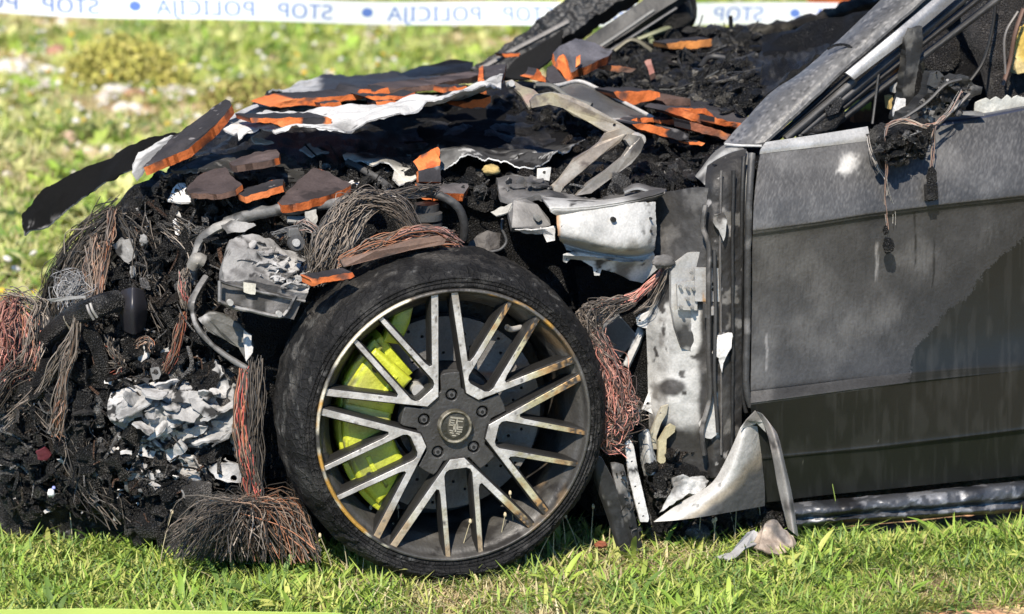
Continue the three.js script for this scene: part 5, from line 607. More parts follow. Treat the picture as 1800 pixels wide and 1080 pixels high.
// cross rail, hoses, pipes
part('cross_rail', [tube([[396, 392, 0.38], [450, 376, 0.34], [520, 366, 0.3], [600, 358, 0.3], [660, 356, 0.32]], (t) => 0.0125, { col: pat([0.1, 0.1, 0.097], [[0.2, 0.195, 0.19], 18, 0.52, 0.1], [[0.035, 0.035, 0.034], 26, 0.56, 0.06]), seg: 60, lump: 0.3 }), plate([[536, 372, 0.27], [556, 368, 0.27], [558, 388, 0.26], [552, 398, 0.26], [546, 392, 0.26], [538, 394, 0.26]], { t: 0.006, L: 0.01, rag: 1, amp: 0.004, col: [0.32, 0.31, 0.28] }), plate([[505, 380, 0.3], [536, 380, 0.3], [534, 392, 0.29], [506, 390, 0.29]], { t: 0.006, L: 0.015, col: [0.26, 0.26, 0.25] }), tube([[610, 285, 0.5], [640, 300, 0.46], [670, 318, 0.42], [690, 335, 0.38]], 0.008, { col: [0.05, 0.05, 0.05] })], M.soot, car);
const pipeGrey = pat([0.16, 0.157, 0.153], [[0.34, 0.33, 0.32], 22, 0.5, 0.1], [[0.06, 0.058, 0.055], 30, 0.58, 0.06]);
part('coolant_pipe', [tube([[362, 488, 0.36], [348, 510, 0.34], [338, 535, 0.33], [342, 565, 0.32], [362, 596, 0.31], [392, 622, 0.3], [420, 640, 0.28], [448, 656, 0.26]], (t) => t < 0.3 ? 0.0085 : 0.006, { col: pipeGrey, seg: 60, lump: 0.2 })], M.soot, car);
part('coolant_pipe', [tube([[340, 500, 0.4], [342, 460, 0.4], [352, 425, 0.4], [378, 402, 0.38], [420, 386, 0.36]], 0.01, { col: pat([0.12, 0.118, 0.115], [[0.3, 0.29, 0.27], 22, 0.5, 0.1]), seg: 40, lump: 0.2 }), tube([[338, 470, 0.38], [346, 455, 0.37], [358, 460, 0.37]], 0.014, { col: [0.24, 0.23, 0.21] })], M.soot, car);
const hose = pat([0.009, 0.009, 0.009], [[0.02, 0.02, 0.0195], 16, 0.5, 0.1], [[0.1, 0.098, 0.095], 34, 0.68, 0.05]);
part('hose', [tube([[205, 530, 0.42], [180, 535, 0.4], [155, 545, 0.41], [130, 556, 0.46], [105, 575, 0.52], [80, 600, 0.58], [66, 640, 0.6]], (t) => 0.024 - 0.004 * t, { rad: 14, seg: 50, col: hose, lump: 0.06 })], M.char, car, { label: 'thick charred hose' });
part('hose_clamp', [tube([[158, 533, 0.37], [162, 545, 0.365], [170, 558, 0.37]], 0.003, { col: [0.3, 0.29, 0.27] }), tube([[152, 536, 0.37], [156, 548, 0.365], [164, 562, 0.37]], 0.003, { col: [0.24, 0.23, 0.22] }), tube([[112, 556, 0.46], [116, 566, 0.455], [124, 580, 0.46]], 0.003, { col: [0.25, 0.22, 0.17] })], M.wire, car);
part('hose', [tube([[152, 580, 0.44], [168, 605, 0.42], [178, 635, 0.42], [186, 660, 0.44]], 0.016, { rad: 12, seg: 24, col: hose, lump: 0.1 }), tube([[110, 640, 0.5], [140, 660, 0.46], [180, 672, 0.43], [215, 668, 0.42]], 0.016, { rad: 12, seg: 24, col: hose, lump: 0.2 }), tube([[70, 590, 0.62], [72, 640, 0.6], [60, 700, 0.58], [20, 730, 0.58]], 0.022, { rad: 12, seg: 24, col: hose, lump: 0.12 }), tube([[150, 690, 0.44], [140, 740, 0.43], [135, 800, 0.43], [150, 850, 0.45]], 0.018, { rad: 12, seg: 24, col: hose, lump: 0.2 }), tube([[30, 800, 0.56], [60, 740, 0.54], [90, 700, 0.52], [120, 690, 0.5]], 0.017, { rad: 12, seg: 24, col: hose, lump: 0.2 }), tube([[160, 860, 0.44], [200, 880, 0.42], [230, 910, 0.42], [250, 950, 0.42]], 0.022, { rad: 12, seg: 24, col: hose, lump: 0.25 }), tube([[175, 695, 0.42], [172, 720, 0.41], [176, 750, 0.41]], 0.01, { rad: 12, col: pat([0.3, 0.3, 0.29], [[0.05, 0.05, 0.05], 18, 0.5, 0.1]) })], M.char, car);
part('hose', [tube([[740, 340, 0.3], [775, 345, 0.28], [805, 365, 0.27], [816, 395, 0.27], [815, 420, 0.28]], 0.009, { rad: 12, seg: 40, col: pat([0.03, 0.03, 0.03], [[0.08, 0.08, 0.078], 20, 0.55, 0.08]) }), tube([[770, 400, 0.27], [785, 412, 0.26], [795, 430, 0.26], [800, 445, 0.27]], 0.007, { rad: 10, seg: 24, col: [0.03, 0.03, 0.03] }), tube([[883, 385, 0.26], [882, 400, 0.25], [890, 425, 0.25], [880, 438, 0.25], [855, 444, 0.25]], 0.003, { seg: 30, col: [0.08, 0.08, 0.08] })], M.soot, car, { label: 'black coolant hose by the spring strut' });
part('spring_strut', [cyl([748, 380, 0.28], 0.035, 0.014, [0, 1, 0], { n: 28, col: [0.06, 0.06, 0.058] }), cyl([750, 396, 0.28], 0.032, 0.012, [0, 1, 0], { n: 28, col: [0.07, 0.068, 0.065] }), cyl([750, 365, 0.3], 0.026, 0.016, [0, 1, 0], { n: 24, col: [0.03, 0.03, 0.03] }), cyl([749, 406, 0.27], 0.009, 0.02, [0, 1, 0], { col: [0.26, 0.2, 0.17] }), cyl([778, 408, 0.26], 0.009, 0.02, [0.2, 1, 0], { col: [0.42, 0.41, 0.39] }), plate([[826, 424, 0.33], [848, 408, 0.33], [862, 404, 0.32], [880, 410, 0.32], [878, 436, 0.31], [856, 444, 0.31], [822, 438, 0.32]], { t: 0.02, rag: 1.5, amp: 0.012, L: 0.01, col: [0.035, 0.03, 0.027] })], M.soot, car);
part('lamp_lens', [loft([[[212, 512, 0.44], [232, 506, 0.4], [252, 512, 0.42]], [[208, 545, 0.43], [232, 545, 0.375], [258, 545, 0.41]], [[214, 580, 0.44], [235, 588, 0.4], [254, 580, 0.43]]], { nu: 8, nv: 8, t: 0.006, amp: 0.002, col: pat([0.02, 0.02, 0.024], [[0.1, 0.09, 0.07], 12, 0.6, 0.1]) })], M.paint, car, { label: 'smoke-blackened lamp lens' });
part('metal_flap', [plate([[82, 527, 0.5], [120, 522, 0.48], [150, 521, 0.46], [150, 524, 0.46], [90, 531, 0.5]], { t: 0.003, L: 0.012, col: [0.3, 0.3, 0.29] }), plate([[348, 560, 0.3], [370, 548, 0.3], [392, 552, 0.29], [420, 570, 0.28], [440, 590, 0.27], [446, 612, 0.26], [436, 640, 0.26], [420, 610, 0.28], [392, 596, 0.3], [370, 584, 0.3]], { t: 0.01, rag: 1, amp: 0.02, L: 0.01, col: pat([0.09, 0.088, 0.08], [[0.2, 0.19, 0.16], 16, 0.5, 0.1], [[0.42, 0.41, 0.4], 26, 0.62, 0.06]) }), plate([[428, 580, 0.26], [442, 590, 0.255], [444, 620, 0.25], [432, 636, 0.25], [430, 610, 0.26]], { t: 0.006, rag: 1.5, amp: 0.01, L: 0.008, col: ASH })], M.soot, car);
// pale lumps of molten aluminium
const molten = pat([0.33, 0.327, 0.32], [[0.46, 0.457, 0.45], 12, 0.45, 0.12], [[0.17, 0.167, 0.163], 18, 0.55, 0.08], [[0.02, 0.02, 0.02], 30, 0.62, 0.03]);
part('molten_metal', [loft([[[196, 690, 0.42], [245, 676, 0.4], [300, 668, 0.39], [360, 662, 0.38], [418, 668, 0.36]], [[188, 715, 0.38], [245, 705, 0.35], [300, 698, 0.335], [360, 695, 0.325], [420, 700, 0.32]], [[196, 740, 0.375], [245, 735, 0.34], [300, 732, 0.325], [360, 730, 0.315], [420, 728, 0.31]], [[225, 762, 0.38], [260, 765, 0.345], [305, 766, 0.33], [360, 772, 0.32], [418, 768, 0.315]], [[240, 780, 0.4], [270, 790, 0.375], [310, 792, 0.36], [360, 800, 0.35], [412, 790, 0.34]]], { nu: 30, nv: 22, amp: 0.05, freq: 22, t: 0.02, seed: 12, col: molten }), flakes([[200, 695], [300, 672], [416, 672], [416, 765], [300, 770], [215, 745]], (x, y) => 0.34 + (x < 250 ? (250 - x) * 0.0012 : 0) - (y > 690 ? 0.01 : -0.03), 24, [14, 44], [5, 13], 22, molten, { lift: 0.024, tilt: 0.045, rag: 2.2, turn: 1.4 })], M.ash, car, { label: 'pale slab of molten aluminium' });
part('molten_metal', [plate([[355, 640, 0.36], [378, 632, 0.34], [390, 650, 0.33], [400, 680, 0.32], [392, 700, 0.31], [362, 696, 0.33], [350, 664, 0.35]], { t: 0.02, rag: 2, amp: 0.03, L: 0.008, freq: 22, col: molten }), plate([[236, 788, 0.37], [262, 776, 0.34], [300, 790, 0.33], [318, 772, 0.32], [330, 790, 0.32], [300, 812, 0.34], [262, 806, 0.35], [240, 800, 0.36]], { t: 0.01, rag: 2.5, amp: 0.02, L: 0.008, col: molten }), plate([[386, 770, 0.33], [410, 742, 0.31], [418, 760, 0.31], [414, 795, 0.32], [398, 790, 0.33]], { t: 0.01, rag: 2, amp: 0.015, L: 0.008, col: molten }), plate([[216, 842, 0.38], [235, 822, 0.37], [258, 826, 0.36], [272, 842, 0.36], [270, 862, 0.37], [245, 872, 0.38], [225, 866, 0.39]], { t: 0.012, rag: 2.5, amp: 0.02, L: 0.008, col: molten, holes: [[238, 847, 5]] }), plate([[286, 808, 0.37], [305, 792, 0.35], [340, 800, 0.34], [362, 826, 0.33], [368, 866, 0.34], [340, 880, 0.36], [300, 872, 0.37], [288, 840, 0.37]], { t: 0.015, rag: 2, amp: 0.03, L: 0.008, freq: 18, col: pat([0.42, 0.39, 0.35], [[0.58, 0.57, 0.55], 14, 0.5, 0.1], [[0.1, 0.09, 0.085], 20, 0.58, 0.06]) }), plate([[362, 820, 0.33], [400, 814, 0.31], [424, 818, 0.3], [424, 850, 0.3], [400, 850, 0.31], [378, 842, 0.32]], { t: 0.01, rag: 1.5, amp: 0.012, L: 0.008, col: molten, holes: [[410, 842, 6]] })], M.ash, car, { label: 'ragged white flakes of molten metal' });
part('ash_flake', [plate([[196, 430, 0.52], [212, 418, 0.5], [232, 422, 0.49], [238, 448, 0.48], [224, 464, 0.48], [206, 450, 0.5]], { t: 0.008, rag: 2.5, amp: 0.015, L: 0.008, col: ashen }), plate([[303, 388, 0.47], [308, 384, 0.47], [316, 398, 0.46], [314, 414, 0.45], [308, 412, 0.46]], { t: 0.004, L: 0.01, amp: 0.004, col: WHITE }), blob([252, 422, 0.46], [0.009, 0.011, 0.004], { amp: 0.8, detail: 3, col: ashen }), blob([233, 478, 0.46], [0.007, 0.012, 0.004], { amp: 0.8, detail: 3, col: ashen }), plate([[388, 396, 0.36], [420, 384, 0.35], [450, 396, 0.34], [430, 408, 0.34], [400, 412, 0.35]], { t: 0.008, rag: 2, amp: 0.012, L: 0.008, col: ashen }), plate([[242, 625, 0.42], [262, 596, 0.4], [268, 606, 0.39], [258, 630, 0.4], [246, 640, 0.41]], { t: 0.006, rag: 1.5, amp: 0.008, L: 0.008, col: ASH }), plate([[280, 616, 0.4], [296, 612, 0.39], [300, 626, 0.39], [284, 630, 0.4]], { t: 0.006, rag: 1.5, amp: 0.008, L: 0.008, col: ASH })], M.ash, car);
part('ash_flake', [rubble(heapPoly, (x, y) => heapW(x, y) - 0.04, 150, [0.003, 0.011], 61, [[0.3, 0.295, 0.28], [0.2, 0.195, 0.19], [0.45, 0.44, 0.43]], { jit: 0.03, only: 'shard' }), rubble([[180, 660], [430, 650], [440, 880], [300, 900], [200, 880]], (x, y) => heapW(x, y) - 0.05, 160, [0.004, 0.016], 62, [[0.5, 0.49, 0.47], [0.36, 0.35, 0.34], [0.2, 0.2, 0.195], [0.03, 0.03, 0.03]], { jit: 0.05, only: 'shard' })], M.ash, car, { kind: 'stuff' });
part('reflector', [plate([[62, 795, 0.46], [78, 788, 0.45], [90, 800, 0.45], [82, 810, 0.46], [66, 808, 0.46]], { t: 0.006, L: 0.01, rag: 1, amp: 0.004, col: [0.12, 0.02, 0.03] }), blob([89, 867, 0.42], [0.008, 0.009, 0.006], { col: WHITE, amp: 0.4 }), blob([94, 858, 0.42], [0.004, 0.004, 0.004], { col: [0.25, 0.28, 0.6], amp: 0.3 })], M.soot, car);
part('gearbox', [box([343, 866, 0.34], [0.06, 0.05, 0.05], { col: pat([0.18, 0.17, 0.16], [[0.1, 0.095, 0.09], 16, 0.5, 0.1]), rot: [0.1, 0.3, 0.05], r: 0.008 }), blob([262, 920, 0.4], [0.035, 0.04, 0.04], { detail: 3, amp: 0.3, col: pat([0.03, 0.03, 0.032], [[0.16, 0.16, 0.16], 30, 0.6, 0.06]) }), tube([[290, 880, 0.38], [340, 900, 0.35], [400, 905, 0.32], [440, 900, 0.3]], 0.028, { rad: 12, col: hose, lump: 0.15 }), blob([300, 925, 0.39], [0.04, 0.06, 0.04], { detail: 3, amp: 0.3, col: coal })], M.char, car);
// wire looms
wires('wire_bundle', [bundle([[204, 368, 0.58], [160, 402, 0.64], [118, 455, 0.7], [88, 520, 0.77], [72, 570, 0.8]], 46, 0.02, 0.0018, SOOTW, 51), bundle([[190, 400, 0.57], [150, 440, 0.62], [130, 500, 0.65], [112, 560, 0.68]], 40, 0.026, 0.0018, [...SOOTW, ...DUN], 52), bundle([[230, 395, 0.5], [260, 440, 0.48], [250, 500, 0.47], [290, 560, 0.42]], 20, 0.03, 0.0018, SOOTW, 53), bundle([[60, 700, 0.55], [120, 760, 0.46], [150, 840, 0.44], [200, 900, 0.42]], 24, 0.03, 0.0018, [...SOOTW, ...DUN], 54), bundle([[300, 400, 0.46], [350, 440, 0.42], [330, 500, 0.41], [380, 560, 0.38]], 20, 0.02, 0.0018, [...SOOTW, ...DUN], 55)]);
wires('wire_bundle', [bundle([[730, 412, 0.2], [700, 375, 0.2], [660, 352, 0.2], [615, 362, 0.19], [585, 405, 0.18], [562, 460, 0.18], [552, 490, 0.2]], 70, [0.012, 0.012, 0.016, 0.02, 0.022, 0.022, 0.016], 0.0019, DUN, 11), bundle([[735, 405, 0.22], [708, 365, 0.21], [676, 350, 0.21], [640, 370, 0.2], [606, 430, 0.18], [590, 470, 0.18]], 40, [0.008, 0.012, 0.014, 0.014, 0.016, 0.014], 0.0017, [...DUN, [0.3, 0.27, 0.24]], 12), bundle([[640, 352, 0.2], [690, 345, 0.22], [740, 336, 0.26], [770, 330, 0.3]], 24, 0.012, 0.0018, DUN, 13)], { label: 'arched bundle of bare wires over the wheel' });
wires('wire_bundle', [bundle([[598, 462, 0.16], [640, 445, 0.15], [690, 428, 0.15], [740, 416, 0.16], [795, 422, 0.18]], 50, [0.006, 0.012, 0.016, 0.016, 0.014], 0.0019, COP, 14), bundle([[700, 418, 0.15], [730, 410, 0.16], [770, 412, 0.17], [805, 432, 0.18]], 20, 0.012, 0.0018, PINK, 15)], { label: 'copper-coloured wires lying on the tyre' });
part('wing_bracket', [plate([[598, 458, 0.13], [610, 456, 0.13], [660, 442, 0.12], [720, 424, 0.12], [775, 416, 0.12], [784, 422, 0.12], [780, 430, 0.12], [720, 440, 0.12], [660, 456, 0.12], [604, 470, 0.13]], { t: 0.014, amp: 0.004, L: 0.012, col: pat([0.2, 0.13, 0.1], [[0.28, 0.18, 0.13], 12, 0.5, 0.15], [[0.06, 0.05, 0.045], 20, 0.6, 0.08]) }), plate([[604, 448, 0.18], [620, 420, 0.19], [628, 398, 0.2], [634, 390, 0.2], [632, 412, 0.19], [618, 440, 0.18], [612, 452, 0.17]], { t: 0.006, rag: 1.5, amp: 0.008, L: 0.008, col: ASH }), plate([[562, 440, 0.2], [572, 432, 0.2], [566, 470, 0.19], [556, 480, 0.2]], { t: 0.006, rag: 1, L: 0.01, amp: 0.006, col: [0.4, 0.37, 0.3] })], M.soot, car, { label: 'rusty bracket on top of the tyre' });
wires('wire_bundle', [bundle([[1165, 472, 0.12], [1150, 492, 0.13], [1128, 512, 0.14], [1100, 530, 0.15], [1070, 540, 0.14], [1046, 556, 0.12]], 22, [0.004, 0.006, 0.008, 0.01, 0.012, 0.014], 0.0019, [...PINK, [0.03, 0.03, 0.03], [0.28, 0.07, 0.06]], 16), bundle([[1172, 474, 0.11], [1160, 505, 0.12], [1140, 535, 0.13], [1118, 548, 0.14]], 5, 0.006, 0.0016, DUN, 17), bundle([[1110, 530, 0.15], [1060, 545, 0.12], [1035, 560, 0.1], [1044, 590, 0.08], [1060, 620, 0.07]], 60, [0.01, 0.02, 0.024, 0.02, 0.02], 0.0018, DUN, 18), bundle([[1046, 590, 0.08], [1060, 630, 0.07], [1076, 680, 0.06], [1086, 720, 0.06], [1088, 745, 0.07]], 120, [0.014, 0.02, 0.03, 0.028, 0.02], 0.0018, PINK, 19, { wild: 1.1 }), bundle([[1090, 720, 0.06], [1110, 722, 0.06], [1090, 745, 0.06], [1064, 752, 0.06], [1072, 775, 0.07], [1095, 782, 0.08]], 46, 0.022, 0.0017, [...DUN, ...PINK], 20, { wild: 1.3 }), bundle([[1050, 640, 0.06], [1044, 680, 0.06], [1046, 730, 0.06], [1058, 760, 0.06]], 8, 0.012, 0.0015, PINK, 21)], { label: 'frayed pink wire loom behind the tyre' });
part('ash_flake', [blob([1166, 460, 0.1], [0.026, 0.014, 0.01], { detail: 3, amp: 0.5, col: greyed }), blob([1118, 722, 0.07], [0.008, 0.008, 0.006], { amp: 0.3, col: WHITE })], M.ash, car);
wires('wire_bundle', [bundle([[428, 655, 0.24], [424, 700, 0.23], [424, 760, 0.22], [434, 815, 0.21], [444, 850, 0.21], [446, 885, 0.2]], 56, [0.008, 0.012, 0.014, 0.016, 0.016, 0.014], 0.0018, [...COP, [0.4, 0.09, 0.07], [0.05, 0.045, 0.04], [0.05, 0.045, 0.04]], 22), bundle([[452, 640, 0.24], [450, 700, 0.22], [448, 780, 0.21], [452, 850, 0.2]], 30, 0.014, 0.0017, SOOTW, 23)], { label: 'orange wires hanging beside the tyre' });
{
  const q = rng(77), brush = [];                                        // splayed ends on the grass
  for (let i = 0; i < 1500; i++) {
    const rear = q() > 0.66, s = U(438 + (q() - 0.5) * 64, 880 + q() * 34, 0.2 + (q() - 0.5) * 0.1), ex = rear ? mix(430, 566, q() ** 0.7) : mix(286, 470, q() ** 0.85), ey = rear ? mix(960, 994, q()) : mix(935, 985, q()) + (ex - 300) * 0.06;
    const e = U(ex, ey, mix(0.1, 0.32, q())), m = s.clone().lerp(e, 0.42 + 0.2 * q()), hump = 0.5 + 0.5 * q(); m.y = mix(m.y, Math.max(s.y, e.y) + 0.012, hump) + (q() - 0.5) * 0.03; m.x += (q() - 0.5) * 0.05;
    const k = rear && q() > 0.45 ? COP[Math.floor(q() * 2)] : q() > 0.5 ? SOOTW[Math.floor(q() * 3)] : DUN[Math.floor(q() * 4)], f = 0.6 + 0.8 * q(), n = m.clone().lerp(e, 0.6).add(V3((q() - 0.5) * 0.03, 0.012 * q(), (q() - 0.5) * 0.03));
    brush.push(tubeV(q() < 0.25 ? [s, m, n] : [s, m, n, e], 0.0006 + 0.0006 * q(), { seg: 8, rad: 3, col: k.map(v => v * f) }));
  }
  wires('wire_brush', brush, { label: 'splayed bare wire ends on the grass' });
}
wires('wire_bundle', [bundle([[30, 530, 0.66], [10, 555, 0.62], [-5, 600, 0.6], [5, 640, 0.6], [-20, 680, 0.62]], 90, [0.012, 0.03, 0.036, 0.03, 0.03], 0.0022, PINK, 24, { wild: 0.8 }), bundle([[20, 532, 0.64], [48, 570, 0.6], [52, 620, 0.58], [40, 665, 0.58]], 26, 0.018, 0.002, [...COP, ...PINK], 25), bundle([[15, 525, 0.64], [45, 530, 0.62], [70, 548, 0.6], [60, 600, 0.58], [48, 650, 0.58]], 16, 0.02, 0.002, DUN, 26)], { label: 'pinkish wire tangle at the nose' });
wires('wire_bundle', [bundle([[136, 552, 0.42], [130, 590, 0.43], [104, 640, 0.46], [70, 690, 0.52], [20, 740, 0.56]], 40, [0.006, 0.01, 0.014, 0.016, 0.02], 0.0019, DUN, 27), bundle([[132, 570, 0.42], [124, 620, 0.42], [112, 660, 0.42], [106, 710, 0.42], [100, 760, 0.42]], 26, [0.006, 0.01, 0.008, 0.012, 0.016], 0.0019, [...DUN, ...COP], 28), bundle([[40, 640, 0.56], [10, 670, 0.56], [-20, 720, 0.56]], 24, 0.02, 0.0019, SOOTW, 29), bundle([[110, 710, 0.41], [104, 730, 0.41], [96, 752, 0.42], [112, 764, 0.42]], 12, 0.01, 0.0017, COP, 30)], { label: 'fan of wires across the nose' });
wires('wire_bundle', [bundle([[196, 372, 0.56], [194, 395, 0.52], [190, 425, 0.5]], 26, 0.007, 0.0018, COP, 31), bundle([[170, 420, 0.58], [168, 455, 0.56], [164, 490, 0.52], [166, 520, 0.48]], 40, [0.012, 0.018, 0.02, 0.01], 0.0019, [...COP, ...DUN], 32), bundle([[188, 430, 0.5], [182, 470, 0.5], [174, 520, 0.47]], 22, 0.008, 0.0018, COP, 33), bundle([[110, 520, 0.52], [118, 490, 0.54], [140, 505, 0.5], [128, 520, 0.5], [150, 500, 0.5]], 26, 0.02, 0.0013, [[0.3, 0.3, 0.3], [0.15, 0.15, 0.15]], 34, { wild: 1.4 })], { label: 'rust-brown wires over the bumper edge' });
wires('wire_bundle', [bundle([[322, 555, 0.36], [314, 590, 0.36], [302, 630, 0.36], [290, 652, 0.37]], 22, 0.007, 0.0018, [[0.3, 0.09, 0.06], ...COP], 35), bundle([[324, 480, 0.38], [322, 510, 0.36], [330, 540, 0.36]], 22, 0.01, 0.0018, [...DUN, [0.4, 0.14, 0.12]], 36), bundle([[195, 600, 0.42], [200, 625, 0.41], [212, 640, 0.41], [198, 650, 0.41]], 14, 0.012, 0.0017, [[0.3, 0.09, 0.06], ...DUN], 37), bundle([[240, 610, 0.4], [246, 600, 0.4], [262, 598, 0.39], [264, 612, 0.39]], 8, 0.006, 0.0016, COP, 38), bundle([[520, 402, 0.22], [535, 395, 0.2], [552, 404, 0.19], [560, 425, 0.19]], 10, 0.008, 0.0019, [[0.25, 0.17, 0.14], [0.14, 0.13, 0.12]], 39), bundle([[480, 412, 0.24], [510, 402, 0.22], [530, 398, 0.2]], 5, 0.005, 0.002, [[0.1, 0.1, 0.1]], 40), bundle([[530, 400, 0.2], [528, 425, 0.2], [540, 450, 0.2], [556, 455, 0.2]], 10, 0.012, 0.0018, DUN, 41)]);
part('sensor', [cyl([520, 427, 0.2], 0.016, 0.02, [0, 0.2, 1], { col: [0.05, 0.05, 0.05] }), cyl([520, 427, 0.188], 0.008, 0.008, [0, 0.2, 1], { col: [0.36, 0.36, 0.35] }), box([518, 408, 0.21], [0.03, 0.02, 0.02], { col: [0.1, 0.1, 0.098] })], M.soot, car);

// ------------------------------------------------------------------ broken roof tiles, each a thing of its own
const CLAY = pat([0.58, 0.15, 0.04], [[0.66, 0.2, 0.065], 16, 0.5, 0.15], [[0.42, 0.1, 0.032], 24, 0.6, 0.06], [[0.14, 0.06, 0.04], 34, 0.64, 0.05]), GLAZE = pat([0.026, 0.025, 0.028], [[0.05, 0.046, 0.05], 10, 0.5, 0.15], [[0.2, 0.19, 0.19], 70, 0.74, 0.03]), UMBER = pat([0.09, 0.058, 0.046], [[0.15, 0.09, 0.07], 14, 0.5, 0.12]), PLUM = pat([0.06, 0.046, 0.045], [[0.1, 0.077, 0.074], 10, 0.5, 0.14], [[0.03, 0.024, 0.024], 18, 0.62, 0.06]);
const onCar = 'broken roof tiles lying on the burnt car';
// a piece seen from above: face outline, broken edges around it
const tileFace = (label, poly, o = {}) => single('roof_tile', [plate(poly, { t: 0.015, L: 0.008, rag: 1.3, amp: 0.004, freq: 30, seed: poly[0][0], col: o.face ?? GLAZE, edge: o.edge ?? CLAY, ...o })].concat(o.more ?? []), M.tile, label, 'roof tile', onCar);
// a piece seen edge on: its broken edge, running back by depth metres
const tileEdge = (label, poly, w, depth, o = {}) => {
  const top = o.top ?? GLAZE, front = o.front ?? CLAY, dir = V3(o.skew ?? 0.1, o.rise ?? 0.04, 1);
  const g = plate(poly.map(([x, y, k]) => [x, y, k ?? w]), { t: depth, L: 0.012, rag: o.rag ?? 1.5, amp: 0.007, freq: 40, seed: poly[0][0], dir, col: (x, y, z, px, py, k) => o.dark && o.dark(px, py) ? GLAZE(x, y, z) : front(x, y, z), edge: (x, y, z, px, py) => py < poly.reduce((s, p) => s + p[1], 0) / poly.length ? top(x, y, z) : front(x, y, z) });
  return single('roof_tile', [g].concat(o.more ?? []), M.tile, label, 'roof tile', onCar);
};
tileFace('long dark tile leaning upright at the front corner, one orange edge', [[396, 174, 0.6], [404, 176, 0.57], [407, 184, 0.55], [398, 198, 0.53], [365, 234, 0.5], [337, 258, 0.47], [325, 266, 0.46], [300, 276, 0.45], [252, 294, 0.43], [272, 272, 0.48], [300, 244, 0.53], [345, 210, 0.58], [375, 186, 0.6]], { t: 0.02 });
tileEdge('orange tile strip with a black middle on the white bonnet sheet', [[440, 208], [480, 208], [530, 206], [575, 206], [583, 209], [582, 219], [572, 219], [530, 221], [500, 227], [488, 219], [470, 216], [443, 216]], 0.44, 0.1, { dark: (x, y) => x > 530 && x < 571 });
tileEdge('long orange tile strip under the far bonnet half', [[475, 188], [500, 178], [528, 173], [575, 171], [600, 168], [625, 166], [632, 157], [652, 158], [655, 168], [625, 175], [600, 179], [560, 184], [525, 186], [500, 189]], 0.9, 0.14);
tileEdge('small orange chip below the long orange strip', [[562, 182], [598, 178], [602, 189], [566, 190]], 0.86, 0.06);
tileEdge('thin orange strip ending in a rough tip, right of the long strip', [[640, 170], [660, 168], [690, 168], [715, 169], [730, 163], [731, 172], [700, 175], [660, 177]], 0.82, 0.1);
tileEdge('short orange block touching the white sheet', [[660, 178], [697, 178], [696, 187], [662, 189]], 0.8, 0.06);
tileEdge('reddish orange chunk at the end of the long strip', [[655, 164], [664, 158], [682, 154], [685, 163], [678, 169], [656, 171]], 0.88, 0.08);
tileEdge('brown weathered tile edge above the orange strips', [[684, 158], [715, 153], [772, 148], [779, 152], [776, 158], [720, 162], [686, 164]], 0.9, 0.14, { front: UMBER, top: PLUM });
tileFace('long dark plum tile sloping to the far pillar', [[640, 160, 1.0], [700, 146, 1.14], [780, 132, 1.24], [840, 124, 1.26], [844, 132, 1.18], [800, 142, 1.08], [740, 152, 0.98], [690, 160, 0.92]], { face: PLUM, edge: UMBER, t: 0.012 });
tileEdge('forked orange fragment beside the bonnet hinge', [[780, 153], [800, 151], [804, 155], [818, 151], [823, 154], [820, 160], [812, 166], [803, 160], [795, 161], [779, 164]], 0.82, 0.06);
tileFace('small grey tile behind the forked orange fragment', [[762, 172, 0.74], [785, 161, 0.8], [800, 161, 0.78], [804, 168, 0.7], [778, 175, 0.66]], { edge: GLAZE });
tileFace('black tile with an orange L-shaped break by the far pillar', [[849, 117, 1.05], [878, 112, 1.06], [890, 113, 1.04], [884, 134, 0.94], [858, 146, 0.86], [850, 142, 0.88]], { edge: CLAY, more: [plate([[842, 120, 1.0], [849, 115, 1.02], [850, 138, 0.88], [854, 146, 0.84], [845, 148, 0.83], [840, 142, 0.86]], { t: 0.03, L: 0.012, rag: 0.6, amp: 0.002, col: CLAY })] });
tileEdge('orange wedge wedged beneath the bonnet sheet', [[806, 186], [812, 182], [840, 175], [863, 169], [862, 180], [852, 190], [815, 190]], 0.6, 0.08);
tileEdge('small reddish piece on the far windscreen pillar', [[883, 94], [914, 93], [912, 99], [887, 101]], 1.44, 0.05);
tileFace('large slate-grey tile propped up, scarred orange on its left', [[972, 92, 0.96], [990, 78, 1.02], [1012, 68, 1.06], [1030, 70, 1.06], [1052, 80, 1.02], [1076, 90, 0.98], [1070, 97, 0.95], [1040, 112, 0.92], [1004, 128, 0.9], [990, 118, 0.92], [978, 112, 0.94]], { face: pat([0.085, 0.085, 0.1], [[0.12, 0.118, 0.135], 9, 0.5, 0.15], [[0.06, 0.058, 0.065], 16, 0.6, 0.08]), t: 0.022, more: [plate([[983, 98, 0.93], [990, 95, 0.93], [995, 106, 0.9], [998, 120, 0.88], [1003, 132, 0.87], [1003, 144, 0.86], [996, 142, 0.87], [986, 126, 0.9], [975, 114, 0.92]], { t: 0.008, L: 0.01, rag: 0.6, amp: 0.002, col: CLAY }), plate([[1013, 100, 0.9], [1020, 96, 0.91], [1020, 112, 0.88], [1012, 118, 0.88]], { t: 0.006, L: 0.01, rag: 0.6, col: CLAY })] });
tileFace('black tile fragment under the propped slate-grey tile', [[962, 118, 0.9], [972, 114, 0.91], [985, 128, 0.88], [996, 144, 0.85], [968, 146, 0.84], [962, 138, 0.86]], { edge: GLAZE, t: 0.012 });
tileEdge('jagged orange shard left of the propped slate-grey tile', [[928, 136], [938, 132], [944, 120], [948, 122], [952, 132], [964, 141], [962, 146], [946, 142], [936, 140]], 0.9, 0.05);
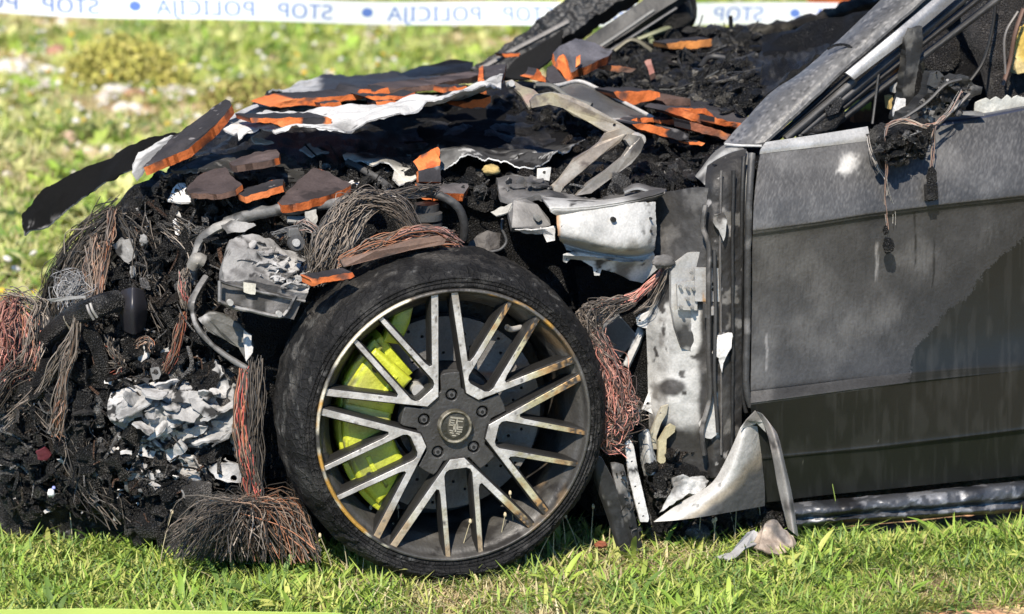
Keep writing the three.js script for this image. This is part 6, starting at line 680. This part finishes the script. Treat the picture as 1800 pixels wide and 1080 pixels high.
tileEdge('flat orange-brown sliver right of the propped tile', [[1055, 111], [1062, 114], [1090, 116], [1118, 121], [1112, 127], [1080, 126], [1062, 121]], 0.98, 0.06, { front: pat([0.42, 0.15, 0.06], [[0.13, 0.08, 0.06], 16, 0.5, 0.1]) });
tileFace('small brownish pink fragment standing in the dashboard debris', [[1133, 107, 1.0], [1144, 104, 1.0], [1151, 127, 0.94], [1142, 132, 0.94]], { face: pat([0.24, 0.11, 0.09], [[0.32, 0.17, 0.14], 20, 0.5, 0.1]), edge: UMBER });
tileEdge('ochre orange piece on top of the dashboard debris', [[1172, 77], [1195, 72], [1215, 72], [1250, 68], [1252, 80], [1225, 86], [1200, 87], [1176, 86]], 1.16, 0.08, { front: pat([0.56, 0.22, 0.06], [[0.4, 0.16, 0.05], 20, 0.5, 0.1]) });
tileEdge('orange tile block with a pointed lower edge behind the hinge', [[1078, 161], [1100, 160], [1150, 160], [1160, 163], [1161, 171], [1135, 179], [1112, 185], [1098, 178], [1085, 170]], 0.7, 0.1);
tileEdge('weathered brown tile edge right of the orange block', [[1170, 174], [1213, 173], [1213, 185], [1174, 187], [1165, 178]], 0.66, 0.12, { front: UMBER, top: UMBER });
tileFace('dark tile slab sloping down to the near pillar', [[1213, 176, 0.68], [1240, 178, 0.68], [1290, 196, 0.54], [1318, 206, 0.46], [1308, 218, 0.43], [1258, 208, 0.5], [1243, 192, 0.56], [1214, 188, 0.62]], { t: 0.013 });
tileEdge('bright orange diagonal strip on the pile by the near pillar', [[1168, 195], [1180, 188], [1200, 192], [1230, 202], [1255, 209], [1255, 222], [1230, 216], [1205, 208], [1180, 199]], 0.5, 0.1);
tileEdge('short bright orange chip on the diagonal strip', [[1190, 189], [1214, 190], [1241, 190], [1239, 199], [1226, 202], [1206, 197]], 0.53, 0.05);
tileEdge('narrow orange strip touching the near pillar', [[1256, 206], [1261, 208], [1285, 214], [1308, 217], [1301, 224], [1275, 222], [1257, 218]], 0.43, 0.08);
tileEdge('reddish brown bar sloping below the diagonal strip', [[1213, 214], [1225, 216], [1255, 226], [1286, 236], [1277, 246], [1250, 238], [1215, 228]], 0.42, 0.08, { front: pat([0.3, 0.11, 0.06], [[0.2, 0.1, 0.07], 14, 0.5, 0.1], [[0.5, 0.17, 0.06], 16, 0.6, 0.06]) });
tileEdge('small orange piece beside the hinge pivot', [[1098, 216], [1112, 210], [1121, 207], [1121, 217], [1104, 218]], 0.52, 0.05);
tileEdge('rounded orange piece between pivot and dark shield', [[1126, 208], [1134, 206], [1148, 207], [1150, 215], [1128, 216]], 0.54, 0.06);
tileEdge('orange sliver right of the rounded orange piece', [[1158, 210], [1182, 210], [1196, 216], [1200, 220], [1160, 217]], 0.56, 0.06);
tileEdge('orange and black split tile just behind the hinge pivot', [[1112, 219], [1130, 217], [1150, 221], [1172, 227], [1192, 228], [1211, 236], [1211, 247], [1190, 246], [1168, 240], [1140, 232], [1122, 227]], 0.44, 0.1, { dark: (x, y) => x > 1172 });
tileEdge('faint orange sliver lowest in the pile by the pillar', [[1212, 250], [1230, 249], [1240, 252], [1234, 257], [1214, 254]], 0.42, 0.05);
tileFace('flat dark tile with one orange end, below the leaning tile', [[402, 285, 0.46], [425, 274, 0.48], [455, 266, 0.48], [485, 262, 0.46], [491, 268, 0.42], [490, 278, 0.38], [450, 286, 0.37], [415, 292, 0.38]], { face: PLUM, edge: (x, y, z, px) => (px > 482 ? CLAY : UMBER)(x, y, z), t: 0.014 });
tileFace('rounded plum tile lying at the front corner', [[328, 333, 0.42], [334, 322, 0.44], [350, 308, 0.46], [372, 298, 0.47], [396, 293, 0.46], [404, 306, 0.42], [425, 324, 0.36], [412, 334, 0.34], [380, 341, 0.34], [348, 342, 0.36], [334, 340, 0.38]], { face: PLUM, edge: (x, y, z, px) => (px > 414 ? CLAY : UMBER)(x, y, z), t: 0.012 });
tileFace('narrow dark bar of tile with orange underside', [[417, 340, 0.36], [428, 332, 0.38], [460, 322, 0.38], [484, 316, 0.37], [498, 316, 0.36], [496, 326, 0.33], [460, 336, 0.32], [430, 346, 0.32]], { face: GLAZE, t: 0.014 });
tileFace('big dark trapezoid tile with an orange lower edge', [[487, 356, 0.32], [510, 330, 0.36], [551, 294, 0.42], [580, 304, 0.38], [616, 323, 0.32], [600, 334, 0.30], [560, 348, 0.28], [522, 358, 0.27], [495, 362, 0.28]], { face: PLUM, t: 0.018 });
tileFace('upright tile stub showing a bright orange break', [[726, 284, 0.4], [745, 270, 0.4], [770, 258, 0.4], [773, 262, 0.39], [773, 292, 0.38], [754, 296, 0.38], [736, 300, 0.38]], { face: CLAY, edge: GLAZE, t: 0.02, more: [plate([[735, 300, 0.37], [755, 296, 0.37], [774, 291, 0.37], [775, 320, 0.36], [736, 320, 0.36]], { t: 0.016, L: 0.012, rag: 0.6, col: GLAZE, edge: CLAY })] });
tileFace('grey tile with orange right rim below the upright stub', [[730, 324, 0.36], [750, 321, 0.38], [774, 322, 0.38], [822, 323, 0.37], [824, 328, 0.36], [815, 340, 0.33], [772, 340, 0.32], [745, 336, 0.33]], { face: pat([0.075, 0.07, 0.072], [[0.11, 0.1, 0.1], 12, 0.5, 0.12]), t: 0.017 });
tileEdge('thin orange piece stuck on top of the front tyre', [[545, 491], [570, 487], [618, 478], [622, 486], [600, 493], [560, 500], [548, 503]], 0.06, 0.06);
single('roof_tile', [blob([1056, 958, 0.06], [0.014, 0.008, 0.01], { detail: 2, amp: 0.4, col: [0.22, 0.07, 0.035], crease: 0.4 })], M.tile, 'small reddish chip on the grass behind the front tyre', 'roof tile');

part('charred_sheet', [plate([[300, 300, 0.5], [345, 285, 0.56], [390, 268, 0.6], [440, 258, 0.62], [500, 268, 0.58], [530, 290, 0.5], [540, 312, 0.44], [490, 322, 0.42], [440, 316, 0.46], [380, 300, 0.5], [340, 306, 0.5]], { t: 0.006, rag: 2, amp: 0.02, freq: 10, L: 0.012, seed: 15, col: pat([0.028, 0.028, 0.027], [[0.06, 0.059, 0.057], 12, 0.5, 0.12], [[0.012, 0.012, 0.012], 22, 0.56, 0.06], [[0.2, 0.198, 0.19], 60, 0.7, 0.03]) })], M.soot, car);
// ------------------------------------------------------------------ bent scrap on the grass
single('metal_scrap', [plate([[1334, 936, 0], [1352, 918, -0.005], [1366, 916, 0], [1378, 926, -0.01], [1396, 938, -0.02], [1402, 952, -0.03], [1394, 966, -0.05], [1372, 974, -0.06], [1340, 968, -0.05], [1326, 962, -0.03], [1322, 950, -0.01]], { t: 0.004, rag: 1.2, amp: 0.025, freq: 22, L: 0.008, col: pat([0.3, 0.24, 0.19], [[0.5, 0.4, 0.31], 30, 0.5, 0.1], [[0.16, 0.14, 0.125], 16, 0.56, 0.08]) }), plate([[1258, 978, -0.05], [1285, 970, -0.045], [1300, 952, -0.03], [1314, 936, -0.01], [1326, 932, 0], [1334, 938, 0], [1326, 952, -0.02], [1332, 956, -0.03], [1310, 964, -0.045], [1296, 978, -0.06], [1282, 984, -0.065]], { t: 0.004, rag: 0.8, amp: 0.012, L: 0.008, col: pat([0.36, 0.355, 0.35], [[0.52, 0.51, 0.5], 16, 0.5, 0.12]) })], M.soot, 'crumpled grey and rust-tinged metal scrap lying in the grass', 'metal scrap');

// ------------------------------------------------------------------ police tapes
{
  const c = document.createElement('canvas'); c.width = 2048; c.height = 128; const x = c.getContext('2d');
  x.fillStyle = '#f3f7fb'; x.fillRect(0, 0, 2048, 128); x.fillStyle = '#6485d2'; x.font = '106px sans-serif'; x.textBaseline = 'middle'; x.textAlign = 'left';
  const word = (w, at, wide) => { x.save(); x.translate(at, 68); x.scale(wide / x.measureText(w).width, 1); x.fillText(w, 0, 0); x.restore(); };
  for (const o of [0, 1024]) { word('STOP', o + 216, 250); word('POLICIJA', o + 557, 440); x.beginPath(); x.arc(o + 64, 62, 25, 0, 7); x.fill(); }
  const t = new THREE.CanvasTexture(c); t.colorSpace = THREE.SRGBColorSpace; t.wrapS = THREE.RepeatWrapping; t.anisotropy = 8;
  // spans the lawn from post to post, facing away from the viewer; it sags a little
  const way = new THREE.CatmullRomCurve3([[-260, -18], [0, 1], [300, 13], [600, 20], [850, 24], [1300, 25], [2050, 20]].map(([i, j]) => U(i, j, 3.6))), pos = [], uv = [], idx = [], n = 120, len = way.getLength(), H = 0.078;
  for (let i = 0; i <= n; i++) { const k = i / n, p = way.getPointAt(k); p.y += 0.003 * Math.sin(k * 31); p.z += 0.012 * Math.sin(k * 19); const lean = 0.008 * Math.sin(k * 23); pos.push(p.x, p.y + H / 2, p.z + lean, p.x, p.y - H / 2, p.z - lean); const u = -k * len / (H * 16) * 0.81 + 0.607; uv.push(u, 1, u, 0); if (i < n) { const q = 2 * i; idx.push(q, q + 1, q + 2, q + 2, q + 1, q + 3); } }
  const g = new THREE.BufferGeometry(); g.setAttribute('position', new THREE.Float32BufferAttribute(pos, 3)); g.setAttribute('uv', new THREE.Float32BufferAttribute(uv, 2)); g.setIndex(idx); g.computeVertexNormals();
  single('police_tape', g, new THREE.MeshPhysicalMaterial({ map: t, roughness: 0.5, transmission: 0.35, thickness: 0, side: THREE.DoubleSide }), 'white police tape with blue mirrored lettering strung behind the car', 'police tape');
  // a second one, yellow-green, low in front
  const y = loft([[[-80, 1073, -0.245], [150, 1071, -0.245], [330, 1074, -0.245], [470, 1076, -0.245], [600, 1078, -0.245]], [[-80, 1100, -0.23], [150, 1100, -0.23], [330, 1100, -0.23], [470, 1100, -0.23], [600, 1100, -0.23]]], { nu: 10, nv: 3, t: 0.0006, amp: 0.002, col: [0.62, 0.78, 0.2] });
  
  single('warning_tape', y, std({ vertexColors: true, roughness: 0.45 }), 'yellow-green tape lying along the nearest edge of the grass', 'warning tape');
}

// ------------------------------------------------------------------ grass
const G4 = new THREE.Matrix4(), GQ = new THREE.Quaternion(), GE = new THREE.Euler();
function tuft(n, h, spread, width, seed, lean = 0.9) {
  const q = rng(seed), pos = [], nor = [], idx = [];
  for (let i = 0; i < n; i++) {
    const a = q() * 6.283, r = spread * Math.sqrt(q()), bx = r * Math.cos(a), bz = r * Math.sin(a), d = a + (q() - 0.5) * 2, L = h * (0.45 + 0.75 * q()), k = lean * (0.15 + q()), w = width * (0.6 + 0.7 * q()), sx = -Math.sin(d) * w / 2, sz = Math.cos(d) * w / 2, o = pos.length / 3;
    for (let s = 0; s < 4; s++) { const t = s / 3, bend = k * t * t * L, y = L * t * (1 - 0.28 * k * t), f = s === 3 ? 0.08 : 1 - 0.25 * t; for (const e of [-1, 1]) { pos.push(bx + Math.cos(d) * bend + e * sx * f, y, bz + Math.sin(d) * bend + e * sz * f); const ny = 0.5 + k * t; nor.push(-Math.cos(d) * (1 - t * 0.5), ny, -Math.sin(d) * (1 - t * 0.5)); } if (s < 3) { const b = o + 2 * s; idx.push(b, b + 1, b + 2, b + 2, b + 1, b + 3); } }
  }
  const g = new THREE.BufferGeometry(); g.setAttribute('position', new THREE.Float32BufferAttribute(pos, 3)); g.setIndex(idx); g.computeVertexNormals(); return g;
}
function rosette(n, L, W, seed, rise = 0.5) {                         // broad leaves from one root
  const q = rng(seed), pos = [], idx = [];
  for (let i = 0; i < n; i++) {
    const d = i / n * 6.283 + q() * 0.7, l = L * (0.6 + 0.6 * q()), up = rise * (0.5 + q()), o = pos.length / 3, c = Math.cos(d), s = Math.sin(d), prof = [0.25, 0.55, 0.95, 1, 0.75, 0.08];
    prof.forEach((f, k) => { const t = k / 5, x = l * t * Math.cos(up * (1 - 0.6 * t)), y = l * Math.sin(up) * (t - 0.45 * t * t) * 1.5, w = W * f / 2, jag_ = 1 + 0.25 * (q() - 0.5); for (const e of [-1, 0, 1]) pos.push(c * x - s * e * w * jag_, y + (e ? 0.12 * w : -0.1 * w), s * x + c * e * w * jag_); if (k < 5) for (const e of [0, 1]) { const b = o + 3 * k + e; idx.push(b, b + 1, b + 3, b + 3, b + 1, b + 4); } });
  }
  const g = new THREE.BufferGeometry(); g.setAttribute('position', new THREE.Float32BufferAttribute(pos, 3)); g.setIndex(idx); g.computeVertexNormals(); return g;
}
const leafM = new THREE.MeshPhysicalMaterial({ color: 0xffffff, roughness: 0.62, transmission: 0.35, thickness: 0, side: THREE.DoubleSide });
const mat4 = (x, y, z, ry, tx, tz, s, sy) => { GE.set(tx, ry, tz); return new THREE.Matrix4().compose(new THREE.Vector3(x, y, z), new THREE.Quaternion().setFromEuler(GE), new THREE.Vector3(s, sy ?? s, s)); };
function scatter(name, geos, list, label) {                         // list of [matrix, colour, which geometry]
  const c = new THREE.Color();
  geos.forEach((g, k) => { const mine = list.filter(l => l[2] === k); if (!mine.length) return; const m = new THREE.InstancedMesh(g, leafM, mine.length); mine.forEach(([a, rgb], i) => { m.setMatrixAt(i, a); m.setColorAt(i, c.setRGB(...rgb)); }); shade(m); m.name = numbered(name); tag(m, label[k] ?? label[0], 'grass', null, 'stuff'); scene.add(m); });
}
const greens = [[0.15, 0.25, 0.022], [0.21, 0.32, 0.035], [0.28, 0.36, 0.055], [0.1, 0.18, 0.025], [0.35, 0.37, 0.09]], straws = [[0.48, 0.41, 0.2], [0.54, 0.48, 0.28], [0.38, 0.31, 0.16], [0.28, 0.2, 0.12]];
{
  const q = rng(4242), list = [], geos = [tuft(11, 0.045, 0.024, 0.0042, 1, 1.4), tuft(10, 0.042, 0.026, 0.0038, 2, 1.9), tuft(9, 0.055, 0.02, 0.005, 3, 1.1), tuft(12, 0.035, 0.03, 0.003, 4, 2.2), rosette(7, 0.045, 0.012, 5), rosette(6, 0.06, 0.011, 6, 0.8)];
  const tint = (a, f) => a.map(v => v * f);
  for (let i = 0; i < 20000; i++) {
    const x = mix(-1.35, 1.95, q()), z = mix(0.42, -0.75, q() ** 1.05); if (z < -0.35 && x > -0.4 && x < 0.4 || x > 0.72 && z < 0.03 || x > 0.4 && z < -0.16) continue;
    const dry = fbm(x * 3.2, z * 3.2, 5, 4), fresh = fbm(x * 2.2 + 9, z * 2.2, 8, 3), near = step(0.14, 0.3, z);
    const straw = q() < clamp(0.2 + 2.6 * (dry - 0.5) + 0.35 * near, 0.06, 0.75); let kind = straw ? (q() < 0.75 ? 3 : 1) : q() < 0.1 + 0.1 * fresh ? (q() < 0.7 ? 4 : 5) : Math.floor(q() * 3);
    if (near > 0.5 && q() < 0.35) kind = 3;
    const pal = straw ? straws[Math.floor(q() * 4)] : greens[Math.floor(q() ** 0.9 * 5)], s = (0.62 + 0.6 * q()) * (1 + 0.35 * (fresh - 0.5)) * (near ? 0.85 : 1.02);
    list.push([mat4(x, groundAt(x, z) - 0.003, z, q() * 6.28, (q() - 0.5) * 0.5, (q() - 0.5) * 0.5, s), tint(pal, 0.82 + 0.55 * q()), kind]);
  }
  for (let i = 0; i < 7000; i++) { const side = q() < 0.45, x = side ? mix(-2.3, -1.3, q()) : mix(-2.6, -0.72, q()), z = side ? mix(0.42, -0.75, q()) : mix(-0.7, -2.2, q()), straw = q() < 0.25; if (!side && x > -0.95 && z > -1.7) continue; list.push([mat4(x, groundAt(x, z) - 0.003, z, q() * 6.28, (q() - 0.5) * 0.5, (q() - 0.5) * 0.5, 0.7 + 0.7 * q()), tint((straw ? straws : greens)[Math.floor(q() * 4)], 0.95 + 0.6 * q()), straw ? 3 : Math.floor(q() * 3)]); }
  // taller blades against the sill, the scrap and the wheel
  for (let i = 0; i < 420; i++) { const x = mix(0.72, 1.9, q()), z = 0.12 * q() + 0.02; list.push([mat4(x, groundAt(x, z), z, q() * 6.28, 0, 0, 0.7 + 0.4 * q()), tint(greens[Math.floor(q() * 5)], 0.8 + 0.5 * q()), [2, 2, 2, 4][Math.floor(q() * 4)]]); }
  for (const [px, py] of [[1435, 935], [1445, 930], [1490, 940], [1495, 950], [1410, 930], [815, 1000], [855, 990], [850, 1000], [680, 1010], [200, 930], [240, 930], [60, 915]]) { const p = onH(px, py, 0); for (let k = 0; k < 5; k++) list.push([mat4(p.x + (q() - 0.5) * 0.03, groundAt(p.x, p.z), p.z + (q() - 0.5) * 0.03, q() * 6.28, 0, 0, 0.9 + 0.5 * q()), tint(greens[1 + Math.floor(q() * 3)], 1 + 0.3 * q()), k % 2 ? 2 : 0]); }
  scatter('grass', geos, list, ['short green lawn grass around the car, straw between the blades', 'matted lawn grass in front of the car', 'upright lawn blades in front of the car', 'dry straw-coloured thatch at the lawn edge', 'small broad-leaved weeds in the lawn', 'long broad-leaved weeds in the lawn']);
}
const bareSpots = [[20, 105, 0.3], [75, 150, 0.35], [215, 168, 0.3], [300, 165, 0.2], [95, 80, 0.3], [212, 146, 0.32], [440, 185, 0.24], [150, 262, 0.18], [60, 320, 0.2], [640, 70, 0.3], [820, 55, 0.5], [420, 100, 0.2]].map(([px, py, r]) => { const p = onH(px, py, 0); return [p.x, p.z, r]; });
{ // lawn behind
  const q = rng(777), list = [], geos = [tuft(16, 0.075, 0.08, 0.008, 21, 1.5), tuft(12, 0.14, 0.06, 0.009, 22, 0.9), rosette(8, 0.12, 0.035, 23), tuft(16, 0.06, 0.09, 0.006, 24, 2)];
  for (let i = 0; i < 80000; i++) {
    const t = q(), z = -(2.1 + 17 * t ** 0.9), lim = EYE.z - z, cx = EYE.x + Math.tan(YAW) * lim, x = cx + (q() - 0.5) * lim * 0.64; if (z > -2.3 && x > -0.3) continue;
    const bare_ = fbm(x * 0.75, z * 0.75, 12, 4), dry = fbm(x * 1.3 + 4, z * 1.3, 30, 4), lush = fbm(x * 0.35, z * 0.35, 50, 3);
    if (bare_ > 0.54 && q() < 0.8 * step(0.54, 0.6, bare_)) continue;
    if (bareSpots.some(([u, v, r]) => ((x - u) / r) ** 2 + ((z - v) / (r * 1.6)) ** 2 < 0.6 + 0.9 * (fbm(x * 5, z * 5, 3, 3)))) { if (q() < 0.72) continue; }
    const straw = q() < clamp(0.34 + 2.6 * (dry - 0.5), 0.1, 0.85), pal = straw ? straws[Math.floor(q() * 3)] : q() < 0.3 ? [0.4, 0.4, 0.16] : greens[1 + Math.floor(q() * 4)], k = straw ? 3 : q() < 0.2 ? 2 : q() < 0.1 + 0.8 * (lush - 0.45) ? 1 : 0, s = 0.5 + 0.6 * q(), f = (0.95 + 0.55 * q()) * (1 + 0.5 * (lush - 0.5));
    list.push([mat4(x, groundAt(x, z) - 0.004, z, q() * 6.28, (q() - 0.5) * 0.4, (q() - 0.5) * 0.4, s), pal.map(v => v * f), k]);
  }
  scatter('lawn', geos, list, ['rough green lawn stretching away behind the car', 'taller tufts on the lawn behind the car', 'broad-leaved weeds on the lawn behind the car', 'dry low grass on the lawn behind the car']);
  // small white and yellow flowers
  const fl = [], fg = (() => { const g = new THREE.SphereGeometry(0.5, 6, 4); g.scale(1, 0.5, 1); return g; })();
  for (let i = 0; i < 2600; i++) { const z = -(2.5 + 13 * q()), lim = EYE.z - z, x = EYE.x + Math.tan(YAW) * lim + (q() - 0.5) * lim * 0.5; if (fbm(x * 0.6 + 20, z * 0.6, 3, 3) < 0.5) continue; const y = q() < 0.22; fl.push([mat4(x, groundAt(x, z) + 0.05 + 0.08 * q(), z, 0, q() - 0.5, q() - 0.5, 0.014 + 0.022 * q()), y ? [0.7, 0.48, 0.04] : [0.75, 0.72, 0.66], 0]); }
  const st = [], sg = new THREE.IcosahedronGeometry(0.5, 1);
  for (let i = 0; i < 1100; i++) { const z = -(4 + 9 * q()), lim = EYE.z - z, x = EYE.x + Math.tan(YAW) * lim + (q() - 0.62) * lim * 0.42; if (fbm(x * 0.75, z * 0.75, 12, 4) < 0.52 && !bareSpots.some(([u, v, r]) => ((x - u) / r) ** 2 + ((z - v) / (r * 1.6)) ** 2 < 1)) continue; const s = 0.025 + 0.06 * q() ** 3, k = q(); st.push([mat4(x, groundAt(x, z) + s * 0.15, z, q() * 6, q(), q(), s, s * 0.6), k < 0.75 ? [0.5, 0.46, 0.4] : k < 0.85 ? [0.36, 0.25, 0.18] : [0.7, 0.68, 0.64], 0]); }
  { const m = new THREE.InstancedMesh(sg, std({ roughness: 0.9 }), st.length), c = new THREE.Color(); st.forEach(([a, k], i) => { m.setMatrixAt(i, a); m.setColorAt(i, c.setRGB(...k)); }); shade(m); m.name = 'pebbles'; tag(m, 'pale and reddish pebbles on the bare patches of the lawn', 'pebbles', null, 'stuff'); scene.add(m); }
  scatter('lawn_flowers', [fg], fl, ['tiny white and yellow flowers dotted over the lawn']);
}
// ------------------------------------------------------------------ stalks, shrub, stones, tile stack
const stalkM = std({ vertexColors: true, roughness: 0.7 });
function stalk(px, py, lean, h, col, head, label, group, name, cat_) {
  const p = onH(px, py, 0), y0 = groundAt(p.x, p.z), P = V3(p.x, y0, p.z), T = V3(p.x + lean, y0 + h, p.z + lean * 0.3), mid = P.clone().lerp(T, 0.5); mid.x -= lean * 0.12;
  const t = thing(name, label, cat_, group, [P.x, P.y, P.z]), loc = v => v.clone().sub(P);
  part('stem', tubeV([loc(P), loc(mid), loc(T)], k => 0.0012 * (1.2 - 0.4 * k), { seg: 10, rad: 5, col }), stalkM, t);
  part('seed_head', blobV(loc(T), head.s, { amp: 0.3, detail: 2, col: head.c }), stalkM, t);
}
const H_ = { s: [0.0034, 0.0055, 0.0034], c: [0.4, 0.34, 0.22] };
for (const [px, py, lean, h] of [[614, 1010, -0.015, 0.09], [590, 1005, -0.03, 0.07], [635, 1006, 0.02, 0.13], [674, 1005, -0.06, 0.1], [682, 1000, -0.005, 0.105], [692, 1004, 0.0, 0.09], [705, 1004, -0.005, 0.13], [740, 1004, -0.09, 0.11], [800, 1004, 0.03, 0.1], [870, 1000, 0.02, 0.11], [910, 995, -0.015, 0.15], [935, 990, 0.05, 0.08], [972, 985, 0.002, 0.075], [996, 965, -0.012, 0.095], [1020, 960, -0.03, 0.06], [1038, 960, 0.005, 0.08], [1070, 960, 0.004, 0.06], [1228, 950, 0.008, 0.12], [1254, 955, 0.004, 0.05], [1262, 950, -0.01, 0.04], [1296, 940, -0.025, 0.08], [1292, 945, 0.002, 0.06], [1340, 935, -0.012, 0.09], [238, 945, 0.0, 0.12], [298, 962, -0.01, 0.17], [278, 985, 0.03, 0.1], [128, 950, -0.01, 0.14], [40, 935, -0.02, 0.12]]) stalk(px, py, lean, h + 0.035, [0.34, 0.3, 0.19], H_, 'thin dry plantain stalk with a small pale seed head', 'dry stalks standing before the wheel and sill', 'dry_stalk', 'plant stalk');
stalk(1478, 928, -0.025, 0.155, [0.2, 0.27, 0.06], { s: [0.005, 0.018, 0.005], c: [0.36, 0.4, 0.08] }, 'tall fresh green stalk with a long yellowish spike before the door', undefined, 'green_stalk', 'plant stalk');
stalk(318, 150, 0, 0.55, [0.3, 0.4, 0.09], { s: [0.02, 0.1, 0.02], c: [0.33, 0.42, 0.1] }, 'tall thin weed standing alone on the lawn right of the round shrub', undefined, 'green_stalk', 'plant stalk');
{ // round yellowish shrub and a brown one
  const bush = (px, py, w, R, cols, label, seed) => {
    const p = onH(px, py, 0), t = thing('low_shrub', label, 'shrub', undefined, [p.x, groundAt(p.x, p.z), p.z]), q = rng(seed), pos = [], col = [];
    for (let i = 0; i < 5200; i++) {
      let v = V3(q() * 2 - 1, q(), q() * 2 - 1); if (v.length() > 1) { i--; continue; } const n = 1 + 0.5 * (fbm(v.x * 2.4 + seed, v.y * 2.4, v.z * 2.4, 3) - 0.5); v.multiplyScalar(n / Math.max(v.length(), 0.3) * (0.6 + 0.4 * q()) * v.length() ** 0.35); v.set(v.x * R[0], v.y * R[1], v.z * R[2]);
      const s = 0.018 + 0.016 * q(), a = V3(q() - 0.5, q() - 0.3, q() - 0.5).normalize().multiplyScalar(s), b = V3(q() - 0.5, q() - 0.5, q() - 0.5).normalize().multiplyScalar(s * 0.4), k = cols[Math.floor(q() * cols.length)], f = 0.7 + 0.6 * q();
      for (const e of [v.clone().sub(b), v.clone().add(b), v.clone().add(a)]) { pos.push(e.x, e.y, e.z); col.push(k[0] * f, k[1] * f, k[2] * f); }
    }
    const g = new THREE.BufferGeometry(); g.setAttribute('position', new THREE.Float32BufferAttribute(pos, 3)); g.setAttribute('color', new THREE.Float32BufferAttribute(col, 3)); g.computeVertexNormals();
    part('crown', g, std({ vertexColors: true, roughness: 0.8, side: THREE.DoubleSide }), t);
    part('stem', [0, 1, 2, 3].map(k => tubeV([V3(0, 0, 0), V3((q() - 0.5) * R[0] * 0.5, R[1] * 0.3, (q() - 0.5) * R[2] * 0.5), V3((q() - 0.5) * R[0], R[1] * 0.7, (q() - 0.5) * R[2])], 0.006, { col: [0.14, 0.1, 0.06], rad: 5 })), stalkM, t);
  };
  bush(212, 142, 0, [0.34, 0.26, 0.24], [[0.4, 0.37, 0.08], [0.46, 0.41, 0.12], [0.3, 0.3, 0.06]], 'round yellow-green cushion shrub on the lawn behind the bonnet edge', 5);
  bush(440, 178, 0, [0.24, 0.16, 0.18], [[0.3, 0.24, 0.08], [0.36, 0.32, 0.1], [0.24, 0.26, 0.05]], 'brownish low shrub behind the white bonnet sheet', 8);
}
for (const [px, py, s, label] of [[20, 122, 0.075, 'white rounded stone at the left edge of the lawn'], [80, 125, 0.05, 'small grey stone right of the white rounded stone'], [205, 158, 0.06, 'pale stone just below the yellow-green shrub'], [235, 160, 0.045, 'reddish stone beside the pale stone under the shrub'], [185, 168, 0.05, 'flat whitish stone left below the shrub'], [80, 162, 0.055, 'beige stone halfway between shrub and left edge'], [305, 155, 0.05, 'bluish grey stone by the tall thin weed'], [100, 90, 0.06, 'reddish clod left above the shrub']]) { const p = onH(px, py, 0); single('stone', [blobV(V3(p.x, groundAt(p.x, p.z) + s * 0.25, p.z), [s * 1.2, s * 0.75, s], { amp: 0.3, detail: 3, seed: px, col: label.includes('reddish') ? [0.36, 0.19, 0.13] : label.includes('white') || label.includes('pale') ? [0.6, 0.57, 0.52] : [0.42, 0.38, 0.33] })], M.ash, label, 'stone', 'stones on the lawn'); }
{ // stack of clay tiles beyond the lawn
  const p = onH(1425, 62, 0), t = thing('tile_stack', 'stack of orange clay tiles standing on the lawn behind the windscreen opening', 'tile stack', undefined, [p.x, groundAt(p.x, p.z), p.z]), q = rng(91);
  for (let j = 0; j < 16; j++) for (let i = 0; i < 3; i++) part('tile', boxV(V3(0.2 + i * 0.33 + (q() - 0.5) * 0.01, 0.02 + j * 0.032, (q() - 0.5) * 0.02), [0.32, 0.028, 0.3], { col: CLAY, r: 0.005 }), M.tile, t);
}
renderer.render(scene, camera);
